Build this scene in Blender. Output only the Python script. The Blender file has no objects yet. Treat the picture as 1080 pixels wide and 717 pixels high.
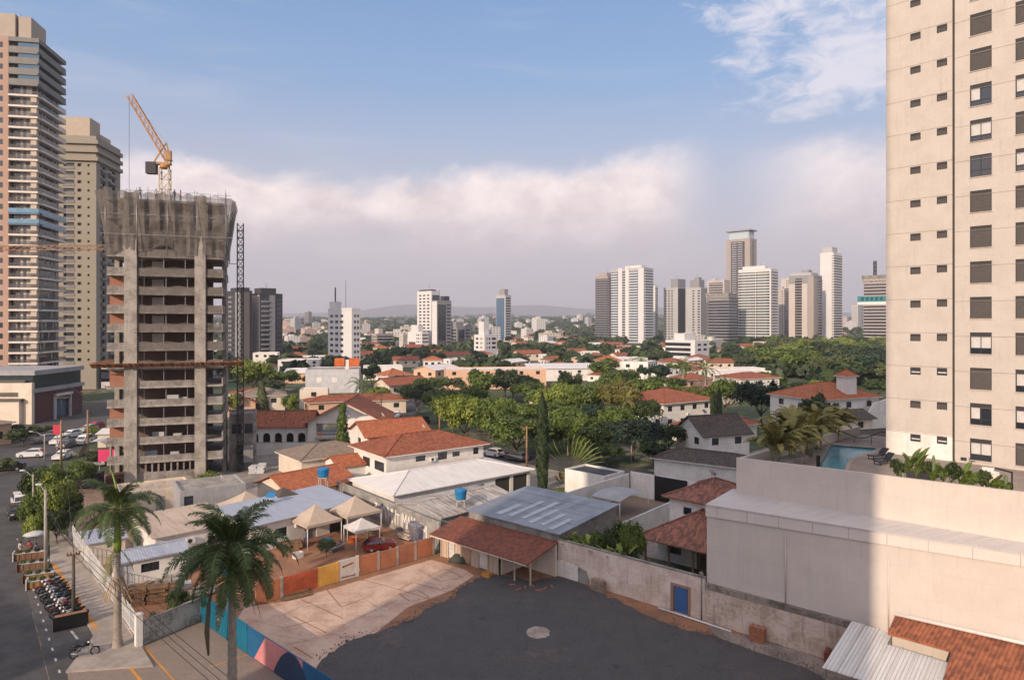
import bpy, bmesh, math, random
from mathutils import Vector, Matrix
R = math.radians
random.seed(7)
sc = bpy.context.scene
col = sc.collection
# ------------------------------------------------------------------ camera, sky, sun, exposure
H, F, HY = 23.7, 720.0, 340.0          # eye height, focal length in photo pixels, horizon row
cam_d = bpy.data.cameras.new('camera'); cam = bpy.data.objects.new('camera', cam_d); col.objects.link(cam)
cam.location = (0, 0, H); cam.rotation_euler = (R(90), 0, 0)
cam_d.sensor_width = 36; cam_d.lens = 24; cam_d.shift_y = -(358.5 - HY) / 1080
cam_d.clip_start = .3; cam_d.clip_end = 40000
sc.camera = cam
SUN_AZ = math.atan2(-.51, -.86)         # compass bearing of the sun: behind the camera and a little to the left
SUN_EL = R(22)
sd = Vector((math.sin(SUN_AZ) * math.cos(SUN_EL), math.cos(SUN_AZ) * math.cos(SUN_EL), math.sin(SUN_EL)))
sl = bpy.data.lights.new('sun', 'SUN'); so = bpy.data.objects.new('sun', sl); col.objects.link(so)
sl.energy = 3.7; sl.angle = R(.55); sl.color = (1, .79, .60)
so.location = (-60, -80, 120); so.rotation_euler = (-sd).to_track_quat('-Z', 'Y').to_euler()

w = bpy.data.worlds.new('World'); sc.world = w; w.use_nodes = True
nt = w.node_tree; nt.nodes.clear()
class NT:
    """small helper to wire shader nodes"""
    def __init__(s, tree): s.t = tree
    def n(s, typ, **kw):
        nd = s.t.nodes.new(typ)
        for k, v in kw.items():
            if k.startswith('i_'):
                key = k[2:]
                key = int(key) if key.isdigit() else key.replace('_', ' ')
                s.set(nd.inputs[key], v)
            else: setattr(nd, k, v)
        return nd
    def set(s, inp, v):
        if isinstance(v, bpy.types.NodeSocket): s.t.links.new(v, inp)
        else: inp.default_value = v
    def math(s, op, a, b=0., c=None, clamp=False):
        nd = s.t.nodes.new('ShaderNodeMath'); nd.operation = op; nd.use_clamp = clamp
        s.set(nd.inputs[0], a); s.set(nd.inputs[1], b)
        if c is not None: s.set(nd.inputs[2], c)
        return nd.outputs[0]
    def mix(s, f, a, b, blend='MIX'):
        nd = s.t.nodes.new('ShaderNodeMix'); nd.data_type = 'RGBA'; nd.blend_type = blend
        s.set(nd.inputs[0], f); s.set(nd.inputs[6], a); s.set(nd.inputs[7], b)
        return nd.outputs[2]
    def noise(s, vec, scale, detail=4, rough=.55, dist=0.):
        nd = s.n('ShaderNodeTexNoise'); nd.inputs['Scale'].default_value = scale
        nd.inputs['Detail'].default_value = detail; nd.inputs['Roughness'].default_value = rough
        nd.inputs['Distortion'].default_value = dist
        if vec is not None: s.t.links.new(vec, nd.inputs['Vector'])
        return nd.outputs['Fac']
    def ramp(s, f, stops, interp='LINEAR'):
        nd = s.t.nodes.new('ShaderNodeValToRGB'); cr = nd.color_ramp; cr.interpolation = interp
        while len(cr.elements) < len(stops): cr.elements.new(.5)
        for e, (p, c) in zip(cr.elements, stops):
            e.position = p; e.color = c if len(c) == 4 else (*c, 1)
        s.set(nd.inputs[0], f); return nd.outputs[0]
    def smooth(s, v, a, b):
        nd = s.t.nodes.new('ShaderNodeMapRange'); nd.interpolation_type = 'SMOOTHSTEP'; nd.clamp = True
        s.set(nd.inputs[0], v); s.set(nd.inputs[1], a); s.set(nd.inputs[2], b)
        return nd.outputs[0]
    def mapping(s, vec, scale=(1, 1, 1), loc=(0, 0, 0), rot=(0, 0, 0)):
        nd = s.t.nodes.new('ShaderNodeMapping'); s.t.links.new(vec, nd.inputs[0])
        nd.inputs['Location'].default_value = loc; nd.inputs['Scale'].default_value = scale; nd.inputs['Rotation'].default_value = rot
        return nd.outputs[0]
q = NT(nt)
sky = q.n('ShaderNodeTexSky', sky_type='NISHITA', sun_disc=False, sun_elevation=SUN_EL, sun_rotation=SUN_AZ,
          altitude=750, air_density=1.0, dust_density=2.2, ozone_density=1.4)
tc = q.n('ShaderNodeTexCoord')
sep = q.n('ShaderNodeSeparateXYZ'); nt.links.new(tc.outputs['Generated'], sep.inputs[0])
gx, gy, gz = sep.outputs
el = q.math('DIVIDE', gz, q.math('SQRT', q.math('ADD', q.math('MULTIPLY', gx, gx), q.math('MULTIPLY', gy, gy))))   # tan of the elevation
azm = q.math('ARCTAN2', gx, gy)                                                                                      # 0 straight ahead
cmb = q.n('ShaderNodeCombineXYZ'); nt.links.new(azm, cmb.inputs[0]); nt.links.new(el, cmb.inputs[1])
pv = cmb.outputs[0]
# milky veil of a dusty evening, thicker towards the horizon
veil = q.ramp(q.math('MULTIPLY', el, .6), [(0, (3.45, 3.05, 3.3)), (.06, (3.6, 3.2, 3.55)), (.12, (3.35, 3.45, 4.15)), (.205, (1.75, 2.75, 4.4)), (.30, (1.2, 2.3, 4.3)), (.48, (3.0, 3.4, 4.5)), (1, (4.9, 4.75, 5.1))])
sunside = q.smooth(q.math('ADD', q.math('MULTIPLY', gx, sd.x / math.cos(SUN_EL)), q.math('MULTIPLY', gy, sd.y / math.cos(SUN_EL))), -.15, .95)   # hazy air is brighter towards the sun
glow = q.mix(sunside, (1, 1, 1, 1), (3.3, 2.65, 2.2, 1))
veil = q.mix(1., veil, glow, 'MULTIPLY')
base = q.mix(q.ramp(q.math('MULTIPLY', el, .6), [(0, (.93,)*3), (.125, (.86,)*3), (.3, (.66,)*3), (.5, (.85,)*3)]), sky.outputs[0], veil)
# long cumulus bank low over the horizon
edge_n = q.noise(q.mapping(pv, (1, 1.6, 1)), 5.5, 6, .6, .3)
top = q.math('ADD', q.math('MULTIPLY', q.math('SUBTRACT', edge_n, .5), .13), q.math('ADD', .225, q.math('MULTIPLY', q.math('SINE', q.math('MULTIPLY', azm, 5.0)), .02)))
bot = q.math('ADD', .085, q.math('MULTIPLY', q.math('SUBTRACT', q.noise(q.mapping(pv, (.8, 2.5, 1), (3, 0, 0)), 4.5, 4, .5), .5), .10))
bank = q.math('MULTIPLY', q.smooth(el, q.math('SUBTRACT', bot, .035), q.math('ADD', bot, .085)), q.math('SUBTRACT', 1., q.smooth(el, q.math('SUBTRACT', top, .03), q.math('ADD', top, .014))))
span = q.math('MULTIPLY', q.smooth(azm, -.66, -.42), q.math('SUBTRACT', 1., q.smooth(azm, .19, .30)))
span2 = q.math('MULTIPLY', q.smooth(azm, .30, .46), .75)
bank = q.math('MULTIPLY', bank, q.math('MAXIMUM', span, span2))
puff = q.noise(q.mapping(pv, (1, 1.35, 1), (0, 2, 0)), 13, 7, .62, .25)
bcol = q.mix(q.smooth(q.math('ADD', q.math('MULTIPLY', el, 2.2), q.math('MULTIPLY', puff, .8)), .50, 1.05), (4.6, 3.85, 3.95, 1), (7.6, 6.6, 6.3, 1))
c1 = q.mix(q.math('MULTIPLY', bank, .95), base, bcol)
# rippled altocumulus high on the right
mk = q.math('MULTIPLY', q.smooth(azm, .17, .38), q.math('MULTIPLY', q.smooth(el, .235, .285), q.math('SUBTRACT', 1., q.smooth(el, .44, .62))))
rip = q.noise(q.mapping(pv, (1, 1.9, 1), (1, 0, 0), (0, 0, R(-18))), 17, 8, .66, .5)
big = q.noise(q.mapping(pv, (1, 1.8, 1), (5, 1, 0)), 4.2, 3, .5)
alto = q.math('MULTIPLY', q.smooth(q.math('ADD', q.math('MULTIPLY', rip, .55), q.math('MULTIPLY', big, .62)), q.math('SUBTRACT', .74, q.math('MULTIPLY', mk, .30)), q.math('SUBTRACT', .88, q.math('MULTIPLY', mk, .22))), q.smooth(mk, .02, .35))
c2 = q.mix(q.math('MULTIPLY', alto, .80), c1, (5.6, 5.3, 5.7, 1))
# faint high streaks
st = q.smooth(q.noise(q.mapping(pv, (.7, 4.5, 1), (2, 3, 0), (0, 0, R(9))), 3.4, 6, .6, .6), .52, .80)
c3 = q.mix(q.math('MULTIPLY', st, q.math('MULTIPLY', .30, q.smooth(el, .12, .3))), c2, (4.4, 4.5, 5.2, 1))
bg = q.n('ShaderNodeBackground', i_Strength=.12); nt.links.new(c3, bg.inputs[0])
wo = q.n('ShaderNodeOutputWorld'); nt.links.new(bg.outputs[0], wo.inputs[0])
sc.view_settings.view_transform = 'Standard'; sc.view_settings.look = 'None'
sc.view_settings.exposure = 0.45; sc.view_settings.gamma = 1; sc.view_settings.use_curve_mapping = False
sc.render.engine = 'CYCLES'
sc.cycles.max_bounces = 5; sc.cycles.diffuse_bounces = 3; sc.cycles.glossy_bounces = 2; sc.cycles.transmission_bounces = 2
sc.cycles.transparent_max_bounces = 12; sc.cycles.volume_bounces = 0; sc.cycles.use_denoising = True
sc.cycles.sample_clamp_indirect = 6

# ------------------------------------------------------------------ helpers
def at(px, py, z=0.):
    """where the line of sight through a photo pixel meets height z (a survey of the place from the photo)"""
    d = (H - z) * F / (py - HY)
    return Vector(((px - 540) / F * d, d, z))
def tag(o, label=None, cat=None, group=None, kind=None):
    if label: o['label'] = label
    if cat: o['category'] = cat
    if group: o['group'] = group
    if kind: o['kind'] = kind
    return o
class MB:
    """collects boxes, prisms, tubes and faces; build() links them as ONE mesh object with metric UVs"""
    def __init__(s): s.v = []; s.f = []; s.m = []; s.sm = []
    def face(s, pts, m=0, smooth=False):
        i = len(s.v); s.v += [tuple(p) for p in pts]; s.f.append(tuple(range(i, i + len(pts)))); s.m.append(m); s.sm.append(smooth)
    def box(s, x0, x1, y0, y1, z0, z1, m=0):
        if x0 > x1: x0, x1 = x1, x0
        if y0 > y1: y0, y1 = y1, y0
        i = len(s.v)
        s.v += [(x0,y0,z0),(x1,y0,z0),(x1,y1,z0),(x0,y1,z0),(x0,y0,z1),(x1,y0,z1),(x1,y1,z1),(x0,y1,z1)]
        s._b(i, m); return s
    def _b(s, i, m):
        for f in ((0,3,2,1),(4,5,6,7),(0,1,5,4),(1,2,6,5),(2,3,7,6),(3,0,4,7)):
            s.f.append(tuple(i + k for k in f)); s.m.append(m); s.sm.append(False)
    def bar(s, a, b, wd, ht=None, m=0, up=(0, 0, 1)):
        a, b = Vector(a), Vector(b); ht = ht or wd
        d = (b - a).normalized(); up = Vector(up)
        if abs(d.dot(up)) > .98: up = Vector((1, 0, 0))
        r = d.cross(up).normalized() * wd / 2; u = r.cross(d).normalized() * ht / 2
        i = len(s.v)
        s.v += [tuple(p) for p in (a-r-u, a+r-u, b+r-u, b-r-u, a-r+u, a+r+u, b+r+u, b-r+u)]
        s._b(i, m); return s
    def tube(s, pts, rad, n=8, m=0, cap=True):
        pts = [Vector(p) for p in pts]; rad = rad if isinstance(rad, (list, tuple)) else [rad] * len(pts)
        rings = []
        for k, p in enumerate(pts):
            d = (pts[min(k+1, len(pts)-1)] - pts[max(k-1, 0)]).normalized()
            up = Vector((0, 0, 1)) if abs(d.z) < .95 else Vector((1, 0, 0))
            r = d.cross(up).normalized(); u = r.cross(d)
            i = len(s.v); rings.append(i)
            for j in range(n):
                a = 2 * math.pi * j / n
                s.v.append(tuple(p + (r * math.cos(a) + u * math.sin(a)) * rad[k]))
        for k in range(len(pts) - 1):
            for j in range(n):
                s.f.append((rings[k]+j, rings[k]+(j+1) % n, rings[k+1]+(j+1) % n, rings[k+1]+j)); s.m.append(m); s.sm.append(True)
        if cap:
            s.f.append(tuple(rings[0] + j for j in reversed(range(n)))); s.m.append(m); s.sm.append(False)
            s.f.append(tuple(rings[-1] + j for j in range(n))); s.m.append(m); s.sm.append(False)
        return s
    def lathe(s, prof, c=(0, 0, 0), n=16, m=0, axis='z'):
        rings = []
        for r, z in prof:
            i = len(s.v); rings.append(i)
            for j in range(n):
                a = 2 * math.pi * j / n
                x, y = r * math.cos(a), r * math.sin(a)
                s.v.append((c[0]+x, c[1]+y, c[2]+z) if axis == 'z' else ((c[0]+x, c[1]+z, c[2]+y) if axis == 'y' else (c[0]+z, c[1]+x, c[2]+y)))
        for k in range(len(prof) - 1):
            for j in range(n):
                s.f.append((rings[k]+j, rings[k]+(j+1) % n, rings[k+1]+(j+1) % n, rings[k+1]+j)); s.m.append(m); s.sm.append(True)
        s.f.append(tuple(rings[0] + j for j in reversed(range(n)))); s.m.append(m); s.sm.append(False)
        s.f.append(tuple(rings[-1] + j for j in range(n))); s.m.append(m); s.sm.append(False)
        return s
    def prism(s, poly, z0, z1, m=0):
        """extrude a polygon in plan"""
        n = len(poly); i = len(s.v)
        s.v += [(p[0], p[1], z0) for p in poly] + [(p[0], p[1], z1) for p in poly]
        s.f.append(tuple(i + k for k in reversed(range(n)))); s.f.append(tuple(i + n + k for k in range(n))); s.m += [m, m]; s.sm += [False, False]
        for k in range(n):
            s.f.append((i+k, i+(k+1) % n, i+n+(k+1) % n, i+n+k)); s.m.append(m); s.sm.append(False)
        return s
    def vprism(s, poly, y0, y1, m=0):
        """extrude a polygon drawn in x,z along y"""
        n = len(poly); i = len(s.v)
        s.v += [(p[0], y0, p[1]) for p in poly] + [(p[0], y1, p[1]) for p in poly]
        s.f.append(tuple(i + k for k in range(n))); s.f.append(tuple(i + n + k for k in reversed(range(n)))); s.m += [m, m]; s.sm += [False, False]
        for k in range(n):
            s.f.append((i+(k+1) % n, i+k, i+n+k, i+n+(k+1) % n)); s.m.append(m); s.sm.append(False)
        return s
    def slab(s, quad, t, m=0):
        """a sheet of thickness t hanging under a polygon in space"""
        n = len(quad); i = len(s.v)
        s.v += [tuple(p) for p in quad] + [(p[0], p[1], p[2] - t) for p in quad]
        s.f.append(tuple(i + k for k in range(n))); s.f.append(tuple(i + n + k for k in reversed(range(n)))); s.m += [m, m]; s.sm += [False, False]
        for k in range(n):
            s.f.append((i+(k+1) % n, i+k, i+n+k, i+n+(k+1) % n)); s.m.append(m); s.sm.append(False)
        return s
    def mesh(s, name, mats):
        me = bpy.data.meshes.new(name); me.from_pydata(s.v, [], s.f)
        for m in (mats if isinstance(mats, (list, tuple)) else [mats]): me.materials.append(m)
        me.polygons.foreach_set('material_index', s.m); me.polygons.foreach_set('use_smooth', s.sm)
        uv = me.uv_layers.new(name='UVMap'); data = []
        for p in me.polygons:
            n = p.normal
            u = Vector((-n.y, n.x, 0))
            if u.length < .02: u = Vector((1, 0, 0))
            u.normalize(); v = n.cross(u)
            for vi in p.vertices:
                c = me.vertices[vi].co; data += [c.dot(u), c.dot(v)]
        uv.data.foreach_set('uv', data); me.update()
        return me
    def build(s, name, mats, parent=None, loc=None, rz=0):
        o = bpy.data.objects.new(name, s.mesh(name, mats)); col.objects.link(o)
        if parent: o.parent = parent
        if loc: o.location = loc
        if rz: o.rotation_euler = (0, 0, rz)
        return o
def empty(name, loc=(0, 0, 0), rz=0, label=None, cat=None, group=None):
    o = bpy.data.objects.new(name, None); col.objects.link(o); o.location = loc; o.rotation_euler = (0, 0, rz)
    o.empty_display_size = .3
    return tag(o, label, cat, group)
def put(name, mesh, parent=None, loc=(0, 0, 0), rz=0, s=None):
    o = bpy.data.objects.new(name, mesh); col.objects.link(o); o.location = loc; o.rotation_euler = (0, 0, rz)
    if parent: o.parent = parent
    if s: o.scale = s if isinstance(s, (tuple, list)) else (s, s, s)
    return o
def kids(o): return [c for c in col.objects if c.parent == o]
def copy_tree(o, label=None, loc=None, rz=None, s=None, kidmap={}):
    c = o.copy(); col.objects.link(c)
    if label: c['label'] = label
    if loc is not None: c.location = loc
    if rz is not None: c.rotation_euler = (0, 0, rz)
    if s: c.scale = s if isinstance(s, (tuple, list)) else (s, s, s)
    if o.name not in kidmap:
        ks = kids(o); kidmap[o.name] = [(k, kids(k)) for k in ks]
    for k, sub in kidmap[o.name]:
        d = k.copy(); col.objects.link(d); d.parent = c
        for g in sub:
            e = g.copy(); col.objects.link(e); e.parent = d
    return c

# ------------------------------------------------------------------ materials
MATS = {}
def C(h):
    """sRGB hex to linear"""
    v = [int(h[i:i+2], 16) / 255 for i in (0, 2, 4)]
    return tuple(x / 12.92 if x <= .04045 else ((x + .055) / 1.055) ** 2.4 for x in v)
def mat(name, c, rough=.8, kind='plain', c2=None, sc_=1., var=.18, bump=0., metal=0., streak=0., spec=.35):
    """kind: plain, tile, corrugated, sheets, brick, boards, panels. Noise, weathering streaks and the pattern live in the object's own metric coordinates"""
    if name in MATS: return MATS[name]
    m = bpy.data.materials.new(name); m.use_nodes = True; t = m.node_tree; t.nodes.clear(); g = NT(t)
    out = g.n('ShaderNodeOutputMaterial'); b = g.n('ShaderNodeBsdfPrincipled'); t.links.new(b.outputs[0], out.inputs[0])
    b.inputs['Roughness'].default_value = rough; b.inputs['Metallic'].default_value = metal; b.inputs['Specular IOR Level'].default_value = spec
    co = g.n('ShaderNodeTexCoord'); ob = co.outputs['Object']; uv = co.outputs['UV']
    c = (*c, 1); c2 = (*(c2 or tuple(x * .55 for x in c[:3])), 1)
    n1 = g.noise(ob, .55 * sc_, 5, .6); n2 = g.noise(ob, 4.3 * sc_, 4, .6)
    blot = g.math('ADD', g.math('MULTIPLY', n1, .65), g.math('MULTIPLY', n2, .35))
    hgt = None
    if kind == 'tile':
        br = g.n('ShaderNodeTexBrick', offset=.5, squash=1); t.links.new(g.mapping(uv, (1, 1, 1)), br.inputs[0])
        br.inputs['Scale'].default_value = 1; br.inputs['Brick Width'].default_value = .24; br.inputs['Row Height'].default_value = .40; br.inputs['Mortar Size'].default_value = .0
        br.inputs['Color1'].default_value = (0, 0, 0, 1); br.inputs['Color2'].default_value = (1, 1, 1, 1); br.inputs['Bias'].default_value = 0
        su = g.n('ShaderNodeSeparateXYZ'); t.links.new(uv, su.inputs[0])
        wave = g.math('SINE', g.math('MULTIPLY', su.outputs[0], 2 * math.pi / .24))
        row = g.math('FRACT', g.math('DIVIDE', su.outputs[1], .40))
        bc = g.math('ADD', g.math('MULTIPLY', br.outputs[0], .55), g.math('MULTIPLY', blot, .75))
        cc = g.mix(g.smooth(bc, .25, 1.0), c2, c)
        hgt = g.math('ADD', g.math('MULTIPLY', wave, .5), g.math('MULTIPLY', row, -.35)); bump = bump or .055
    elif kind == 'corrugated':
        su = g.n('ShaderNodeSeparateXYZ'); t.links.new(uv, su.inputs[0])
        hgt = g.math('SINE', g.math('MULTIPLY', su.outputs[0], 2 * math.pi / .22)); bump = bump or .03
        st = g.noise(g.mapping(uv, (1.8, .16, 1)), 1.6, 4, .6)
        cc = g.mix(g.smooth(g.math('ADD', g.math('MULTIPLY', st, .6), g.math('MULTIPLY', blot, .4)), .36, .62), c2, c)
    elif kind == 'sheets':
        br = g.n('ShaderNodeTexBrick', offset=.0, squash=1); t.links.new(uv, br.inputs[0])
        br.inputs['Scale'].default_value = 1; br.inputs['Brick Width'].default_value = 1.05; br.inputs['Row Height'].default_value = 3.1; br.inputs['Mortar Size'].default_value = .03
        br.inputs['Color1'].default_value = (0, 0, 0, 1); br.inputs['Color2'].default_value = (1, 1, 1, 1); br.inputs['Mortar'].default_value = (.25, .25, .25, 1)
        f = g.math('ADD', g.math('MULTIPLY', br.outputs[0], .45), g.math('MULTIPLY', blot, .85))
        cc = g.mix(g.smooth(f, .3, .95), c2, c)
        su = g.n('ShaderNodeSeparateXYZ'); t.links.new(uv, su.inputs[0])
        hgt = g.math('SINE', g.math('MULTIPLY', su.outputs[0], 2 * math.pi / .3)); bump = bump or .02
    elif kind == 'brick':
        br = g.n('ShaderNodeTexBrick'); t.links.new(uv, br.inputs[0])
        br.inputs['Scale'].default_value = 1; br.inputs['Brick Width'].default_value = .3; br.inputs['Row Height'].default_value = .16; br.inputs['Mortar Size'].default_value = .012
        br.inputs['Color1'].default_value = c; br.inputs['Color2'].default_value = c2; br.inputs['Mortar'].default_value = (.33, .29, .25, 1)
        cc = g.mix(g.smooth(blot, .35, .75), g.mix(.5, br.outputs[0], c2), br.outputs[0])
    elif kind == 'boards':
        su = g.n('ShaderNodeSeparateXYZ'); t.links.new(uv, su.inputs[0])
        fr = g.math('FRACT', g.math('DIVIDE', su.outputs[0], .2 / sc_))
        hgt = g.math('GREATER_THAN', fr, .12); bump = bump or .03
        nb = g.noise(g.mapping(uv, (5 * sc_, .3, 1)), 1.2, 3, .6)
        cc = g.mix(g.smooth(g.math('ADD', g.math('MULTIPLY', nb, .6), g.math('MULTIPLY', blot, .4)), .35, .65), c2, c)
        cc = g.mix(g.math('LESS_THAN', fr, .10), cc, tuple(x * .45 for x in c[:3]) + (1,))
    elif kind == 'panels':                                   # render with faint panel joints
        br = g.n('ShaderNodeTexBrick', offset=.5); t.links.new(uv, br.inputs[0])
        br.inputs['Scale'].default_value = 1; br.inputs['Brick Width'].default_value = 2.6; br.inputs['Row Height'].default_value = 1.9; br.inputs['Mortar Size'].default_value = .012
        br.inputs['Color1'].default_value = c; br.inputs['Color2'].default_value = tuple(x * .965 for x in c[:3]) + (1,); br.inputs['Mortar'].default_value = tuple(x * .84 for x in c[:3]) + (1,)
        cc = g.mix(g.math('MULTIPLY', g.smooth(blot, .62, .40), var), br.outputs[0], c2)
    else:
        cc = g.mix(g.math('MULTIPLY', g.smooth(blot, .60, .38), min(1, var * 2.2)), c, c2)
    if streak:
        s2 = g.noise(g.mapping(uv, (1.7, .13, 1), (3.1, 1.7, 0)), 1.9, 5, .65)
        cc = g.mix(g.math('MULTIPLY', g.smooth(s2, .52, .74), streak), cc, (.06, .05, .042, 1))
    t.links.new(cc, b.inputs['Base Color'])
    t.links.new(g.math('ADD', rough - .06, g.math('MULTIPLY', n2, .12)), b.inputs['Roughness'])
    if hgt is not None or bump:
        if hgt is None: hgt = g.math('ADD', n2, g.noise(ob, 30 * sc_, 3, .6))
        bp = g.n('ShaderNodeBump'); bp.inputs['Strength'].default_value = 1; bp.inputs['Distance'].default_value = bump
        t.links.new(hgt, bp.inputs['Height']); t.links.new(bp.outputs[0], b.inputs['Normal'])
    MATS[name] = m; return m
def glass(name='window_glass', c=(.025, .03, .04), rough=.06):
    if name in MATS: return MATS[name]
    m = mat(name, c, rough, var=.2, spec=.9); return m
def leafmat(name, c, c2, tr=.14):
    if name in MATS: return MATS[name]
    m = bpy.data.materials.new(name); m.use_nodes = True; t = m.node_tree; t.nodes.clear(); g = NT(t)
    out = g.n('ShaderNodeOutputMaterial'); d = g.n('ShaderNodeBsdfPrincipled'); tl = g.n('ShaderNodeBsdfTranslucent'); mx = g.n('ShaderNodeMixShader')
    d.inputs['Roughness'].default_value = .55; d.inputs['Specular IOR Level'].default_value = .3
    oi = g.n('ShaderNodeObjectInfo'); at_ = g.n('ShaderNodeAttribute', attribute_name='tone')
    f = g.math('ADD', g.math('MULTIPLY', at_.outputs['Fac'], .75), g.math('MULTIPLY', oi.outputs['Random'], .35))
    cc = g.mix(f, (*c2, 1), (*c, 1))
    t.links.new(cc, d.inputs['Base Color']); t.links.new(cc, tl.inputs['Color'])
    mx.inputs[0].default_value = tr
    t.links.new(d.outputs[0], mx.inputs[1]); t.links.new(tl.outputs[0], mx.inputs[2]); t.links.new(mx.outputs[0], out.inputs[0])
    MATS[name] = m; return m
M = dict(
    white=mat('white_plaster', (.74, .70, .65), var=.22, streak=.16, c2=(.50, .46, .41)),
    cream=mat('cream_plaster', (.66, .57, .46), var=.22, streak=.12, c2=(.48, .41, .33)),
    beige=mat('beige_render', (.58, .52, .46), kind='panels', var=.35, streak=.10, c2=(.46, .40, .36)),
    tower=mat('tower_render', (.50, .45, .40), var=.28, streak=.12, c2=(.43, .38, .33)),
    conc=mat('raw_concrete', (.37, .335, .295), var=.5, streak=.35, c2=(.21, .19, .165), bump=.01),
    concd=mat('aged_concrete', (.30, .275, .25), var=.45, streak=.40, c2=(.15, .135, .12)),
    grey=mat('grey_paint', (.33, .33, .335), var=.2, streak=.12),
    lgrey=mat('light_grey_paint', (.52, .52, .53), var=.2, streak=.12),
    dark=mat('dark_paint', (.035, .035, .04), .6), black=mat('black_plastic', (.012, .012, .014), .45, var=.3),
    shade=mat('painted_shade_and_joints', (.05, .045, .04), .9),
    tile=mat('clay_tile', (.36, .115, .055), kind='tile', c2=(.17, .055, .03)),
    tileb=mat('bright_clay_tile', (.47, .15, .06), kind='tile', c2=(.27, .085, .04)),
    tilem=mat('mossy_clay_tile', (.36, .15, .10), kind='tile', c2=(.12, .06, .05)),
    tiled=mat('dark_clay_tile', (.11, .08, .065), kind='tile', c2=(.05, .04, .035)),
    tileg=mat('grey_brown_tile', (.30, .235, .18), kind='tile', c2=(.19, .15, .115)),
    galv=mat('galvanised_roof', (.30, .325, .36), .42, kind='sheets', c2=(.20, .22, .25), metal=.25),
    blue_roof=mat('pale_blue_metal_roof', (.40, .43, .49), .5, kind='corrugated', c2=(.33, .355, .41), metal=.1, bump=.007),
    fibro=mat('fibre_cement_roof', (.70, .67, .64), kind='corrugated', c2=(.58, .55, .52), bump=.012),
    fibrod=mat('stained_fibre_cement_roof', (.55, .52, .48), kind='corrugated', c2=(.20, .165, .14)),
    fibrob=mat('beige_fibre_cement_roof', (.52, .42, .33), kind='corrugated', c2=(.38, .30, .235), bump=.01),
    brick=mat('hollow_clay_brick', (.42, .155, .075), kind='brick', c2=(.30, .105, .055)),
    wood=mat('weathered_wood', (.25, .15, .08), kind='boards', c2=(.13, .08, .05)),
    trunk=mat('bark', (.15, .11, .08), var=.4, bump=.02), palmtrunk=mat('palm_bark', (.34, .29, .24), var=.4, c2=(.20, .17, .14), bump=.015),
    steel=mat('steel', (.33, .33, .34), .45, metal=.6), rail=mat('white_steel', (.70, .69, .67), .5),
    glass=glass(), glassb=glass('blue_glass', (.06, .12, .19), .05), glassg=glass('grey_green_glass', (.10, .14, .145), .06),
    rubber=mat('rubber', (.02, .02, .02), .85), yellow=mat('yellow_paint', (.62, .27, .045), .7, var=.35, c2=(.42, .20, .06)),
    roadline=mat('white_road_paint', (.62, .60, .56), .8, var=.5, c2=(.30, .29, .28)),
    bluetank=mat('blue_polyethylene', (.02, .19, .42), .45), teal=mat('teal_steel', (.012, .17, .27), .5, kind='boards', sc_=.8, c2=(.01, .13, .21)),
    bluedoor=mat('blue_door_paint', (.055, .14, .34), .5), soil=mat('red_soil', (.34, .165, .09), .95, var=.6, c2=(.22, .115, .07), bump=.03),
    slab=mat('worn_concrete_floor', (.54, .39, .30), .9, var=.45, c2=(.40, .26, .19), bump=.006),
    canvas=mat('tan_canvas', (.45, .36, .28), .85, var=.25, c2=(.33, .26, .20)), canvasw=mat('white_canvas', (.62, .58, .53), .85, var=.25),
    red=mat('red_paint', (.45, .03, .03), .45), orange=mat('orange_paint', (.60, .14, .03), .55, var=.3), pink=mat('pink_paint', (.60, .24, .24), .7),
    navy=mat('navy_paint', (.018, .045, .10), .6), skin=mat('skin', (.36, .20, .13), .6), cloth=mat('grey_cloth', (.16, .17, .2), .9), cloth2=mat('white_cloth', (.6, .58, .55), .9),
    hair=mat('dark_hair', (.02, .014, .01), .7), jeans=mat('blue_denim', (.06, .085, .15), .9), chrome=mat('chrome', (.6, .6, .6), .18, metal=1.),
    lamp=mat('lamp_glass', (.7, .7, .68), .2), tail=mat('tail_lamp', (.3, .01, .01), .3), maroon=mat('maroon_cladding', (.095, .035, .035), .7, kind='panels', c2=(.07, .03, .03)),
)
# ------------------------------------------------------------------ ground, roads, yards
def sm(x): x = max(0., min(1., x)); return x * x * (3 - 2 * x)
def terrain(x, y):
    d = math.hypot(x, y)
    z = 34 * sm((d - 650) / 2300)
    if d > 2200:
        a = math.atan2(x, y)
        z += sm((d - 2600) / 4200) * (34 + 26 * math.sin(a * 9 + 1.1) + 15 * math.sin(a * 23 + d * .0007) + 9 * math.sin(a * 47 + 2))
    return z
gm = mat('city_ground', (.27, .20, .14), .95, var=.6)
t = gm.node_tree; g = NT(t); bs = [n for n in t.nodes if n.type == 'BSDF_PRINCIPLED'][0]
ob = g.n('ShaderNodeTexCoord').outputs['Object']
gr = g.noise(ob, .03, 5, .65); gr2 = g.noise(ob, .4, 4, .6)
cc = g.mix(g.smooth(gr2, .4, .6), (.30, .26, .22, 1), (.30, .165, .10, 1))
cc = g.mix(g.smooth(g.math('ADD', g.math('MULTIPLY', gr, .7), g.math('MULTIPLY', gr2, .3)), .36, .50), cc, (.05, .07, .025, 1))
t.links.new(cc, bs.inputs['Base Color'])
b = MB(); rings = [0, 30, 60, 100, 160, 240, 340, 460, 600, 760, 950, 1200, 1500, 1900, 2300, 2700, 3200, 3800, 4500, 5300, 6200, 7200, 8400]
NA = 144
vid = [[(r * math.sin(2*math.pi*k/NA), r * math.cos(2*math.pi*k/NA)) for k in range(NA)] for r in rings]
for row in vid: b.v += [(x, y, terrain(x, y)) for x, y in row]
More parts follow.
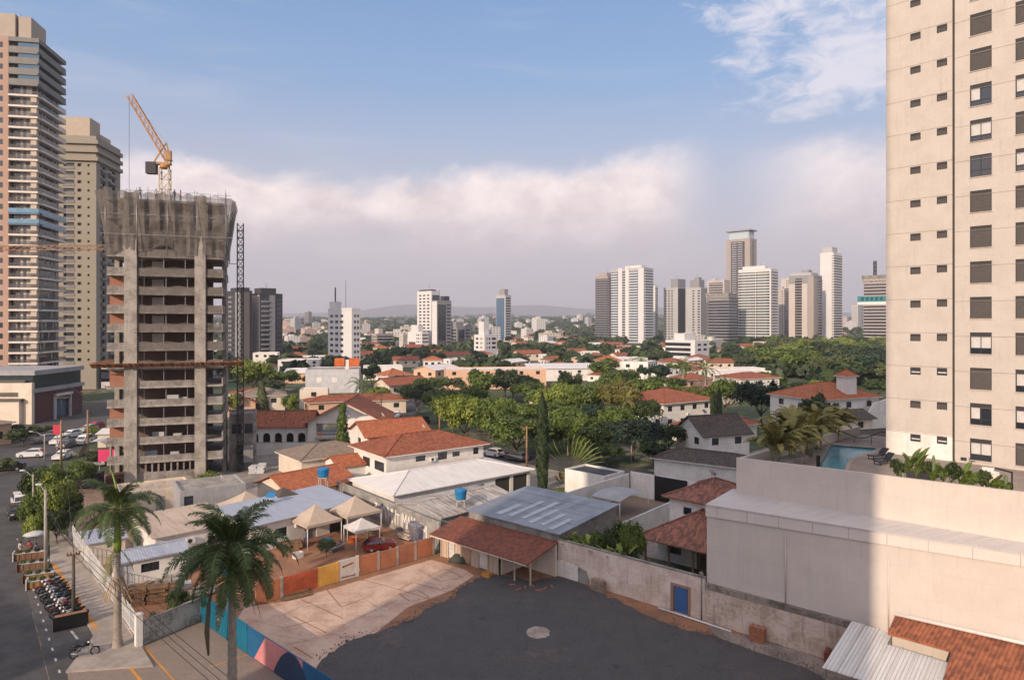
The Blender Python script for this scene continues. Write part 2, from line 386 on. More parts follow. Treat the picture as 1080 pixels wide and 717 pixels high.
for i in range(len(rings) - 1):
    for k in range(NA):
        k2 = (k + 1) % NA
        fc = (i*NA+k2, i*NA+k, (i+1)*NA+k, (i+1)*NA+k2)
        if i == 0: fc = (0, NA + k, NA + k2)
        b.f.append(fc[::1] if i else fc[::-1]); b.m.append(0); b.sm.append(True)
ground = tag(b.build('ground', gm), kind='structure')
me = ground.data; me.flip_normals() if me.polygons[200].normal.z < 0 else None
# far blue ridge
b = MB(); NR = 160; rows = []
for (rr, k) in ((8450, 0), (8900, .6), (9400, 1.), (9900, .7)):
    for j in range(NR + 1):
        a = -1.1 + 2.2 * j / NR
        hh = 40 + k * (150 + 55 * math.sin(a * 7 + .6) + 34 * math.sin(a * 17 + 2) + 14 * math.sin(a * 41) + 130 * math.exp(-((a + .17) / .07) ** 2))
        b.v.append((rr * math.sin(a), rr * math.cos(a), hh))
for i in range(3):
    for j in range(NR):
        b.f.append((i*(NR+1)+j+1, i*(NR+1)+j, (i+1)*(NR+1)+j, (i+1)*(NR+1)+j+1)); b.m.append(0); b.sm.append(True)
tag(b.build('hills', mat('far_woods', (.05, .06, .035), .95, sc_=.002)), kind='structure')

def sheet(name, poly, z, m, kind='structure'):
    b = MB(); b.face([(x, y, z) for x, y in poly])
    o = b.build(name, m); 
    if o.data.polygons[0].normal.z < 0: o.data.flip_normals()
    return tag(o, kind=kind)
asph = mat('street_asphalt', (.085, .08, .078), .9, var=.5, c2=(.055, .053, .053), bump=.004)
lot_a = mat('lot_asphalt', (.068, .066, .068), .92, var=.55, c2=(.049, .047, .049), bump=.006)
t = lot_a.node_tree; g = NT(t); bs = [n for n in t.nodes if n.type == 'BSDF_PRINCIPLED'][0]; old = bs.inputs['Base Color'].links[0].from_socket
ob = g.n('ShaderNodeTexCoord').outputs['Object']
grain = g.noise(ob, 7, 3, .8)
cc = g.mix(g.smooth(grain, .35, .65), old, (.088, .082, .08, 1))
dust = g.smooth(g.math('ADD', g.math('MULTIPLY', g.noise(ob, .16, 5, .65), .7), g.math('MULTIPLY', g.noise(ob, 2.1, 4, .7), .3)), .55, .70)
tr1 = g.noise(g.mapping(ob, (.9, .045, 1), (0, 0, 0), (0, 0, R(48))), 1.6, 3, .5, .25)
cc = g.mix(g.math('MULTIPLY', g.smooth(tr1, .56, .72), .22), cc, (.052, .05, .05, 1))
oil = g.smooth(g.noise(g.mapping(ob, (1, 1, 1), (7, 3, 0)), .55, 2, .4), .68, .74)
cc = g.mix(g.math('MULTIPLY', oil, .6), cc, (.035, .033, .033, 1))
cc = g.mix(g.math('MULTIPLY', dust, .6), cc, (.20, .125, .09, 1)); t.links.new(cc, bs.inputs['Base Color'])
pave = mat('pavers', (.25, .19, .15), .9, kind='brick', c2=(.20, .15, .12))
cpave = mat('pavement_concrete', (.36, .31, .265), .9, var=.4, c2=(.25, .215, .18))
# street on the left and the junction it opens into
sheet('road', [(-20, 32), (-30.5, 45), (-45.5, 63.5), (-55, 77), (-70, 98), (-78, 116), (-83, 140), (-90, 165), (-99, 205), (-122, 300), (-170, 420), (-182, 420), (-140, 300), (-126, 205), (-124, 160), (-130, 120), (-112, 112), (-72, 66), (-44, 34)], .004, asph)
sheet('road.001', [(-84, 143), (-60, 150), (-24, 128), (-20, 139), (-58, 161), (-88, 158)], .008, asph)
S2 = lambda t_, s_: (-62 + .75 * t_ + .66 * s_, 177 - .66 * t_ + .75 * s_)
sheet('road.002', [S2(30, -4.5), S2(142, -4.5), S2(142, 4.5), S2(30, 4.5)], .012, asph)
sheet('road.003', [(-33, 143), (-23, 149), (-34, 300), (-48, 480), (-58, 480), (-45, 300)], .016, asph)
# pavement along the property wall, a real step above the street
def kerbed(name, poly, h, m):
    b = MB(); b.prism(poly, -.05, h); return tag(b.build(name, m), kind='structure')
bd = Vector((.655, -.755))                       # the street's own direction, towards the camera
kerbed('pavement', [(-49.6, 75.9), (-27.2, 50), (-24.7, 47), (-30.2, 46.2), (-31.6, 51.6), (-45.6, 67.4), (-52.5, 77.5)], .13, cpave)
sheet('parking_strip', [(-31.6, 51.5), (-45.6, 67.3), (-52.6, 77.3), (-55, 77), (-45.5, 63.5), (-34, 49.5)], .008, mat('parking_asphalt', (.12, .11, .105), .9, var=.4))
sheet('forecourt', [(-30.1, 46.2), (-24.6, 47), (-27.1, 50), (-24.7, 54.2), (-9, 39.6), (6, 25), (-6, 20), (-20, 32)], .012, pave)
sheet('dirt_lot', [(-28, 51), (-48.5, 75), (-66, 98), (-60, 118), (-40, 118), (-22, 108), (-6, 73), (-20, 59)], .005, mat('packed_earth', (.27, .19, .135), .95, var=.6, c2=(.17, .12, .09), bump=.02))
sheet('concrete_yard', [(-30, 78), (-46, 96), (-52, 125), (-10, 128), (12, 104), (4, 92), (-8, 76)], .0065, mat('yard_concrete', (.30, .265, .235), .9, var=.6, c2=(.20, .165, .14)))
sheet('concrete_yard', [(8, 74), (22, 62), (48, 92), (80, 118), (60, 140), (30, 112)], .0065, mat('yard_concrete', None))
sheet('street_apron', [(-34.5, 50), (-31.5, 51.6), (-30.1, 46.3), (-19.5, 32), (-21, 31), (-30.6, 45.2)], .007, asph)
# painted lines: bay dashes, yellow kerb line, bay lines on the forecourt
def line(name, pts, wd, m, z=.02):
    b = MB()
    for p, q_ in zip(pts[:-1], pts[1:]):
        p, q_ = Vector(p), Vector(q_); n = Vector((-(q_ - p).y, (q_ - p).x)).normalized() * wd / 2
        b.face([(*(p - n), z), (*(q_ - n), z), (*(q_ + n), z), (*(p + n), z)])
    o = b.build(name, m)
    for p in o.data.polygons:
        if p.normal.z < 0: o.data.flip_normals(); break
    return tag(o, kind='structure')
p0, p1 = Vector((-30.6, 46.2)), Vector((-55.2, 76))
for k in range(19):
    a = p0.lerp(p1, k / 19); line('road_marking', [a, a.lerp(p1, .55 / max(.1, (p1 - a).length) )], .13, M['roadline'])
line('kerb_line', [at(56, 594, .13)[:2], at(76, 624, .13)[:2], at(102, 663, .13)[:2]], .28, M['yellow'], .136)
line('bay_line', [at(143, 683)[:2], at(131, 696)[:2], at(152, 722)[:2]], .22, M['yellow'])
line('bay_line', [at(151, 681)[:2], at(186, 720)[:2]], .13, M['yellow'])
line('bay_line', [at(222, 703)[:2], at(262, 690)[:2]], .10, M['yellow'])
line('bay_line', [at(97, 694)[:2], at(107, 706)[:2]], .16, M['roadline'])
line('bay_line', [at(75, 665)[:2], at(82, 674)[:2]], .16, M['roadline'])
# the lot: worn concrete floor with old room outlines, red soil at its edges, new asphalt
A0, B0, C0 = (-27.2, 50), (-24.8, 54.3), (-7.4, 70.4)
sheet('soil_yard', [(-24.6, 54.2), (-7.3, 70.2), (4.4, 64.4), (24, 47.5), (42, 31), (10, 16), (-9, 39.8)], .006, M['soil'])
fl = [at(x, y)[:2] for x, y in ((258, 640), (300, 634), (352, 620), (455, 590), (489, 600), (500, 607), (477, 622), (430, 640), (395, 668), (345, 694), (325, 722), (300, 706), (279, 700), (240, 668))]
sheet('concrete_floor', fl, .012, M['slab'])
for pts in (((402, 616), (462, 634)), ((402, 616), (380, 611)), ((420, 622), (435, 614), (486, 628)), ((421, 626), (441, 622), (453, 630), (432, 634), (421, 626)), ((452, 607), (470, 600), (488, 609), (464, 613), (452, 607)), ((310, 650), (344, 667)), ((318, 632), (362, 652)), ((300, 662), (330, 654)), ((345, 622), (360, 640), (392, 628)), ((330, 694), (310, 682))):
    line('floor_joint', [at(x, y)[:2] for x, y in pts], .10, M['soil'], .018)
for pts in (((360, 660), (420, 632)), ((300, 680), (352, 668), (372, 676)), ((283, 668), (330, 676)), ((398, 640), (380, 628)), ((440, 612), (470, 618)), ((320, 640), (372, 634)), ((405, 608), (440, 600), (452, 607)), ((270, 655), (300, 662))):
    line('floor_joint', [at(x, y)[:2] for x, y in pts], .06, M['concd'], .018)
sheet('soil_patch', [at(x, y)[:2] for x, y in ((422, 625), (441, 621.5), (452, 629.5), (433, 634))], .0165, M['slab'])
lotp = [(322, 724), (345, 691), (366, 676), (396, 668), (440, 650), (455, 638), (478, 630), (489, 618), (503, 609), (528, 606), (560, 613), (600, 607), (625, 622), (652, 633), (690, 652), (720, 663), (760, 672), (800, 683), (840, 697), (872, 712), (890, 728), (900, 800), (300, 800)]
lp = []
for i in range(len(lotp)):
    a, c = Vector(lotp[i]), Vector(lotp[(i + 1) % len(lotp)])
    for k in range(6):
        p = a.lerp(c, k / 6); p += Vector((random.uniform(-2.6, 2.6), random.uniform(-1.1, 1.1)))
        lp.append(at(p.x, p.y)[:2])
sheet('parking_lot', lp, .024, lot_a)
b = MB(); random.seed(44)
for i in range(900):
    e = random.randrange(len(lp)); p = Vector(lp[e]).lerp(Vector(lp[(e + 1) % len(lp)]), random.random()) + Vector((random.gauss(0, .5), random.gauss(0, .5))); s_ = random.uniform(.02, .05)
    b.box(p.x - s_, p.x + s_ * random.uniform(.4, 1), p.y - s_, p.y + s_, .026, .03 + s_)
tag(b.build('gravel', mat('gravel_grey', (.20, .16, .135), .95, var=.6)), 'loose gravel along the ragged edge of the lot asphalt', 'gravel', kind='stuff')
o = sheet('manhole_patch', [(at(567.5, 667).x + .95 * math.cos(a) * random.uniform(.88, 1.05), at(567.5, 667).y + 1.05 * math.sin(a) * random.uniform(.88, 1.05)) for a in [2 * math.pi * k / 26 for k in range(26)]], .03, mat('patch_concrete', (.40, .33, .28), .9, var=.5))
# rough concrete apron along the right-hand wall
sheet('wall_apron', [at(x, y)[:2] for x, y in ((742, 655), (776, 669), (800, 670), (880, 700), (905, 716), (880, 722), (850, 704), (800, 688), (757, 672))], .028, mat('stained_concrete', (.29, .24, .205), .9, var=.6))
# ------------------------------------------------------------------ building kit
def wall_holes(mb, o, u, n, W, z0, z1, holes, depth=.14, m=0, mr=None):
    """a wall face with real openings: o corner, u along, n outward; holes (u0,u1,z0,z1)"""
    o, u, n = Vector(o), Vector(u), Vector(n)
    mr = m if mr is None else mr
    xs = sorted({0., W} | {x for h in holes for x in h[:2] if 0 < x < W}); zs = sorted({z0, z1} | {z for h in holes for z in h[2:4] if z0 < z < z1})
    P = lambda x, z, k=0.: tuple(o + u * x - n * k + Vector((0, 0, z)))
    flip = u.cross(Vector((0, 0, 1))).dot(n) < 0
    def fc(p, mm): mb.face(p[::-1] if flip else p, mm)
    for i in range(len(zs) - 1):
        run = None
        for j in range(len(xs)):
            solid = j < len(xs) - 1 and not any(h[0] - 1e-5 < (xs[j]+xs[j+1])/2 < h[1] and h[2] < (zs[i]+zs[i+1])/2 < h[3] for h in holes)
            if solid and run is None: run = xs[j]
            if not solid and run is not None:
                fc([P(run, zs[i]), P(xs[j], zs[i]), P(xs[j], zs[i+1]), P(run, zs[i+1])], m); run = None
    for a, c, e, f in [h[:4] for h in holes]:
        fc([P(a, e), P(a, e, depth), P(a, f, depth), P(a, f)][::-1], mr); fc([P(c, e), P(c, e, depth), P(c, f, depth), P(c, f)], mr)
        fc([P(a, e), P(c, e), P(c, e, depth), P(a, e, depth)][::-1], mr); fc([P(a, f), P(c, f), P(c, f, depth), P(a, f, depth)], mr)
WIN = {}
def window_mesh(wd, ht, style):
    """drawn in x (centred), z up from 0, facing -y, back at y=0"""
    k = (round(wd, 2), round(ht, 2), style)
    if k in WIN: return WIN[k]
    b = MB(); fr = .06 if wd > .5 else .04; x = wd / 2
    if style == 'shutter':
        b.box(-x, x, -.05, .0, 0, ht, 2)
        nS = max(4, int(ht / .11))
        for i in range(nS): z = ht * i / nS; b.box(-x + fr, x - fr, -.085, -.051, z + .02, z + ht / nS - .012, 2)
        b.box(-x, -x + fr, -.10, -.051, 0, ht, 0); b.box(x - fr, x, -.10, -.051, 0, ht, 0); b.box(-x + fr, x - fr, -.11, -.051, ht - .18, ht, 0)
    else:
        top = ht
        if style in ('half', 'blindbox'):
            b.box(-x, x, -.10, 0, ht - .28, ht, 0); top = ht - .28
        b.box(-x, -x + fr, -.09, 0, 0, top, 0); b.box(x - fr, x, -.09, 0, 0, top, 0); b.box(-x + fr, x - fr, -.09, 0, 0, fr, 0); b.box(-x + fr, x - fr, -.09, 0, top - fr, top, 0)
        b.box(-x + fr, x - fr, -.035, -.01, fr, top - fr, 1)
        nv = max(1, int(round(wd / .75)))
        for i in range(1, nv): xx = -x + wd * i / nv; b.box(xx - fr / 2, xx + fr / 2, -.075, -.036, fr, top - fr, 0)
        if ht > 1.5: b.box(-x + fr, x - fr, -.07, -.036, top * .30 - fr / 2, top * .30 + fr / 2, 0)
        if style in ('blindbox', 'half'):
            b.box(-x + fr + .02, (x if style == 'blindbox' else 0) - fr - .02, -.06, -.037, top * .3 + fr, top - fr - .02, 3)
    WIN[k] = b.mesh('window', [M['dark'], M['glass'], mat('shutter_grey', (.095, .085, .08), .6), mat('curtain', (.55, .53, .5), .9)])
    return WIN[k]
ARCHN = 8
def hip_roof(w, d, h, oh, rise, m, ridge=None, t=.12):
    b = MB(); x0, x1, y0, y1 = -oh, w + oh, -oh, d + oh
    W_, D_ = x1 - x0, y1 - y0
    if W_ >= D_: r0, r1 = (x0 + D_ / 2, (y0 + y1) / 2), (x1 - D_ / 2, (y0 + y1) / 2)
    else: r0, r1 = ((x0 + x1) / 2, y0 + W_ / 2), ((x0 + x1) / 2, y1 - W_ / 2)
    Z = h + rise; A, B, C_, D2 = (x0, y0, h), (x1, y0, h), (x1, y1, h), (x0, y1, h); p, q_ = (*r0, Z), (*r1, Z)
    if W_ >= D_: fs = [[A, B, q_, p], [B, C_, q_], [C_, D2, p, q_], [D2, A, p]]
    else: fs = [[A, B, p], [B, C_, q_, p], [C_, D2, q_], [D2, A, p, q_]]
    for f in fs: b.face(f)
    b.face([(x0, y0, h - t), (x0, y1, h - t), (x1, y1, h - t), (x1, y0, h - t)], 1)
    for a, c in ((A, B), (B, C_), (C_, D2), (D2, A)): b.face([(a[0], a[1], h - t), (c[0], c[1], h - t), c, a], 1)
    rg = [(p, q_), (A, p), (D2, p if W_ >= D_ else q_), (B, q_ if W_ >= D_ else p), (C_, q_)]
    for a, c in rg:
        if (Vector(a) - Vector(c)).length > .3: b.bar(Vector(a) + Vector((0, 0, .03)), Vector(c) + Vector((0, 0, .03)), .22, .10, 0)
    return b
def gable_roof(w, d, h, oh, rise, along='x', t=.12):
    b = MB(); x0, x1, y0, y1 = -oh, w + oh, -oh, d + oh; Z = h + rise
    if along == 'x':
        k = rise / (d / 2); ze = h - oh * k; ym = d / 2
        b.slab([(x0, y0, ze + t), (x1, y0, ze + t), (x1, ym, Z + t), (x0, ym, Z + t)], t, 0); b.slab([(x0, ym, Z + t), (x1, ym, Z + t), (x1, y1, ze + t), (x0, y1, ze + t)], t, 0)
        b.bar((x0, ym, Z + t + .02), (x1, ym, Z + t + .02), .26, .10)
    else:
        k = rise / (w / 2); ze = h - oh * k; xm = w / 2
        b.slab([(x0, y0, ze + t), (xm, y0, Z + t), (xm, y1, Z + t), (x0, y1, ze + t)], t, 0); b.slab([(xm, y0, Z + t), (x1, y0, ze + t), (x1, y1, ze + t), (xm, y1, Z + t)], t, 0)
        b.bar((xm, y0, Z + t + .02), (xm, y1, Z + t + .02), .26, .10)
    return b
def shed_roof(w, d, h0, h1, oh, t=.08, oy=None):
    b = MB(); oy = oh if oy is None else oy; k = (h1 - h0) / d
    b.slab([(-oh, -oy, h0 - oy * k + t), (w + oh, -oy, h0 - oy * k + t), (w + oh, d + oh, h1 + oh * k + t), (-oh, d + oh, h1 + oh * k + t)], t, 0)
    return b
def house(name, label, cat, org, rz, w, d, h, roof='hip', rise=1.8, oh=.55, wm='white', rm='tile', wins=(), doors=(), group=None, trim='white', z0=0., root=None, depth=.14, roofname='roof'):
    rt = root or empty(name, (org[0], org[1], z0), R(rz), label, cat, group)
    FACES = {'f': ((0, 0, 0), (1, 0, 0), (0, -1, 0), w), 'r': ((w, 0, 0), (0, 1, 0), (1, 0, 0), d), 'b': ((0, d, 0), (1, 0, 0), (0, 1, 0), w), 'l': ((0, 0, 0), (0, 1, 0), (-1, 0, 0), d)}
    b = MB()
    for k, (o, u, n, L) in FACES.items():
        hs = [(a - ww / 2, a + ww / 2, z, z + wh) for f, a, z, ww, wh, s in list(wins) + list(doors) if f == k]
        wall_holes(b, o, u, n, L, -.3, h, hs, depth)
    if roof == 'gable_y': b.vprism([(0, h), (w, h), (w / 2, h + rise)], 0.001, d - .001)
    elif roof == 'gable_x':
        for x in (.001, w - .1): b.face([(x, 0, h), (x, d, h), (x, d / 2, h + rise)]); b.face([(x + .099, d, h), (x + .099, 0, h), (x + .099, d / 2, h + rise)])
    elif roof == 'shed':
        b.face([(0, 0, h), (0, d, h), (0, d, h + rise)]); b.face([(w, d, h), (w, 0, h), (w, d, h + rise)]); b.face([(0, d, h), (w, d, h), (w, d, h + rise), (0, d, h + rise)])
    elif roof == 'flat':
        b.face([(0, 0, h - .25), (w, 0, h - .25), (w, d, h - .25), (0, d, h - .25)], 1)
        tt = .18
        b.face([(tt, tt, h), (w - tt, tt, h), (w - tt, tt, h - .25), (tt, tt, h - .25)]); b.face([(tt, d - tt, h), (tt, d - tt, h - .25), (w - tt, d - tt, h - .25), (w - tt, d - tt, h)])
        b.face([(tt, tt, h), (tt, tt, h - .25), (tt, d - tt, h - .25), (tt, d - tt, h)]); b.face([(w - tt, tt, h), (w - tt, d - tt, h), (w - tt, d - tt, h - .25), (w - tt, tt, h - .25)])
        for q4 in ([(0, 0), (w, 0), (w - tt, tt), (tt, tt)], [(w, 0), (w, d), (w - tt, d - tt), (w - tt, tt)], [(w, d), (0, d), (tt, d - tt), (w - tt, d - tt)], [(0, d), (0, 0), (tt, tt), (tt, d - tt)]):
            b.face([(x, y, h) for x, y in q4])
    b.build('wall', [M[wm], M[rm]], rt)
    if roof == 'hip': hip_roof(w, d, h, oh, rise, None).build(roofname, [M[rm], M[trim]], rt)
    elif roof == 'gable_x': gable_roof(w, d, h, oh, rise, 'x').build(roofname, M[rm], rt)
    elif roof == 'gable_y': gable_roof(w, d, h, oh, rise, 'y').build(roofname, M[rm], rt)
    elif roof == 'shed': shed_roof(w, d, h, h + rise, oh).build(roofname, M[rm], rt)
    for f, a, z, ww, wh, s in wins: place_on(rt, FACES, f, a, z, window_mesh(ww, wh, s), 'window', depth)
    for f, a, z, ww, wh, s in doors: place_on(rt, FACES, f, a, z, door_mesh(ww, wh, s), 'door', depth)
    return rt
DOORS = {}
def door_mesh(wd, ht, s):
    k = (round(wd, 2), round(ht, 2), s)
    if k in DOORS: return DOORS[k]
    b = MB(); x = wd / 2
    if s == 'open': b.box(-x, x, -.02, 0, 0, ht, 1)  # open doorway: a dark sheet painted as the shade inside
    else:
        b.box(-x, x, -.05, 0, 0, ht, 0)
        for i in range(1, max(2, int(wd / .5))): xx = -x + wd * i / max(2, int(wd / .5)); b.box(xx - .015, xx + .015, -.065, -.051, .05, ht - .05, 1)
        b.box(x - .16, x - .12, -.09, -.051, ht * .46, ht * .52, 2)
    DOORS[k] = b.mesh('door', [M.get(s, M['grey']), M['shade'], M['steel']]); return DOORS[k]
def place_on(rt, FACES, f, a, z, mesh, name, depth):
    o, u, n, L = FACES[f]; o, u, n = Vector(o), Vector(u), Vector(n)
    p = o + u * a - n * depth + Vector((0, 0, z))
    return put(name, mesh, rt, p, math.atan2(n.y, n.x) + math.pi / 2)
def wrow(f, n, L, z, ww, wh, s='glass', m0=.0, m1=.0):
    """n windows spread evenly on a face of length L"""
    return [(f, m0 + (L - m0 - m1) * (i + .5) / n, z, ww, wh, s) for i in range(n)]
def wall_run(name, label, a, c, h, t, m, cat='wall', h2=None, cap=None, z0=-.1, group=None):
    """a free-standing wall from a to c"""
    a, c = Vector(a[:2]), Vector(c[:2]); L = (c - a).length; h2 = h if h2 is None else h2
    rt = empty(name, (a.x, a.y, 0), math.atan2((c - a).y, (c - a).x), label, cat, group)
    b = MB(); b.vprism([(0, z0), (L, z0), (L, h2), (0, h)], 0, t); b.build('masonry', m, rt)
    if cap:
        b = MB(); b.vprism([(-.03, h + .002), (L + .03, h2 + .002), (L + .03, h2 + .07), (-.03, h + .07)], -.04, t + .04); b.build('coping', cap, rt)
    return rt
# ------------------------------------------------------------------ the podium, the residential tower and the lot's right-hand wall
WF = dict(org=Vector((4.3, 64)), rz=-41.5)
def wf(s, y, z=0.):
    c, n = math.cos(R(-41.5)), math.sin(R(-41.5)); return Vector((4.3 + c * s - n * y, 64 + n * s + c * y, z))
stain = mat('stained_plaster', (.70, .59, .51), var=.55, streak=.35, c2=(.52, .40, .32))
rt = empty('boundary_wall', wf(0, 0), R(-41.5), 'long stained cream wall with a blue metal door along the asphalt lot', 'wall')
b = MB(); ho = [(11.95, 13.25, .02, 2.12)]
wall_holes(b, (0, 0, 0), (1, 0, 0), (0, -1, 0), 14.7, -.2, 3.35, ho, .12); b.face([(0, .22, 3.35), (0, 0, 3.35), (14.7, 0, 3.35), (14.7, .22, 3.35)]); b.face([(14.7, .22, -.2), (0, .22, -.2), (0, .22, 3.35), (14.7, .22, 3.35)])
b.face([(0, 0, -.2), (0, 0, 3.35), (0, .22, 3.35), (0, .22, -.2)])
b.build('masonry', stain, rt)
b = MB(); b.box(-.02, 14.7, -.03, .25, 3.352, 3.47); b.build('coping', M['concd'], rt)
b = MB(); b.box(12.05, 13.15, .06, .11, .06, 2.08)
for i in range(1, 4): b.box(12.05 + .275 * i - .01, 12.05 + .275 * i + .01, .045, .059, .1, 2.0)
d_ = b.build('door', M['bluedoor'], rt); d_['label'] = 'blue sheet metal door'
b = MB(); b.box(12.95, 13.02, .02, .044, 1.0, 1.12); b.build('handle', M['steel'], d_)
b = MB(); 
for a in ((11.70, 11.95, -.03, .1, 0, 2.35), (13.25, 13.50, -.03, .1, 0, 2.35), (11.95, 13.25, -.03, .1, 2.12, 2.35)): b.box(*a)
b.build('door_frame', mat('exposed_brickwork', (.33, .17, .11), kind='brick', c2=(.26, .16, .11)), rt)
b = MB(); b.vprism([(-1.9, -.1), (2.35, -.1), (2.35, 1.35), (1.2, 1.5), (.3, 1.5), (-.9, 1.2), (-1.6, .8)], -.06, -.004); b.build('painted_patch', M['white'], rt)
b = MB(); b.vprism([(2.35, -.1), (3.6, -.1), (3.55, .5), (3.3, 1.2), (2.35, 1.4)], -.05, -.004); b.build('bare_patch', M['concd'], rt)
b = MB(); b.box(-2.2, 0, .02, .22, -.2, 2.0); b.build('low_end', M['concd'], rt)
b = MB(); b.tube([(14.45, -.05, 0), (14.45, -.05, 3.9)], .05); b.box(14.3, 14.62, -.16, -.02, 3.5, 3.8); b.build('drain_pipe', M['concd'], rt)
rt = empty('retaining_wall', wf(14.75, -.1), R(-41.5), 'low grimy concrete wall with black mould along its top below the beige podium', 'wall')
old = mat('mouldy_plaster', (.60, .49, .41), var=.6, streak=.5, c2=(.38, .28, .22))
b = MB(); b.box(0, 12.2, 0, .30, -.2, 2.6); b.build('masonry', old, rt)
b = MB(); b.box(0, 12.2, -.012, .30, 2.602, 3.05); b.build('coping', mat('black_mould', (.10, .09, .08), var=.6, streak=.6, c2=(.3, .25, .2)), rt)
# podium with the pool deck, and the tower that stands on it
podium = empty('podium', wf(14.78, .22), R(-41.5), 'long blank beige podium with a stepped ledge and a pool deck on top', 'building')
def hexa(b, p, m=0):
    i = len(b.v); b.v += [tuple(q_) for q_ in p]; b._b(i, m)
lz = lambda x, a: a + (.0385 if a < 9 else .030) * x                       # the ledge climbs gently along the wall
b = MB(); hexa(b, [(0, 0, -.2), (60, 0, -.2), (60, 30, -.2), (0, 30, -.2), (0, 0, lz(0, 8.3)), (60, 0, lz(60, 8.3)), (60, 30, lz(60, 8.3)), (0, 30, lz(0, 8.3))]); b.build('lower_wall', M['beige'], podium)
b = MB(); hexa(b, [(-.06, -.10, lz(0, 8.302)), (60, -.10, lz(60, 8.302)), (60, .5, lz(60, 8.302)), (-.06, .5, lz(0, 8.302)), (-.06, -.10, 9.18), (60, -.10, lz(60, 9.18)), (60, .5, lz(60, 9.18)), (-.06, .5, 9.18)]); b.build('fascia', mat('pale_panels', (.62, .57, .52), kind='panels', c2=(.5, .45, .4)), podium)
for i in range(9): b = MB(); b.box(i * 2.4 + .9, i * 2.4 + .93, -.115, -.101, lz(i * 2.4 + .9, 8.31), lz(i * 2.4 + .9, 9.16)); b.build('fascia_joint', M['grey'], podium)
b = MB(); b.slab([(-.04, -.16, 9.26), (60, -.16, lz(60, 9.26)), (60, 5, lz(60, 9.56)), (-.04, 5, 9.56)], .07); b.build('ledge_roof', mat('ribbed_ledge', (.56, .52, .49), .6, kind='corrugated', c2=(.48, .44, .42), bump=.010), podium)
HA, HB = wf(15.5, 4.2), wf(37.5, 2.0)
ax = (HB - HA).normalized(); hz = math.atan2(ax.y, ax.x); L_ = (HB - HA).length
loc = lambda v: podium.matrix_basis.inverted() @ v
def hp(s, y, z): p = HA + ax * s + Vector((-ax.y, ax.x, 0)) * y; return Vector((p.x, p.y, z))
podium.matrix_basis                                                       # frame of the podium
pinv = (Matrix.Translation(podium.location) @ Matrix.Rotation(R(-41.5), 4, 'Z')).inverted()
PL = lambda s, y, z: tuple(pinv @ hp(s, y, z))
b = MB()
top = [PL(0, 0, 12.45), PL(L_ + 20, 0, 14.1)]
hexa(b, [PL(0, 0, 9), PL(L_ + 20, 0, 9), PL(L_ + 20, .25, 9), PL(0, .25, 9), PL(0, 0, 12.45), PL(L_ + 20, 0, 13.9), PL(L_ + 20, .25, 13.9), PL(0, .25, 12.45)])
hexa(b, [PL(0, .25, 9), PL(.25, .25, 9), PL(.25, 26, 9), PL(0, 26, 9), PL(0, .25, 12.4), PL(.25, .25, 12.4), PL(.25, 26, 12.4), PL(0, 26, 12.4)])
b.build('parapet', M['beige'], podium)
deckz = 11.55
pool = [at(x, y, 11.5) for x, y in ((858, 497), (875, 469), (928, 473), (922, 477.5), (911, 480), (900, 484.5), (895, 490), (893, 500), (880, 508))]
pc = sum((Vector(p) for p in pool), Vector()) / len(pool)
b = MB()
ring_o = [PL(.25, .25, deckz), PL(.25, 26, deckz), PL(L_ + 20, 26, deckz), PL(L_ + 20, .25, deckz)]
pl_ = [tuple(pinv @ Vector((p.x, p.y, deckz))) for p in pool]
bm = bmesh.new(); ov = [bm.verts.new(p) for p in ring_o]; iv = [bm.verts.new(p) for p in pl_]
es = [bm.edges.new((ov[i], ov[(i+1) % 4])) for i in range(4)] + [bm.edges.new((iv[i], iv[(i+1) % len(iv)])) for i in range(len(iv))]
bmesh.ops.triangle_fill(bm, use_beauty=True, edges=es)
for f in bm.faces:
    ps = [v.co for v in f.verts]
    if (ps[1] - ps[0]).cross(ps[2] - ps[0]).z < 0: ps = ps[::-1]
    b.face(ps)
bm.free()
b.build('deck', mat('deck_stone', (.30, .25, .21), .85, var=.4, c2=(.21, .175, .15)), podium)
b = MB()
for i in range(len(pl_)):
    p, q_ = Vector(pl_[i]), Vector(pl_[(i+1) % len(pl_)]); b.face([p, q_, q_ - Vector((0, 0, 1.3)), p - Vector((0, 0, 1.3))]); b.face([q_, p, p - Vector((0, 0, 1.3)), q_ - Vector((0, 0, 1.3))])
    b.bar(p + Vector((0, 0, .01)), q_ + Vector((0, 0, .01)), .35, .06, 1)
b.face([p - Vector((0, 0, 1.3)) for p in map(Vector, pl_)])
po = b.build('pool_basin', [mat('pool_tiles', (.20, .52, .60), .3, var=.2), mat('pool_edge', (.36, .30, .26), .8)], podium)
wm_ = bpy.data.materials.new('pool_water'); wm_.use_nodes = True; t = wm_.node_tree; t.nodes.clear(); g = NT(t)
o1 = g.n('ShaderNodeOutputMaterial'); p1_ = g.n('ShaderNodeBsdfPrincipled'); p1_.inputs['Base Color'].default_value = (.20, .50, .60, 1); p1_.inputs['Roughness'].default_value = .04; p1_.inputs['Specular IOR Level'].default_value = .6
tr_ = g.n('ShaderNodeBsdfTransparent'); tr_.inputs[0].default_value = (.55, .85, .95, 1); mx_ = g.n('ShaderNodeMixShader'); mx_.inputs[0].default_value = .6
bp = g.n('ShaderNodeBump'); bp.inputs['Distance'].default_value = .02; t.links.new(g.noise(g.n('ShaderNodeTexCoord').outputs['Object'], 3.5, 3, .5), bp.inputs['Height']); t.links.new(bp.outputs[0], p1_.inputs['Normal'])
t.links.new(tr_.outputs[0], mx_.inputs[1]); t.links.new(p1_.outputs[0], mx_.inputs[2]); t.links.new(mx_.outputs[0], o1.inputs[0])
b = MB(); b.face([(p[0], p[1], deckz - .12) for p in pl_]); 
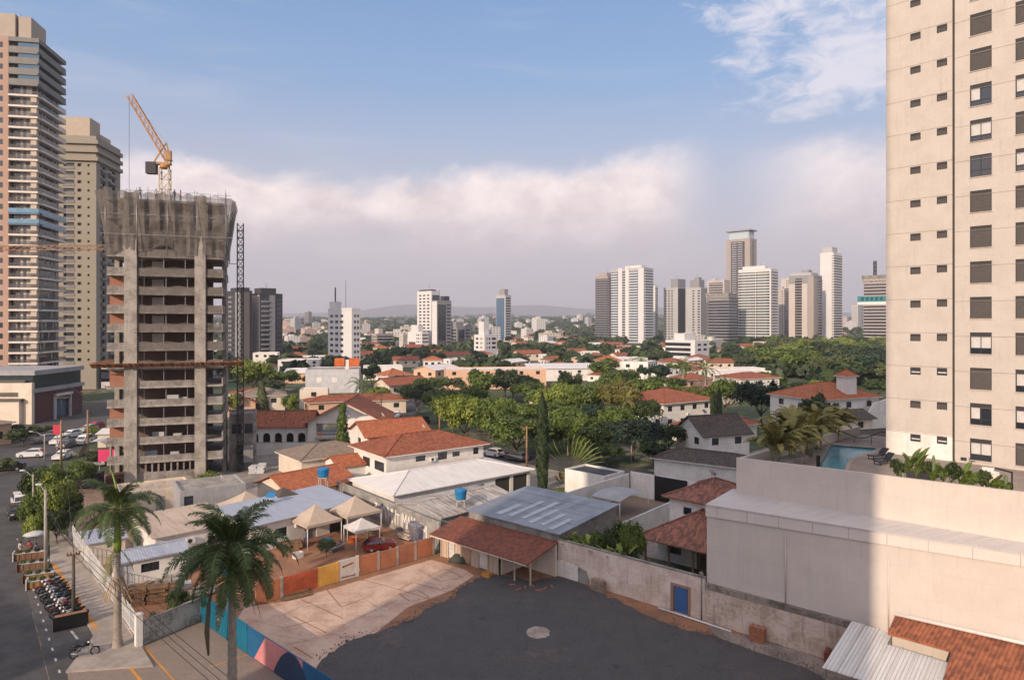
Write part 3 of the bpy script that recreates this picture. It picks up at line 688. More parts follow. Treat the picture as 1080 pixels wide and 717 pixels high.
o = b.build('pool_water', wm_, podium)
if o.data.polygons[0].normal.z < 0: o.data.flip_normals()
# the tower
for x in (6.2, 13.0): b = MB(); b.tube([(x, -.06, 3.1), (x, -.06, 8.1)], .045, 8); b.build('drain_pipe', M['beige'], podium)
tw = empty('apartment_tower', (34.9, 63.7, 0), R(-47.4), 'tall cream apartment tower with grey shutters rising from the pool podium', 'building')
FH, TOP = 3.03, 78.
smalls, bigs = [], []
for k in range(-4, 12):
    zc = 25.36 + FH * k; smalls += [(2.04, 2.89, zc - .33, zc + .33), (4.17, 4.98, zc - .28, zc + .38)]
    zb = 24.95 + FH * k; bigs += [(6.69, 8.26, zb - .92, zb + .93), (9.9, 11.47, zb - .92, zb + .93)]
b = MB(); dp = .15
wall_holes(b, (0, 0, 0), (1, 0, 0), (0, -1, 0), 5.38, 13.752, TOP, [h for h in smalls if h[3] > 13.75], dp)
wall_holes(b, (5.56, 0, 0), (1, 0, 0), (0, -1, 0), 24, 11.4, TOP, [(h[0] - 5.56, h[1] - 5.56, h[2], h[3]) for h in bigs], dp)
b.face([(0, 0, 11.4), (0, 0, TOP), (0, 18, TOP), (0, 18, 11.4)]); b.face([(29.56, 18, 11.4), (0, 18, 11.4), (0, 18, TOP), (29.56, 18, TOP)]); b.face([(29.56, 0, 11.4), (29.56, 18, 11.4), (29.56, 18, TOP), (29.56, 0, TOP)]); b.face([(0, 0, TOP), (29.56, 0, TOP), (29.56, 18, TOP), (0, 18, TOP)])
b.face([(5.38, 0, 11.4), (5.38, .35, 11.4), (5.38, .35, TOP), (5.38, 0, TOP)], 1); b.face([(5.56, .35, 11.4), (5.56, 0, 11.4), (5.56, 0, TOP), (5.56, .35, TOP)], 1); b.face([(5.38, .35, 11.4), (5.56, .35, 11.4), (5.56, .35, TOP), (5.38, .35, TOP)], 1)
b.build('wall', [M['tower'], mat('joint_grey', (.13, .12, .11), .9)], tw)
b = MB(); wall_holes(b, (0, 0, 0), (1, 0, 0), (0, -1, 0), 5.38, 11.4, 13.75, [h for h in smalls if h[3] < 13.75 and h[2] > 11.4], dp); b.build('plinth', M['white'], tw)
b = MB()
for k in range(-4, 18):
    z = 25.80 + FH * k - .02; b.box(0, 5.38, -.006, -.001, z, z + .035); b.box(5.56, 29, -.006, -.001, z - .28, z - .245)
b.build('render_joint', mat('joint_tan', (.24, .205, .18), .9), tw)
st_big = {8: 'shutter', 7: 'shutter', 6: 'half', 5: 'blindbox', 4: 'glass', -1: 'blindbox', -3: 'half', -4: 'blindbox', 13: 'glass', 10: 'blindbox'}
st_r = {6: 'blindbox', 4: 'half', 1: 'shutter', -2: 'blindbox', -3: 'half', 9: 'glass'}
for k in range(-4, 12):
    for (x0_, x1_), sts in (((6.69, 8.26), st_big), ((9.9, 11.47), st_r)):
        zb = 24.95 + FH * k - .92; put('window', window_mesh(1.57, 1.85, sts.get(k, 'shutter')), tw, ((x0_ + x1_) / 2, dp, zb))
    for i, (x0_, x1_) in enumerate(((2.04, 2.89), (4.17, 4.98))):
        put('bathroom_window', window_mesh(x1_ - x0_, .66, 'blindbox' if k in (-2, -4) else 'shutter'), tw, ((x0_ + x1_) / 2, dp, 25.36 + FH * k - (.33, .28)[i]))
msl = MB().box(-.06, 1.63, -.06, .02, -.99, -.925).mesh('sill', mat('sill_stone', (.50, .43, .36), .8))
for k in range(-4, 12):
    for x in (6.69, 9.9): put('sill', msl, tw, (x, 0, 24.95 + FH * k))
# the roofs in the bottom right corner
rt = empty('tiled_lean_to', wf(28.25, -.1), R(-41.5), 'bright orange clay tiled lean-to roof against the beige podium wall', 'building')
tz = lambda x, y: (x, y, 4.4 + .027 * x + .245 * y)
b = MB(); b.slab([tz(0, -2.1), tz(3.5, -2.3), tz(3.55, -6.5), tz(22, -6.5), tz(22, -.02), tz(0, -.02)], .12); b.build('roof', mat('orange_pan_tile', (.36, .125, .06), kind='tile', c2=(.17, .06, .035)), rt)
b = MB(); b.box(3.7, 22, -6.2, -6., 0, 2.7); b.box(3.7, 3.9, -6., -2.5, 0, 2.7); b.build('wall', M['cream'], rt)
b = MB(); b.tube([(0, -.2, 4.48), (22, -.2, 5.08)], .11); b.build('ridge_tile', M['white'], rt)
rt = empty('metal_canopy', wf(25.7, -.4), R(-41.5), 'white sheet metal canopy with a jagged edge beside the orange tiled roof', 'canopy')
b = MB()
for i in range(7):
    x = i * .85; e = -.3 - .06 * i if i < 3 else -1.8 - .04 * i
    b.slab([(x + .02, -6.5, 2.62), (x + .83, -6.5, 2.62), (x + .83, e, 2.62 + .129 * (e + 6.5)), (x + .02, e, 2.62 + .129 * (e + 6.5))], .05)
    b.bar((x + .84, -6.5, 2.65), (x + .84, e, 2.65 + .129 * (e + 6.5)), .05, .06)
b.build('roof_sheet', mat('white_sheet_metal', (.66, .65, .63), .5, kind='corrugated', c2=(.56, .55, .53)), rt)
b = MB()
for x, y in ((.15, -.6), (.15, -6.2), (4.9, -6.2), (2.5, -.8)): b.box(x - .05, x + .05, y - .05, y + .05, 0, 2.6 + (.7 if y > -2 else 0))
b.build('post', M['steel'], rt)

# ------------------------------------------------------------------ tile-roofed shed at the end of the lot and the hall behind it
SZ = -41.5
def sf(o, s, y, z=0.): c, n = math.cos(R(SZ)), math.sin(R(SZ)); return Vector((o[0] + c * s - n * y, o[1] + n * s + c * y, z))
S0 = (-7.2, 69.4)
rt = empty('open_shed', (*S0, 0), R(SZ), 'long low shed with a brown tiled lean-to roof and patched cream boards', 'shed')
b = MB(); b.slab([(-.7, -1.0, 2.32), (12.3, -1.0, 2.28), (12.3, 3.5, 3.2), (-.7, 3.5, 3.2)], .10); b.build('roof', mat('brown_tile', (.24, .075, .04), kind='tile', c2=(.13, .05, .035)), rt)
b = MB(); b.box(.1, 12.2, 3.2, 3.4, -.1, 3.0); b.box(.1, .3, .0, 3.2, -.1, 2.4); b.box(8.0, 8.15, .2, 3.2, -.1, 2.4); b.build('wall', M['cream'], rt)
b = MB()
xs = [0.1, 1.1, 2.0, 2.9, 4.2, 5.4, 6.6, 7.9]
for i, (x, x2) in enumerate(zip(xs[:-1], xs[1:])): b.box(x + .04, x2 - .04, -.02, .03, .12 if i % 2 else 0, 2.2 - .1 * (i % 3), (0, 1, 0, 2, 0, 1, 0)[i])
b.build('board_panel', [mat('cream_board', (.55, .44, .33), kind='boards', sc_=.5, c2=(.44, .33, .25)), mat('pale_board', (.60, .55, .50), var=.3), mat('tan_board', (.44, .29, .2), var=.4)], rt)
for x in (.12, 3.0, 6.6, 7.95, 10.0, 11.9):
    b = MB(); b.box(x - .06, x + .06, -.14, -.03, 0, 2.42); b.build('post', mat('cream_timber', (.55, .44, .33), var=.3), rt)
b = MB(); b.bar((-.6, -.95, 2.17), (12.2, -.95, 2.13), .08, .12); b.build('eave_beam', M['cream'], rt)
hall = house('metal_hall', 'wide workshop hall under a shallow grey galvanised roof behind the shed', 'building', sf(S0, .2, 3.75)[:2], SZ, 12.0, 9.8, 3.85, 'shed', .75, .25, 'concd', 'galv')
b = MB(); k = .75 / 9.8
for (x0_, x1_, y0_, y1_) in ((3.1, 3.9, .8, 4.2), (4.6, 5.2, 1, 6.5), (6.2, 6.8, 1.2, 7), (7.6, 8.2, .6, 5.2), (9, 9.6, .8, 4.4), (10.4, 11, .3, 3.6)):
    b.slab([(x0_, y0_, 3.97 + k * y0_), (x1_, y0_, 3.97 + k * y0_), (x1_, y1_, 3.97 + k * y1_), (x0_, y1_, 3.97 + k * y1_)], .03)
b.build('skylight_sheet', mat('translucent_sheet', (.42, .45, .47), .45), hall)
b = MB()
for y in (2.6, 5.2, 7.8): b.box(-.2, 12.2, y - .02, y + .02, 3.945 + k * y, 3.975 + k * y)
b.build('sheet_lap', mat('zinc', (.33, .35, .38), .4), hall)
# house with the veranda behind the wall, upper storey behind it
rt = house('veranda_house', 'white house with a mossy tiled veranda roof behind the long stained wall', 'house', (12.9, 66.6), SZ, 7.6, 8.8, 2.9, 'hip', 2.3, .7, 'white', 'tilem', trim='wood')
for c in kids(rt):
    if c.name.startswith('wall'): bpy.data.objects.remove(c)
b = MB(); wall_holes(b, (0, 2.6, 0), (1, 0, 0), (0, -1, 0), 7.6, -.1, 2.9, [(1.2, 2.6, .9, 2.2), (4.2, 5.2, 0, 2.2)], .14); b.face([(0, 2.6, 0), (0, 2.6, 2.9), (0, 8.8, 2.9), (0, 8.8, 0)]); b.build('wall', M['white'], rt)
put('window', window_mesh(1.4, 1.3, 'glass'), rt, (1.9, 2.74, .9)); put('door', door_mesh(1.0, 2.2, 'wood'), rt, (4.7, 2.74, 0))
for x in (.1, 2.6, 5.1, 7.4):
    b = MB(); b.box(x - .08, x + .08, .0, .16, 0, 2.8); b.build('post', M['wood'], rt)
house('white_house', 'white two storey house with small square windows and a red tiled roof beside the podium', 'house', (16.2, 70.2), SZ, 6.5, 7, 5.9, 'hip', 1.7, .6, 'white', 'tilem', wins=[('f', 2.0, 4.3, .9, .75, 'glass'), ('f', 4.2, 4.2, .8, .8, 'glass'), ('l', 3, 4.2, 1.2, 1, 'glass')], trim='wood')
# ------------------------------------------------------------------ property walls and the compound beside the lot
# concrete wall at the forecourt, then blue gate and mural fence, then the painted wall running away from the camera
wl = wall_run('concrete_wall', 'low mottled concrete wall with creeping plants between the street corner and the blue gate', A0, B0, 1.75, .18, mat('mottled_concrete', (.40, .37, .33), var=.7, streak=.4, c2=(.17, .16, .13)), cap=M['concd'])
rt = empty('corner_pillar', (-27.3, 49.9, 0), R(46), 'white pillar at the street corner where the railing meets the concrete wall', 'pillar')
b = MB(); b.box(-.22, .22, -.22, .22, -.1, 2.35); b.build('shaft', M['white'], rt)
b = MB(); b.box(-.27, .27, -.27, .27, 2.352, 2.45); b.build('capstone', M['white'], rt)
def fence_line(name, label, a, c, n, hh, pm, fm, cat='fence', plinth=.35):
    a, c = Vector(a), Vector(c); L = (c - a).length
    rt = empty(name, (a.x, a.y, 0), math.atan2((c - a).y, (c - a).x), label, cat)
    if plinth: b = MB(); b.box(0, L, -.08, .08, -.1, plinth); b.build('plinth', M['conc'], rt)
    for i in range(n + 1):
        b = MB(); x = L * i / n; b.box(x - .05, x + .05, -.05, .05, 0, hh + .1); b.build('post', pm, rt)
    for i in range(n):
        x0, x1 = L * i / n + .06, L * (i + 1) / n - .06; b = MB()
        b.box(x0, x1, -.02, .02, hh - .06, hh); b.box(x0, x1, -.02, .02, plinth + .08, plinth + .14); b.box(x0, x1, -.02, .02, hh * .62, hh * .62 + .05)
        k = int((x1 - x0) / .13)
        for j in range(1, k): xx = x0 + (x1 - x0) * j / k; b.box(xx - .012, xx + .012, -.012, .012, plinth + .14, hh - .06)
        b.build('railing_panel', fm, rt)
    return rt
fence_line('railing_fence', 'white steel railing fence along the street pavement', (-27.5, 50.2), (-48.4, 74.6), 13, 2.1, M['rail'], M['rail'])
# blue gate and mural: sheets of profiled steel; the mural's waves are shapes of their own colour fields on the panel
gd = (Vector((-9.2, 39.9)) - Vector(B0)).normalized(); grz = math.atan2(gd.y, gd.x); GL = (Vector((-9.2, 39.9)) - Vector(B0)).length
rt = empty('mural_fence', (*B0, 0), grz, 'teal steel fence with a pink and navy wave mural in front of the lot', 'fence')
pan = [(0.1, 2.4, 'teal'), (2.45, 5.2, 'teal'), (5.25, 8.0, 'teal')]
for i, (x0_, x1_, m_) in enumerate(pan):
    b = MB(); b.box(x0_, x1_, -.03, .03, .05, 2.2 - .05 * i)
    for j in range(int((x1_ - x0_) / .25)): b.box(x0_ + .25 * j + .06, x0_ + .25 * j + .14, -.055, -.031, .08, 2.15 - .05 * i)
    b.build('gate_leaf' if i < 2 else 'panel', M[m_], rt)
def wave(x0, x1, z0f, z1f, m_, y, nm):
    b = MB(); n = 24; up = [(x0 + (x1 - x0) * i / n, z1f(x0 + (x1 - x0) * i / n)) for i in range(n + 1)]; dn = [(x, z0f(x)) for x, z in up]
    for i in range(n):
        if up[i][1] - dn[i][1] > .01 or up[i+1][1] - dn[i+1][1] > .01: b.face([(dn[i][0], y, dn[i][1]), (dn[i+1][0], y, dn[i+1][1]), (up[i+1][0], y, up[i+1][1]), (up[i][0], y, up[i][1])])
    b.build(nm, m_, rt)
b = MB(); b.box(8.05, GL, -.03, .03, .03, 2.05); b.build('panel', mat('teal_sheet', (.014, .11, .24), .6), rt)
wave(9.0, 15.5, lambda x: .05, lambda x: max(.05, min(2.03, (x - 9.0) * 1.25)), M['pink'], -.034, 'mural_field')
wave(11.8, 19.5, lambda x: .05, lambda x: max(.05, min(2.03, 2.1 - (x - 14.2) ** 2 * .34)), M['navy'], -.037, 'mural_field')
b = MB(); b.tube([(4.9, -.05, 0), (4.9, -.05, 3.6)], .06); b.build('gate_post', M['teal'], rt)
b = MB(); b.lathe([(.16, -.03), (.16, .03)], (3.5, -.075, 1.15), 14, axis='y'); b.build('round_sign', M['yellow'], rt)
# painted wall: brick red, yellow, pale mural, then orange bays with piers
ud = (Vector(C0) - Vector(B0)).normalized(); urz = math.atan2(ud.y, ud.x); UL = (Vector(C0) - Vector(B0)).length
rt = empty('painted_wall', (*B0, 0), urz, 'orange brick boundary wall with one yellow bay and one pale mural bay', 'wall')
kx = lambda px: (lambda k: (k * B0[1] - B0[0]) / (ud.x - k * ud.y))((px - 540) / F)
bays = [(kx(268), kx(297), 'ob', 1.75), (kx(297), kx(333), 'or', 1.7), (kx(333), kx(356), 'ye', 1.75), (kx(356), kx(377), 'mu', 1.85)] + [(kx(a), kx(c), 'ob', h_) for a, c, h_ in ((377, 399, 1.75), (399, 419, 1.7), (419, 438, 1.75), (438, 457, 1.8))]
pm_ = {'ob': mat('orange_brick', (.42, .16, .075), kind='plain', var=.55, streak=.35, c2=(.30, .12, .07)), 'or': mat('orange_red_paint', (.45, .10, .04), var=.4, streak=.3), 'ye': mat('ochre_paint', (.58, .33, .06), var=.4, streak=.2, c2=(.45, .22, .06)), 'mu': mat('pale_mural_paint', (.45, .50, .48), var=.5, c2=(.55, .45, .38))}
for x0_, x1_, k, h_ in bays:
    b = MB(); b.box(x0_ + .12, x1_ - .12, -.08, .08, -.1, h_)
    if k == 'ob' :
        for j in range(4): b.box(x0_ + .12, x1_ - .12, -.085, -.081, .35 * (j + 1), .35 * (j + 1) + .02)
    o = b.build('bay', pm_[k], rt)
    b = MB(); b.box(x1_ - .115, x1_ + .115, -.11, .11, -.1, h_ + .06); b.build('pier', M['conc'] if k == 'ob' else pm_[k], rt)
    if k == 'mu':
        b = MB()
        for (u, z, r_) in ((.5, .6, .3), (1.1, .45, .34), (1.75, .6, .3), (1.2, .95, .22)):
            b.lathe([(r_, -.012), (r_, .012)], (x0_ + .2 + u, -.09, z), 12, axis='y')
        b.build('mural_shape', M['canvasw'], rt)
        b = MB(); b.bar((x0_ + .4, -.105, 1.25), (x1_ - .5, -.105, 1.4), .02, .12); b.bar((x0_ + .3, -.105, .3), (x1_ - .3, -.105, .25), .02, .1); b.build('mural_stroke', M['tile'], rt)
# the grey wall with white graffiti
def gp(px, py, z): return at(px, py, z)[:2]
gA, gB = Vector((-24.5, 91.5)), Vector((-7.6, 71.2))
GLn = (gB - gA).length
rt = empty('graffiti_wall', (*gA, 0), math.atan2((gB - gA).y, (gB - gA).x), 'dirty grey wall with white sprayed graffiti behind the tents', 'wall')
b = MB(); b.box(0, GLn, 0, .2, -.1, 2.75); b.build('masonry', mat('dirty_grey_wall', (.33, .31, .28), var=.5, streak=.45), rt)
b = MB(); b.box(-.02, GLn, -.05, .25, 2.752, 2.86); b.build('coping', M['conc'], rt)
b = MB(); gx_ = 12.6; random.seed(5)
strokes = {'T': [(0, 1, 1, 1), (.5, 0, .5, 1)], 'I': [(.5, 0, .5, 1)], 'Y': [(0, 1, .5, .5), (1, 1, .5, .5), (.5, 0, .5, .5)], 'V': [(0, 1, .5, 0), (1, 1, .5, 0)], 'M': [(0, 0, 0, 1), (0, 1, .5, .4), (.5, .4, 1, 1), (1, 1, 1, 0)], 'N': [(0, 0, 0, 1), (0, 1, 1, 0), (1, 0, 1, 1)], 'A': [(0, 0, .5, 1), (.5, 1, 1, 0), (.2, .4, .8, .4)]}
for ch in 'TIYVMNTIMAYTIM':
    wd = .35 if ch == 'I' else .75; hh = random.uniform(1.2, 1.65)
    for x1_, z1_, x2_, z2_ in strokes[ch]: b.bar((gx_ + x1_ * wd, -.012, .65 + z1_ * hh), (gx_ + x2_ * wd, -.014, .65 + z2_ * hh), .02, .15, up=(0, 1, 0)) if False else b.bar((gx_ + x1_ * wd, -.012, .65 + z1_ * hh), (gx_ + x2_ * wd, -.013, .65 + z2_ * hh), .16, .02, up=(0, 1, 0))
    gx_ += wd + .16
b.build('graffiti', M['white'], rt)
# houses of the middle ground ------------------------------------------------
W2 = lambda f, a, z, s='glass': [(f, a, z, 1.5, 1.0, s)]
house('flat_white_house', 'wide white fibre cement hip roof on a low white house with arched porch', 'house', (-14.2, 82.2), 40.5, 22.0, 10.6, 3.0, 'hip', 1.25, .5, 'white', 'fibro', wins=[('f', 13, 1.0, 1.6, 1.2, 'glass'), ('f', 10, 1, 1.6, 1.2, 'glass')], doors=[('f', 17.0, .0, 2.6, 2.5, 'open'), ('f', 20.2, 0, 2.6, 2.5, 'open')])
house('stained_roof_house', 'low house with a blotchy brown and white fibre cement roof below the blue tank', 'house', (-7.6, 73.3), 45, 11.5, 8.0, 2.75, 'gable_x', .75, .3, 'grey', 'fibrod', wins=[('f', 6, 1, 1.4, 1, 'glass')])
house('brown_roof_house', 'white two storey house with a wide reddish brown hip roof behind the white roof', 'house', (-17.6, 95.6), 37.5, 16.6, 10.6, 5.0, 'hip', 1.9, .75, 'white', 'tile', wins=[('f', 5.5, 3.6, 1.6, .8, 'glass'), ('f', 9.2, 3.4, 1.6, 1.1, 'glass'), ('f', 11.6, 3.6, 1.3, .7, 'glass'), ('f', 15.2, 3.5, 1.0, 1.0, 'glass'), ('l', 2.2, 2.6, 3.0, 1.3, 'glass'), ('l', 6.4, 2.6, 2.4, 1.3, 'glass'), ('f', 3, .9, 1.6, 1.1, 'glass')])
house('orange_roof_house', 'white two storey house with a bright orange gable roof and barred windows', 'house', (-22.8, 107.5), 30, 10.4, 8.5, 5.8, 'gable_x', 1.7, .6, 'white', 'tileb', wins=[('f', 2.4, 3.9, 2.6, 1.5, 'glass'), ('f', 5.4, 4.3, 1.0, .9, 'glass'), ('f', 8.2, 3.9, 2.4, 1.5, 'glass'), ('l', 4, 3.8, 1.5, 1.2, 'glass'), ('f', 2.4, .9, 2.2, 1.3, 'glass')])
# arched villa
rt = house('arched_villa', 'white villa with an arcade of round arches and a red tiled gabled wing', 'house', (-52.0, 127), 3.5, 14.0, 8.5, 4.4, 'gable_x', 2.2, .6, 'white', 'tile')
ow = [c for c in kids(rt) if c.name.startswith('wall')][0]; bpy.data.objects.remove(ow)
b = MB()
b.face([(0, 8.5, -.2), (0, 0, -.2), (0, 0, 4.4), (0, 8.5, 4.4)]); b.face([(14, 0, -.2), (14, 8.5, -.2), (14, 8.5, 4.4), (14, 0, 4.4)]); b.face([(14, 8.5, -.2), (0, 8.5, -.2), (0, 8.5, 4.4), (14, 8.5, 4.4)])
b.face([(0, 0, 4.4), (0, 4.25, 6.6), (0, 8.5, 4.4)]); b.face([(14, 0, 4.4), (14, 4.25, 6.6), (14, 8.5, 4.4)][::-1])
cen = [1.9 + 2.15 * i for i in range(6)]; rad = .68; spring = 2.4; xprev = 0.
b.face([(0, 0, -.2), (14, 0, -.2), (14, 0, 1.15), (0, 0, 1.15)])
for cx in cen:
    b.face([(xprev, 0, 1.15), (cx - rad, 0, 1.15), (cx - rad, 0, spring), (cx - rad, 0, 4.4), (xprev, 0, 4.4)])
    arc = [(cx - rad * math.cos(math.pi * k / 10), 0, spring + rad * math.sin(math.pi * k / 10)) for k in range(11)]
    for p, q_ in zip(arc[:-1], arc[1:]):
        b.face([p, q_, (q_[0], 0, 4.4), (p[0], 0, 4.4)]); b.face([p, (p[0], .35, p[2]), (q_[0], .35, q_[2]), q_])
    b.face([(cx - rad, 0, 1.15), (cx - rad, .35, 1.15), (cx - rad, .35, spring), (cx - rad, 0, spring)][::-1]); b.face([(cx + rad, 0, 1.15), (cx + rad, .35, 1.15), (cx + rad, .35, spring), (cx + rad, 0, spring)]); b.face([(cx - rad, 0, 1.15), (cx + rad, 0, 1.15), (cx + rad, .35, 1.15), (cx - rad, .35, 1.15)][::-1])
    xprev = cx + rad
b.face([(xprev, 0, 1.15), (14, 0, 1.15), (14, 0, 4.4), (xprev, 0, 4.4)])
b.face([(0.2, 1.8, 0), (13.8, 1.8, 0), (13.8, 1.8, 4.2), (0.2, 1.8, 4.2)], 1)  # back of the arcade coloured dark to stand for its shade
b.build('wall', [M['white'], M['shade']], rt)
for c in list(kids(rt)):
    if c.name.startswith('roof'): pass
wg = empty('wing_origin', (14.1, -1.6, 0)); bpy.data.objects.remove(wg)
b = MB(); ww, dd, hh, rs = 14.0, 12.0, 5.2, 3.6
wall_holes(b, (14.1, -1.4, 0), (1, 0, 0), (0, -1, 0), ww, -.2, hh, [(15.6 - 14.1, 20.5 - 14.1, 2.6, 5.0), (8.2, 10.2, 3.2, 4.6), (2.0, 4.4, .1, 2.0)], 1.2)
b.face([(14.1, -1.4, -.2), (14.1, -1.4, hh), (14.1, dd, hh), (14.1, dd, -.2)]); b.face([(14.1, -1.4, hh), (14.1 + ww, -1.4, hh), (14.1 + ww / 2, -1.4, hh + rs)]); b.face([(28.1, -1.4, -.2), (28.1, dd, -.2), (28.1, dd, hh), (28.1, -1.4, hh)])
b.build('gable_wall', M['white'], rt)
g2 = gable_roof(ww, dd + 1.4, hh, .8, rs, 'y'); g2.v = [(x + 14.1, y - 1.4, z) for x, y, z in g2.v]; g2.build('gable_roof', M['tile'], rt)
b = MB(); b.box(15.5, 20.7, -2.3, -1.38, 2.35, 2.5)
for i in range(12): b.box(15.55 + i * .46, 15.6 + i * .46, -2.28, -2.23, 2.5, 3.35)
b.box(15.5, 20.7, -2.3, -2.2, 3.35, 3.45); b.build('balcony', M['lgrey'], rt)
b = MB(); b.lathe([(.9, -.02), (.9, .02)], (21.1, -1.43, 6.5), 20, axis='y'); b.build('gable_vent', M['lgrey'], rt)
b = MB(); b.box(15.2, 16.6, -.6, -.3, 2.6, 3.3); b.build('balcony_furniture', M['orange'], rt)
wall_run('garden_wall', 'pale garden wall along the terrace below the arched villa', (-51.8, 121.6), (-33, 122.6), 2.2, .2, M['white'], cap=M['concd'])
house('clay_roof_house', 'low house with a worn bright orange gable roof beside the blue barrel tank', 'house', (-27.6, 84.6), 48, 9.5, 8.0, 2.6, 'gable_x', 1.5, .5, 'cream', 'tileb')
house('small_clay_house', 'small white house with a low orange tiled roof near the conifer', 'house', (-25.0, 98.5), 35, 8.0, 5.5, 2.9, 'gable_x', 1.0, .4, 'white', 'tileb')
house('taupe_roof_house', 'low house with broad grey brown tiled roofs in front of the arched villa', 'house', (-31.6, 102.5), 40, 12, 9, 3.0, 'hip', 1.5, .5, 'cream', 'tileg')
house('grey_flat_building', 'grey flat topped building with dark downpipes beside the unfinished tower', 'building', (-38.2, 78.6), 33, 7.2, 6, 4.3, 'flat', 0, 0, 'grey', 'conc', wins=[('f', .9, 2.0, 1.0, 1.6, 'dark')])
house('site_office_block', 'plain cream flat roofed block at the foot of the unfinished tower', 'building', (-47.5, 82.5), 33, 8.0, 6, 3.0, 'flat', 0, 0, 'cream', 'fibrob', doors=[('f', 4.5, 0, 1.1, 2.1, 'grey')])
house('beige_roof_building', 'low building under long beige fibre cement roof sheets behind the white hut', 'building', (-34.8, 66.6), 43, 7.2, 7.6, 2.7, 'shed', .5, .35, 'white', 'fibrob', wins=[('f', 5.6, .9, 1.2, .9, 'glass')])
house('blue_roof_building', 'long low building under a pale blue grey corrugated metal roof behind the tents', 'building', (-26.6, 69.6), 50, 13.2, 7.4, 2.9, 'shed', .55, .35, 'white', 'blue_roof', doors=[('f', 7.2, 0, 1.1, 2.1, 'grey'), ('f', 10.5, 0, 2.2, 2.2, 'open')], wins=[('f', 3.4, 1, 1.4, 1.0, 'glass')])
rt = house('white_hut', 'white site hut with a pale mono pitch roof and one dark window behind the railing', 'hut', (-35.0, 60.6), 38, 5.6, 3.4, 2.35, 'gable_x', .42, .3, 'white', 'blue_roof', wins=[('f', 2.6, 1.05, 1.5, .8, 'glass')], doors=[('f', .75, .05, 1.0, 2.0, 'lgrey')])
house('small_shed', 'small cream shed with a tilted pale blue roof behind the street trees', 'shed', (-41.0, 66.0), 40, 3.2, 3.0, 2.3, 'shed', .4, .25, 'cream', 'blue_roof')
# white yard walls with the car port, small dark roofed house
wall_run('yard_wall', 'white wall of the car yard running from the metal hall to its corner', (3.4, 79.3), (16.1, 93.7), 3.0, .2, M['white'])
wall_run('yard_end_wall', 'tall white end wall of the car yard with one black panel', (16.25, 93.6), (23.4, 87.3), 3.3, .2, M['white'])
e_ = Vector((23.4 - 16.25, 87.3 - 93.6)).normalized(); 
rt = empty('black_panel', (16.25 + e_.x * 3.9 + e_.y * .06, 93.6 + e_.y * 3.9 - e_.x * .06, 0), math.atan2(e_.y, e_.x), 'black steel gate panel standing in the white yard end wall', 'panel')
b = MB(); b.box(0, 4.6, -.13, -.03, .05, 3.32); b.build('panel_sheet', M['black'], rt); b = MB(); b.box(-.1, 0, -.15, -.02, 0, 3.4); b.build('jamb', M['dark'], rt)
wall_run('low_yard_wall', 'low white parapet wall between the car yard and the mossy tiled house', (10.4, 71.0), (21.8, 84.6), 2.3, .2, M['white'], cap=M['lgrey'])
sheet('yard_paving', [(3.6, 79.2), (10.6, 71.3), (23.4, 87), (16.2, 93.4)], .02, mat('brown_paving', (.26, .18, .13), kind='brick', c2=(.2, .14, .1)))
house('dark_roof_annex', 'small flat roofed annex with white parapets and a dark solar roof by the lawn', 'house', (12.2, 90.6), 45, 4.6, 6.8, 3.3, 'flat', 0, 0, 'white', 'dark')
rt = empty('carport', (12.9, 81.6, 0), R(45), 'grey tensioned fabric car port on white posts in the white walled yard', 'carport')
b = MB(); n = 10
for i in range(n):
    for j in range(6):
        q4 = []
        for di, dj in ((0, 0), (1, 0), (1, 1), (0, 1)):
            u, v = (i + di) / n, (j + dj) / 6; q4.append((u * 6.2, v * 4.4, 2.25 + .75 * math.sin(math.pi * u) ** .8 * (.55 + .45 * math.sin(math.pi * v))))
        b.face(q4, 0, True)
b.build('canopy', mat('grey_fabric', (.36, .36, .37), .8), rt)
for x, y in ((.1, .1), (6.1, .1), (.1, 4.3), (6.1, 4.3)): b = MB(); b.tube([(x, y, 0), (x, y, 2.28)], .06); b.build('post', M['rail'], rt)
# tents
def tent(name, label, x, y, rz, wd, he, hp_, m_, group=None, legs=True):
    rt = empty(name, (x, y, 0), R(rz), label, 'tent', group); a = wd / 2; b = MB(); n = 6
    cs = [(-a, -a), (a, -a), (a, a), (-a, a)]
    for k in range(4):
        p, q_ = cs[k], cs[(k+1) % 4]
        for i in range(n):
            t0, t1 = i / n, (i + 1) / n
            f0, f1 = he + (hp_ - he) * t0 ** 1.35, he + (hp_ - he) * t1 ** 1.35
            P_ = lambda c, t: (c[0] * (1 - t), c[1] * (1 - t))
            (p0x, p0y), (q0x, q0y), (p1x, p1y), (q1x, q1y) = P_(p, t0), P_(q_, t0), P_(p, t1), P_(q_, t1)
            b.face([(p0x, p0y, f0), (q0x, q0y, f0), (q1x, q1y, f1), (p1x, p1y, f1)] if t1 < 1 else [(p0x, p0y, f0), (q0x, q0y, f0), (0, 0, f1)])
        b.face([(p[0], p[1], he - .28), (q_[0], q_[1], he - .28), (q_[0], q_[1], he), (p[0], p[1], he)])
    b.build('canopy', m_, rt)
    if legs:
        for c in cs: bb = MB(); bb.tube([(c[0] * .97, c[1] * .97, 0), (c[0] * .97, c[1] * .97, he)], .045, 6); bb.build('leg', M['rail'], rt)
        bb = MB()
        for k in range(4): bb.bar((cs[k][0] * .97, cs[k][1] * .97, he - .05), (cs[(k+1) % 4][0] * .97, cs[(k+1) % 4][1] * .97, he - .05), .05)
        bb.build('frame', M['rail'], rt)
    return rt
sheet('dirt_yard', [(-24.4, 55.5), (-8.2, 70.4), (-9.5, 73), (-17, 82), (-27, 70), (-34, 60), (-27.5, 51)], .012, M['soil'])
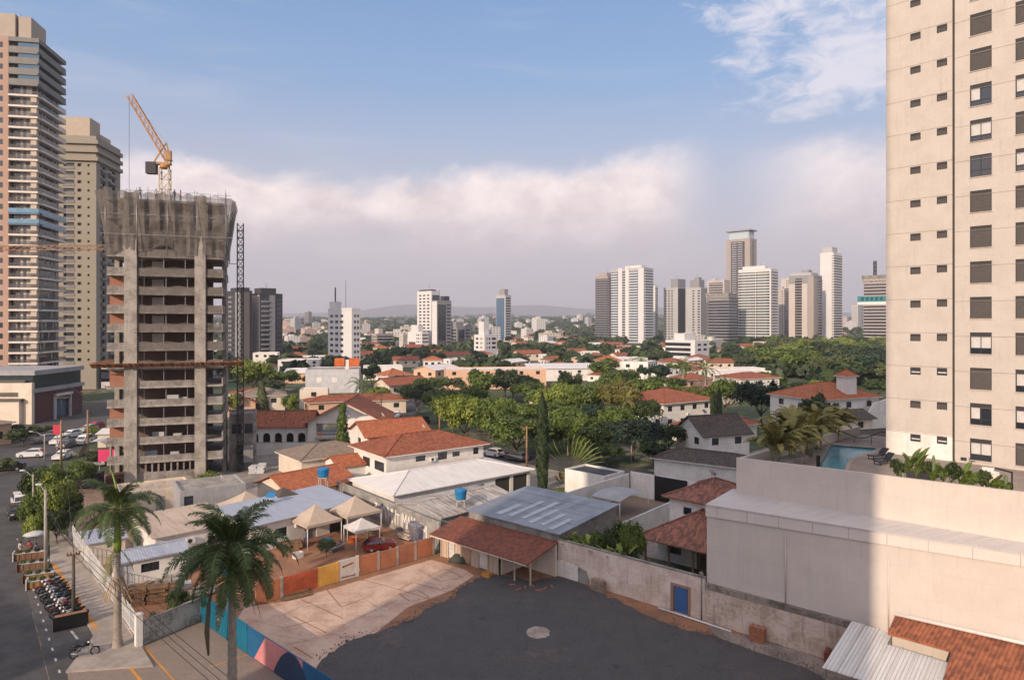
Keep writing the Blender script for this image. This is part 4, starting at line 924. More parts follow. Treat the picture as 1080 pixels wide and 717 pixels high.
tent('canopy_tent', 'tan pyramid tent nearest the blue barrels in the dirt yard', -21.2, 73.6, 45, 4.1, 2.6, 4.15, M['canvas'])
tent('canopy_tent', 'tan pyramid tent between the graffiti wall and the small white tent', -17.6, 76.6, 42, 4.3, 2.75, 4.3, M['canvas'])
tent('canopy_tent', 'small white pyramid tent on thin legs in the dirt yard', -15.8, 71.8, 40, 2.8, 2.35, 3.2, M['canvasw'])
tent('canopy_tent', 'tan pyramid tent between the grey flat building and the pale blue roof', -30.8, 79.0, 50, 4.9, 2.8, 4.2, M['canvas'])
tent('canopy_tent', 'dark brown pyramid tent with a white peak next to the orange roof', -27.0, 80.6, 45, 4.6, 3.0, 4.3, mat('dark_canvas', (.09, .075, .065), .9))
# grass lawn by the cypress
b = MB(); random.seed(3)
for i in range(2600):
    u, v = random.random(), random.random(); x = 1.5 + 8.5 * u - 2 * v; y = 88 + 6 * v + 4 * u; a = random.uniform(0, 6.28); hh = random.uniform(.1, .26)
    b.face([(x - .07 * math.cos(a), y - .07 * math.sin(a), .02), (x + .07 * math.cos(a), y + .07 * math.sin(a), .02), (x + random.uniform(-.06, .06), y + random.uniform(-.06, .06), hh)])
tag(b.build('grass', mat('lawn_grass', (.13, .17, .04), .9, var=.5)), 'short green lawn beside the tall cypress', 'grass', kind='stuff')
sheet('lawn_soil', [(-.5, 88), (10, 92), (8.5, 98.5), (-1, 95)], .02, mat('lawn_soil', (.10, .12, .04), .95, var=.5))
# ------------------------------------------------------------------ the unfinished concrete tower, its crane and hoist
TW, TD, tz0, fh = 15.5, 15.0, 3.3, 2.75
T = empty('unfinished_tower', (-58.6, 98.7, 0), R(19.5), 'unfinished raw concrete tower wrapped at its top in torn brown netting', 'building')
def toT(s, y, z): c, n = math.cos(R(19.5)), math.sin(R(19.5)); return Vector((-58.6 + c * s - n * y, 98.7 + n * s + c * y, z))
NFL = 15
me_s = MB().box(0, TW, 0, TD, -.30, 0).mesh('floor_slab', M['conc'])
for k in range(NFL): put('floor_slab', me_s, T, (0, 0, tz0 + fh * k))
for x0_, x1_, y0_, y1_ in ((2.25, 3.9, -.28, 1.2), (11.6, 13.1, -.28, 1.2), (2.3, 3.9, TD - 1, TD + .2), (11.6, 13.1, TD - 1, TD + .2), (-.15, .5, 6, 8.6), (TW - .5, TW + .15, 6, 8.6)):
    b = MB(); b.box(x0_, x1_, y0_, y1_, -.2, tz0 + fh * (NFL - 1) + .9); b.build('column', M['conc'], T)
b = MB(); b.box(5.2, 11.2, 5.5, 11.5, -.2, tz0 + fh * (NFL - 1)); b.box(2.6, 5.2, 6.2, 6.4, 0, tz0 + fh * (NFL - 1)); b.box(11.2, 12.9, 6.2, 6.4, 0, tz0 + fh * (NFL - 1)); b.build('core', mat('block_core', (.17, .105, .08), kind='brick', c2=(.12, .085, .07)), T)
pa = MB().box(3.92, 11.58, .02, .18, .0, .80).mesh('parapet', M['concd'])
pb = MB().box(13.12, TW - .05, .02, .18, 0, .95).mesh('parapet', M['concd'])
pc_ = MB().box(.02, 2.23, .02, .18, 0, .95).mesh('parapet', M['concd'])
pr_ = MB().box(TW - .2, TW - .03, .3, TD - .2, 0, .95).mesh('parapet', M['concd'])
netm = bpy.data.materials.new('debris_net'); netm.use_nodes = True; t = netm.node_tree; t.nodes.clear(); g = NT(t)
o1 = g.n('ShaderNodeOutputMaterial'); d1 = g.n('ShaderNodeBsdfDiffuse'); d1.inputs[0].default_value = (.235, .21, .19, 1); tl = g.n('ShaderNodeBsdfTranslucent'); tl.inputs[0].default_value = (.24, .205, .18, 1)
ms = g.n('ShaderNodeMixShader'); ms.inputs[0].default_value = .3; t.links.new(d1.outputs[0], ms.inputs[1]); t.links.new(tl.outputs[0], ms.inputs[2])
tp = g.n('ShaderNodeBsdfTransparent'); ms2 = g.n('ShaderNodeMixShader'); t.links.new(tp.outputs[0], ms2.inputs[1]); t.links.new(ms.outputs[0], ms2.inputs[2])
nn = g.noise(g.n('ShaderNodeTexCoord').outputs['Object'], .5, 4, .6); t.links.new(g.math('ADD', .40, g.math('MULTIPLY', g.smooth(nn, .35, .65), .38)), ms2.inputs[0]); t.links.new(ms2.outputs[0], o1.inputs[0])
random.seed(11)
prop_m = MB().box(0, .09, 0, .09, 0, fh - .31).mesh('prop', M['steel'])
clad = mat('clay_infill', (.40, .16, .09), kind='brick', c2=(.3, .12, .07)); wnt = M['white']
for k in range(NFL - 1):
    z = tz0 + fh * k
    if k not in (5,): put('parapet', pa, T, (0, 0, z))
    if k < 12: put('parapet', pr_, T, (0, 0, z))
    if k % 3 != 1 or k > 8: put('parapet', pb, T, (0, 0, z))
    if k not in (5, 4): put('parapet', pc_, T, (0, 0, z))
    if k in (1, 2, 7, 8, 9, 4): b = MB(); b.box(.1, 2.2, 1.4, 1.55, z, z + fh - .32); b.build('infill', clad, T)
    x = 4.4 + (k % 2) * .3
    for j in range(3): put('prop', prop_m, T, (x + j * 2.9, .5, z))
    if k in (6, 7, 8, 9, 10, 11): b = MB(); b.box(5.3, 6.9, 3.9, 4.1, z + .1, z + 2.2); b.build('wall_panel', wnt, T)
    if k in (0, 1, 3): b = MB(); b.box(4.6 + k, 6.2 + k, 1.9, 2.6, z, z + 1.2); b.box(8 + k * .4, 9.2 + k * .4, 2.2, 2.8, z, z + .8); b.build('stored_material', M['lgrey'], T)
    if k >= 5 and k < 13:
        b = MB(); n = 14
        for i in range(n):
            x0_, x1_ = 3.95 + 11.4 * i / n, 3.95 + 11.4 * (i + 1) / n; za, zb = .05 * math.sin(i * 1.7 + k), .05 * math.sin((i + 1) * 1.7 + k)
            b.face([(x0_, -.06 + za, z - .25), (x1_, -.06 + zb, z - .25), (x1_, -.02, z + 1.0 + zb * 2), (x0_, -.02, z + 1.0 + za * 2)])
        b.build('guard_net', netm, T)
b = MB(); b.box(3.9, 11.6, .4, .6, -.2, 1.6)
for i in range(9): b.box(4 + i * .85, 4.22 + i * .85, .38, .62, 1.6, 3.0)
b.build('ground_wall', M['concd'], T)
# catch platform of planks
b = MB(); zc = 17.3
for i in range(30):
    x0_ = -1.8 + i * .68; b.slab([(x0_, -1.9 + random.uniform(-.1, .1), zc + .55), (x0_ + .62, -1.9 + random.uniform(-.1, .1), zc + .55), (x0_ + .62, -.3, zc - .1), (x0_, -.3, zc - .1)], .07, i % 2)
for i in range(20): y0_ = -1.2 + i * .85; b.slab([(TW + .3, y0_, zc - .1), (TW + 1.9, y0_, zc + .55), (TW + 1.9, y0_ + .78, zc + .55), (TW + .3, y0_ + .78, zc - .1)], .07, i % 2)
for i in range(16): y0_ = -1.2 + i * .85; b.slab([(-1.9, y0_, zc + .55), (-.1, y0_, zc - .1), (-.1, y0_ + .78, zc - .1), (-1.9, y0_ + .78, zc + .55)], .07, i % 2)
b.build('catch_platform', [mat('orange_plank', (.44, .20, .08), var=.5), mat('brown_plank', (.26, .12, .06), var=.5)], T)
# netting at the top: draped cloth round three sides, flaring outwards
def drape(path, z0f, z1, name):
    b = MB(); n = len(path); m = 7; V = []
    for i, (x, y, nx, ny) in enumerate(path):
        rowp = []
        for j in range(m + 1):
            v = j / m; zz = z0f(i / (n - 1)) + (z1 - .5 * abs(math.sin(i * .9)) - z0f(i / (n - 1))) * v
            off = .25 + 1.15 * v ** 1.5 + .22 * math.sin(i * 1.5 + v * 2.1) * (.4 + v) + .10 * math.sin(i * 3.3 + v * 5)
            rowp.append((x + nx * off, y + ny * off, zz))
        V.append(rowp)
    for i in range(n - 1):
        for j in range(m): b.face([V[i][j], V[i+1][j], V[i+1][j+1], V[i][j+1]], 0, True)
    b.build(name, netm, T)
pth = [(0, 14 - i * .7, -1, 0) for i in range(20)] + [(-.1, -.1, -.7, -.7)] + [(i * .5, 0, 0, -1) for i in range(1, 31)] + [(TW + .1, -.1, .7, -.7)] + [(TW, i * .7, 1, 0) for i in range(1, 20)]
drape(pth, lambda t_: 33.9 + .45 * math.sin(t_ * 16 + 1) + .3 * math.sin(t_ * 41) + .7 * math.exp(-((t_ - .52) / .07) ** 2), 42.9, 'debris_netting')
b = MB()
for i in range(14):
    x = 2 + i * 1.05; b.tube([(x, random.uniform(.2, 4), 41.8), (x + random.uniform(-.2, .2), random.uniform(.2, 4), 43.2 + random.uniform(0, .9))], .04, 5)
for i in range(5): b.bar((2 + i * 3, .4, 43 + .2 * (i % 2)), (4.6 + i * 3, .5, 43.1), .06)
for x in (0, 4, 8, 12, 16): b.tube([(x, -.9, 33.5), (x, -1.0, 43.2)], .05, 5)
for z in (36.5, 39.4, 42.2): b.bar((-.6, -.85, z), (16.8, -.85, z), .06)
b.build('scaffold', M['steel'], T)
# luffing crane
def lattice(b, a, c, wd, seg, r=.06, m=0, up=(0, 0, 1)):
    a, c = Vector(a), Vector(c); d = (c - a).normalized(); up = Vector(up)
    if abs(d.dot(up)) > .95: up = Vector((1, 0, 0))
    s = d.cross(up).normalized() * wd / 2; u = s.cross(d).normalized() * wd / 2
    cor = [s + u, -s + u, -s - u, s - u]
    for k in cor: b.bar(a + k, c + k, r * 2, r * 2, m)
    L = (c - a).length; n = max(1, int(L / seg))
    for i in range(n):
        p, q_ = a + d * L * i / n, a + d * L * (i + 1) / n
        for k in range(4): b.bar(p + cor[k], q_ + cor[(k+1) % 4], r * 1.3, r * 1.3, m); b.bar(p + cor[k], p + cor[(k+1) % 4], r * 1.3, r * 1.3, m)
mx = at(172, 300); 
CX, CY = (174 - 540) / F * 108, 108.
cr = empty('tower_crane', (CX, CY, 0), R(10), 'yellow luffing tower crane standing up through the unfinished tower', 'crane')
cm = mat('crane_yellow', (.40, .22, .08), .55, var=.3)
cz = lambda y: H + (HY - y) * 108 / F
b = MB(); lattice(b, (0, 0, 0), (0, 0, cz(178)), 1.35, 1.6, .075); b.build('mast', mat('crane_pale', (.55, .45, .33), .6), cr)
b = MB(); b.lathe([(.75, 0), (.75, .59)], (0, 0, cz(178)), 12); b.box(-2.3, .9, -.5, .5, cz(178) + .6, cz(178) + .95); b.box(.3, 1.1, -.9, -.2, cz(178) + 1.2, cz(178) + 2.7); b.build('slewing_deck', cm, cr)
b = MB(); b.box(-2.7, -1.2, -.6, .6, cz(178) - .9, cz(178) + .9); b.build('counterweight', M['dark'], cr)
b = MB(); lattice(b, (.6, 0, cz(176) + .8), (-5.3, .2, cz(102)), .85, 1.1, .06); b.build('jib', mat('crane_rust', (.44, .24, .12), .6), cr)
b = MB(); b.bar((-1.6, 0, cz(178) + 1), (.2, 0, cz(160) + 1.4), .18); b.bar((.9, 0, cz(178) + 1), (.2, 0, cz(160) + 1.4), .18); b.bar((.2, 0, cz(160) + 1.4), (-4.9, .2, cz(106)), .05); b.build('a_frame', cm, cr)
b = MB(); b.tube([(-5.3, .2, cz(102)), (-5.3, .2, 43)], .03, 5); b.build('hoist_rope', M['dark'], cr)
c2 = empty('second_crane', ((152 - 540) / F * 126, 126, 0), R(-4), 'orange crane whose horizontal jib reaches left past the balcony tower', 'crane')
z2 = H + (HY - 264) * 126 / F
b = MB(); lattice(b, (0, 0, 0), (0, 0, z2), 1.4, 1.6, .08); b.build('mast', cm, c2)
b = MB(); lattice(b, (0, 0, z2 + .6), (-40, 0, z2 + .6), .8, 1.3, .042); b.build('jib', mat('crane_brown', (.30, .165, .09), .7), c2)
b = MB(); b.bar((0, 0, z2), (0, 0, z2 + 5), .3); b.build('tie', cm, c2)
h1 = empty('hoist_mast', toT(TW + 2.3, 4.5, 0), R(19.5), 'dark lattice hoist mast standing free beside the unfinished tower', 'hoist')
b = MB(); lattice(b, (0, 0, 0), (0, 0, H + (HY - 235) * 108 / F), .9, 1.15, .07); b.build('mast', M['dark'], h1)
b = MB(); 
for z in (12, 24, 33): b.bar((-.4, 0, z), (-2.3, -.6, z), .1)
b.build('wall_tie', M['steel'], h1)
b = MB(); b.box(.5, 1.9, -.9, .9, 1.5, 4.1); b.build('cage', mat('cage_mesh', (.2, .2, .2), .6), h1)
# dark brick annex with scaffold beside the tower
house('tower_annex', 'dark unfinished concrete annex stacked with material right of the raw tower', 'building', toT(TW + .6, 5.6, 0)[:2], 19.5, 4.0, 6, 9.0, 'flat', 0, 0, 'concd', 'concd', wins=[('f', 1.1, 5.8, 1.4, 1.6, 'glass'), ('f', 2.9, 5.8, 1.2, 1.6, 'glass'), ('f', 2, 2.4, 2, 1.6, 'glass')])
# ------------------------------------------------------------------ the two finished towers and the mall on the left
CA = (-134, 193.); a1 = 11.5; W1 = 30.; D1 = 17.2
o1_ = (CA[0] - W1 * math.cos(R(a1)), CA[1] - W1 * math.sin(R(a1)))
L1 = empty('balcony_tower', (*o1_, 0), R(a1), 'tall tower with white banded glass balconies and a pinkish brick side', 'building')
z1, f1, N1 = 9.3, 3.02, 31
topz = z1 + f1 * (N1)
salmon = mat('salmon_cladding', (.40, .265, .20), kind='panels', c2=(.34, .225, .165))
b = MB(); xB = W1 - 7.4
hs = [(xB - 3.2, xB - 1.4, z1 + f1 * k + .8, z1 + f1 * k + 2.3) for k in range(N1)]
wall_holes(b, (0, 0, 0), (1, 0, 0), (0, -1, 0), xB, 6, topz + 1, hs, .25); b.face([(0, 0, topz + 1), (xB, 0, topz + 1), (xB, D1, topz + 1), (0, D1, topz + 1)]); b.face([(xB, 0, 6), (xB, 3, 6), (xB, 3, topz + 1), (xB, 0, topz + 1)])
b.build('brick_side', salmon, L1)
b = MB(); b.box(xB - .05, W1 - 1.4, 1.6, D1 - 1, 6, topz); b.build('core_wall', mat('tower_inner', (.10, .09, .08), .8), L1)
b = MB(); b.box(W1 - 1.9, W1 - .45, .12, 1.5, 6, topz - f1 * 5); b.build('corner_pier', mat('pale_stone', (.52, .43, .34), kind='panels'), L1)
wms = put
rowm = MB().box(xB - 3.15, xB - 1.45, .2, .26, .85, 2.25).mesh('window', M['glass'])
def railrow(pm, gm, hgt):
    b = MB(); b.box(xB, W1, -.25, 1.72, -.5, .02, 0); b.box(W1 - 1.5, W1 + .35, 1.72, D1, -.5, .02, 0)
    b.box(xB + .02, W1 + .28, -.22, -.16, .03, hgt, 1); b.box(W1 + .26, W1 + .32, -.15, D1 - .1, .03, hgt, 1)
    return b.mesh('balcony', [pm, gm])
whb = mat('white_band', (.66, .60, .54), var=.12)
gls = bpy.data.materials.new('balcony_glass'); gls.use_nodes = True; t = gls.node_tree; t.nodes.clear(); g = NT(t); o_ = g.n('ShaderNodeOutputMaterial'); pb_ = g.n('ShaderNodeBsdfPrincipled'); pb_.inputs['Base Color'].default_value = (.09, .085, .085, 1); pb_.inputs['Roughness'].default_value = .08; tr_ = g.n('ShaderNodeBsdfTransparent'); mm = g.n('ShaderNodeMixShader'); mm.inputs[0].default_value = .45; t.links.new(tr_.outputs[0], mm.inputs[1]); t.links.new(pb_.outputs[0], mm.inputs[2]); t.links.new(mm.outputs[0], o_.inputs[0])
r_std = railrow(whb, gls, 1.05); r_blue = railrow(M['glassb'], mat('pale_blue_glass', (.16, .29, .40), .15), 1.2); r_top = railrow(mat('grey_band', (.17, .165, .155), .6), mat('grey_band2', (.15, .145, .135), .5), 1.35)
def glaz(seed, blue=False):
    random.seed(seed); b = MB(); x = xB + .1
    while x < W1 - 2.1:
        b.box(x, x + .68, 1.42, 1.5, .05, 2.48, random.choice([0, 0, 1, 1, 2])); x += .75
    if blue: b.box(W1 - 5, W1 + .2, .05, .2, 1.36, 2.48, 3)
    y = 2.2
    while y < D1 - 1: b.box(W1 - 1.38, W1 - 1.30, y, y + .9, .05, 2.48, random.choice([0, 0, 0, 0, 1, 2])); y += 1.0
    return b.mesh('glazing', [M['glass'], mat('curtain_pale', (.52, .47, .42), .8), mat('room_grey', (.2, .18, .16), .8), M['glassb']])
gz_ = [glaz(i) for i in range(4)]; gzt = glaz(9, True)
for k in range(N1):
    z = z1 + f1 * k
    put('balcony', r_top if k >= N1 - 4 else (r_blue if k in (14, 15) else r_std), L1, (0, 0, z)); put('glazing', gzt if k >= N1 - 4 else gz_[k % 4], L1, (0, 0, z)); put('window', rowm, L1, (0, 0, z))
b = MB(); b.box(xB, W1 + .35, -.25, D1, topz - .3, topz + .9); b.build('roof_band', mat('grey_band', None), L1)
b = MB(); b.box(xB - 6, xB + 1.0, 1.5, 9, topz + 1.02, topz + 8.0); b.box(xB + 1.6, W1 - 2.6, 2, 11, topz + .92, topz + 7.6); b.build('penthouse', mat('pent_stone', (.40, .34, .28), kind='panels'), L1)
b = MB()
for i in range(5): b.box(xB + 1.6, xB + 1.66, 2 + i * 2, 2.06 + i * 2, topz + 7.6, topz + 8.6); 
b.box(xB + 1.6, xB + 1.66, 2, 10.1, topz + 8.55, topz + 8.6); b.build('roof_rail', M['steel'], L1)
# second finished tower behind it
CB = (-148, 243.); a2 = 8.; W2_ = 34.; D2_ = 20.; o2_ = (CB[0] - W2_ * math.cos(R(a2)), CB[1] - W2_ * math.sin(R(a2)))
L2 = empty('khaki_tower', (*o2_, 0), R(a2), 'khaki rendered tower with stepped penthouse behind the balcony tower', 'building')
kh = mat('khaki_render', (.285, .255, .205), kind='panels', c2=(.24, .215, .17)); f2 = 3.0; N2 = 27; zz2 = 9.0; t2 = zz2 + f2 * N2
xh = []
for k in range(N2 - 3):
    z = zz2 + f2 * k; xh += [(W2_ - 10.8, W2_ - 7.2, z + .35, z + 2.2), (W2_ - 6.2, W2_ - 4.9, z + 1.0, z + 2.1), (W2_ - 2.9, W2_ - 2.2, z + 1.1, z + 1.9)]
b = MB(); wall_holes(b, (0, 0, 0), (1, 0, 0), (0, -1, 0), W2_, 0, t2, xh, 1.0)
rh = [(3.5, 7.5, zz2 + f2 * k + .9, zz2 + f2 * k + 2.4) for k in range(N2 - 3)] + [(9.5, 15.5, zz2 + f2 * k + .9, zz2 + f2 * k + 2.5) for k in range(N2 - 3)]
wall_holes(b, (W2_, 0, 0), (0, 1, 0), (1, 0, 0), D2_, 0, t2, rh, .6); b.face([(0, 0, t2), (W2_, 0, t2), (W2_, D2_, t2), (0, D2_, t2)]); b.build('wall', kh, L2)
b = MB(); b.box(W2_ - 11, W2_ - 7, .98, 1.1, 0, t2); b.box(W2_ - 6.4, W2_ - 2, .98, 1.1, 0, t2); b.box(W2_ - .75, W2_ - .58, 3, 16, 0, t2); b.build('glazing', M['glass'], L2)
mrs = [MB().box(*a).mesh('balcony', mat('grey_parapet', (.22, .21, .20), .7)) for a in ((W2_ - 10.9, W2_ - 7.1, -.15, .9, .0, .95), (W2_ + .0, W2_ + .7, 3.3, 7.7, -.1, .85), (W2_ + .0, W2_ + .9, 9.3, 15.7, -.1, .85))]
for k in range(N2 - 3):
    for mr in mrs: put('balcony', mr, L2, (0, 0, zz2 + f2 * k))
mb_ = MB().box(W2_ - 13, W2_ + .9, -.9, D2_ + .2, -.6, .75).mesh('crown_band', kh)
for k in range(3): put('crown_band', mb_, L2, (0, 0, zz2 + f2 * (N2 - 3 + k) + .6))
b = MB(); b.box(W2_ - 13, W2_ - 3, 2, 10, t2 + .01, t2 + 7); b.box(W2_ - 2.6, W2_ - 1, 6, 14, t2 + .01, t2 + 2); b.build('penthouse', mat('cream_pent', (.44, .37, .29), kind='panels'), L2)
for i, z in enumerate((0.2, 3.6, 7.0)):
    b = MB(); b.box(W2_ + 1.2, W2_ + 10, 1 + i * .02, 18, z, z + 2.2); b.build('parking_deck', M['lgrey'] if i != 1 else mat('deck_glass', (.04, .045, .07), .2), L2)
# mall in front: cream block, maroon block with a glass portal
o_m = (-112, 160.)
rt = empty('mall', (*o_m, 0), R(92), 'cream and maroon shopping mall with a framed dark blue glass entrance at the street junction', 'building')
b = MB(); wall_holes(b, (0, 0, 0), (1, 0, 0), (0, -1, 0), 19, 0, 7.2, [(7.5, 13.2, .3, 5.6)], .6); b.face([(0, 0, 7.2), (19, 0, 7.2), (19, 20, 7.2), (0, 20, 7.2)]); b.face([(19, 0, 0), (19, 20, 0), (19, 20, 7.2), (19, 0, 7.2)]); b.build('maroon_wall', M['maroon'], rt)
b = MB(); b.box(7.7, 13.0, .45, .55, .4, 5.3); b.build('entrance_glass', M['glassb'], rt)
b = MB(); b.box(7.1, 7.5, -.5, .2, 0, 6.2); b.box(13.2, 13.6, -.5, .2, 0, 6.2); b.box(7.1, 13.6, -.9, .2, 5.6, 6.2); b.build('entrance_frame', M['lgrey'], rt)
b = MB(); b.box(-.3, 19.2, -.5, 20, 7.21, 8.1); b.build('band', M['grey'], rt)
b = MB(); b.box(0, 18.8, .3, 19, 8.11, 11.3); b.build('ribbon_glazing', mat('mall_glass', (.035, .05, .055), .12), rt)
b = MB(); b.box(-.3, 19.2, -.3, 20, 11.31, 12.4); b.build('parapet', M['grey'], rt)
b = MB(); b.box(-1, -.03, -.1, 60, 0, 9.6); b.box(-2.2, -1.01, 2, 60, 0, 5.4); b.build('cream_wall', M['cream'], rt)
b = MB(); b.box(-.98, -.2, 1.5, 58, 9.61, 10.2); b.box(-2.4, -1.02, 1.6, 60, 5.41, 6.0); b.box(-1.06, -1.01, 3, 50, 6.4, 7.4); b.build('dark_coping', mat('bronze_trim', (.10, .085, .075), .6), rt)
b = MB(); b.box(0, 18, 20.02, 60, 0, 11.5); b.build('rear_block', M['cream'], rt)
# ------------------------------------------------------------------ skyline towers: near corner C seen at pixel pc, faces run to pl (lit side) and pr (shaded side)
def tower(name, label, d, pl, pc, pr, ytop, wall, Lf=(), Rf=(), rz=45, fh=3.0, crown=(), base=None, flare=0, slabm=None, gm='glass', group=None, lvl=None, roofm=None):
    ox = (pc - 540) / F * d; z0 = terrain(ox, d) - 1 if base is None else base
    c, s = math.cos(R(rz)), math.sin(R(rz)); kr, kl = (pr - 540) / F, (pl - 540) / F
    w_ = (kr * d - ox) / (c - kr * s); dd = (ox - kl * d) / (s + kl * c)
    htop = H + (HY - ytop) * d / F - z0
    rt = empty(name, (ox, d, z0), R(rz), label, 'building', group)
    b = MB(); b.box(0, w_, 0, dd, 0, htop); b.build('wall', wall, rt)
    n = int((htop - 6) / fh); b0 = htop - 1.5 - n * fh
    rows_ = []
    for face, items in (('l', Lf), ('r', Rf)):
        rq = random.Random(int(pl * 7 + d)); bw, bb = MB(), MB(); hasw = hasb = False
        Lh = dd if face == 'l' else w_
        for it in items:
            u0, u1, kind = it[0] * Lh, it[1] * Lh, it[2]; mm = it[3] if len(it) > 3 else None
            def bx(b_, a, e, n0, n1, za, zb, m=0):
                if face == 'l': b_.box(-n1, -n0, a, e, za, zb, m)
                else: b_.box(a, e, -n1, -n0, za, zb, m)
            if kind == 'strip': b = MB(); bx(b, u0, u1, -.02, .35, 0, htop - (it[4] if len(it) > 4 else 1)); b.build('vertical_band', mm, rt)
            elif kind == 'glass': b = MB(); bx(b, u0, u1, -.02, .18, 3, htop - 2.5); b.build('glass_strip', mm or M[gm], rt)
            elif kind == 'w':
                hasw = True; k = max(1, int(it[4] if len(it) > 4 else round((u1 - u0) / 2.6)))
                for i in range(k): a = u0 + (u1 - u0) * (i + .22) / k; e = u0 + (u1 - u0) * (i + .78) / k; bx(bw, a, e, -.02, .07, 1.0, 2.35, 1 if rq.random() < .3 else 0)
            elif kind == 'rib': hasw = True; bx(bw, u0, u1, -.02, .08, .9, 2.4)
            elif kind == 'b':
                hasb = True; bx(bb, u0, u1, .0, 1.0, -.12, .85)
                if 'bare' not in it: b = MB(); bx(b, u0, u1, -.02, .10, 3, htop - 2.2); b.build('glazing', M[gm], rt)
        if hasw: rows_.append(('window_row', bw.mesh('window_row', [M[gm], CUR])))
        if hasb: rows_.append(('balcony', bb.mesh('balcony', slabm or M['white'])))
    for k in range(min(n, 48)):
        z = b0 + fh * k
        for nm_, me_ in rows_: put(nm_, me_, rt, (0, 0, z))
    for (u0, u1, v0, v1, h0, h1, m) in crown:
        b = MB(); b.box(u0 * w_, u1 * w_, v0 * dd, v1 * dd, htop + h0 + .01, htop + h1); b.build('crown', m, rt)
    rq = random.Random(int(pc * 13))
    if htop > 30 and not flare:
        ct = max([h1 for *_x, h0, h1, _m in crown] or [0]); b = MB(); xx, yy = w_ * rq.uniform(.2, .5), dd * rq.uniform(.2, .6)
        if not crown: b.box(xx, xx + w_ * .3, yy, yy + dd * .3, htop + .01, htop + 3.2); b.build('plant_room', flg, rt); ct = 0
        b = MB(); ax_, ay_ = w_ * rq.uniform(.25, .6), dd * rq.uniform(.25, .55); b.bar((ax_, ay_, htop), (ax_, ay_, htop + ct + rq.uniform(3, 6)), .22); b.build('antenna', M['steel'], rt)
        b = MB(); b.box(.0, w_, -.12, .1, htop, htop + 1.1); b.box(-.12, .1, .1, dd, htop, htop + 1.1); b.build('roof_parapet', wall, rt)
    if flare:
        b = MB(); a = flare; hexa(b, [(0, 0, htop - 9), (w_, 0, htop - 9), (w_, dd, htop - 9), (0, dd, htop - 9), (-a, -a, htop + .3), (w_ + a, -a, htop + .3), (w_ + a, dd + a, htop + .3), (-a, dd + a, htop + .3)]); b.build('debris_netting', M['concd'], rt)
    return rt
CUR = mat('curtain_dull', (.30, .28, .26), .8)
fw = lambda n, c, v=.08: mat('facade_' + n, c, var=v, sc_=.12)
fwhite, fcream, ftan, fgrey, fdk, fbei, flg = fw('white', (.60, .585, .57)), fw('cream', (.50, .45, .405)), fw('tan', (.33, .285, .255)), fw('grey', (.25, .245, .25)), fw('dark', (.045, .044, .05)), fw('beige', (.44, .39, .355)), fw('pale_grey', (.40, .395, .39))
gl_ = M['glass']; gb_ = M['glassb']; gg_ = M['glassg']
tower('dark_tower', 'charcoal apartment tower partly behind the hoist mast', 420, 239, 254, 266, 308, fdk, [(.0, .35, 'strip', fgrey, 0), (.4, 1, 'w')], [(.15, .75, 'strip', fw('umber', (.16, .135, .12)), 0)], crown=[(.1, .9, .1, .8, 0, 3, fdk)])
tower('dark_tower', 'charcoal apartment tower with one side coloured tan as if sunlit and dark balconies', 430, 265, 274, 298, 311, fdk, [(0, 1, 'strip', fcream, 0)], [(.06, .38, 'b'), (.42, .66, 'strip', fgrey, 0), (.72, .95, 'rib')], crown=[(.1, .75, .1, .9, 0, 4.5, fdk)], slabm=fgrey)  # cream over the left face and charcoal elsewhere put sun and shade into colour
tower('white_tower', 'slim bright white tower with a taller fin and mast far above the grey store', 340, 346, 371, 380, 327, fwhite, [(.30, .95, 'w', None, 3)], [(.2, .9, 'w', None, 2)], crown=[(.1, .8, .72, .98, 0, 4.6, fwhite), (.35, .4, .8, .84, 4.6, 12, M['dark'])])
tower('far_block', 'hazy beige twin block low on the horizon', 1900, 300, 305, 310, 336, fbei, [(.1, .9, 'rib')], [])
tower('far_block', 'hazy slim grey tower low on the horizon beside the twin block', 1700, 321, 325, 329, 329, fgrey, [(.1, .9, 'rib')], [(.1, .9, 'rib')])
tower('tan_block', 'tan mid rise block with cream stair towers among the trees', 650, 392, 397, 415, 352, ftan, [(.1, .9, 'w')], [(.05, .95, 'b')], crown=[(.15, .4, .1, .9, 0, 5, fcream)], slabm=fbei)
tower('cream_block', 'thin cream mid rise block left of the maroon fronted block', 640, 421, 425, 429, 352, fcream, [(.2, .8, 'w')], [(.2, .8, 'w')])
tower('maroon_block', 'white block with a maroon panel and stepped roof', 600, 430, 445, 452, 350, fwhite, [(.45, .9, 'strip', fw('maroon', (.12, .04, .045)), 9), (.05, .4, 'w')], [(.1, .9, 'rib')], crown=[(.1, .8, .3, .8, 0, 6, fwhite)])
tower('white_grid_tower', 'white gridded tower with a dark glass right side', 620, 440, 455, 464, 308, fwhite, [(.08, .92, 'w', None, 3)], [(.1, 1, 'glass')], crown=[(.1, .7, .1, .9, 0, 2.5, fdk)])
tower('grey_glass_tower', 'grey glass tower with a thin white edge beside the white gridded tower', 600, 456, 461, 476, 318, fgrey, [(0, 1, 'strip', fwhite, 0)], [(.05, .6, 'glass'), (.68, .95, 'rib')], crown=[(.5, .9, .1, .8, 0, 5, fdk)])
tower('grey_block', 'grey office block with dark glass bays behind the trees', 640, 474, 482, 497, 345, fgrey, [(.1, .9, 'rib')], [(.1, .5, 'glass'), (.6, .9, 'rib')], crown=[(.0, .5, .1, .9, 0, 5, fgrey)])
tower('blue_glass_tower', 'slim tower with blue reflecting glass over pale concrete', 800, 523, 533, 539, 312, flg, [(.1, .95, 'glass', gb_)], [(.1, .9, 'rib')], crown=[(.2, .8, .2, .8, 0, 8, fgrey)])
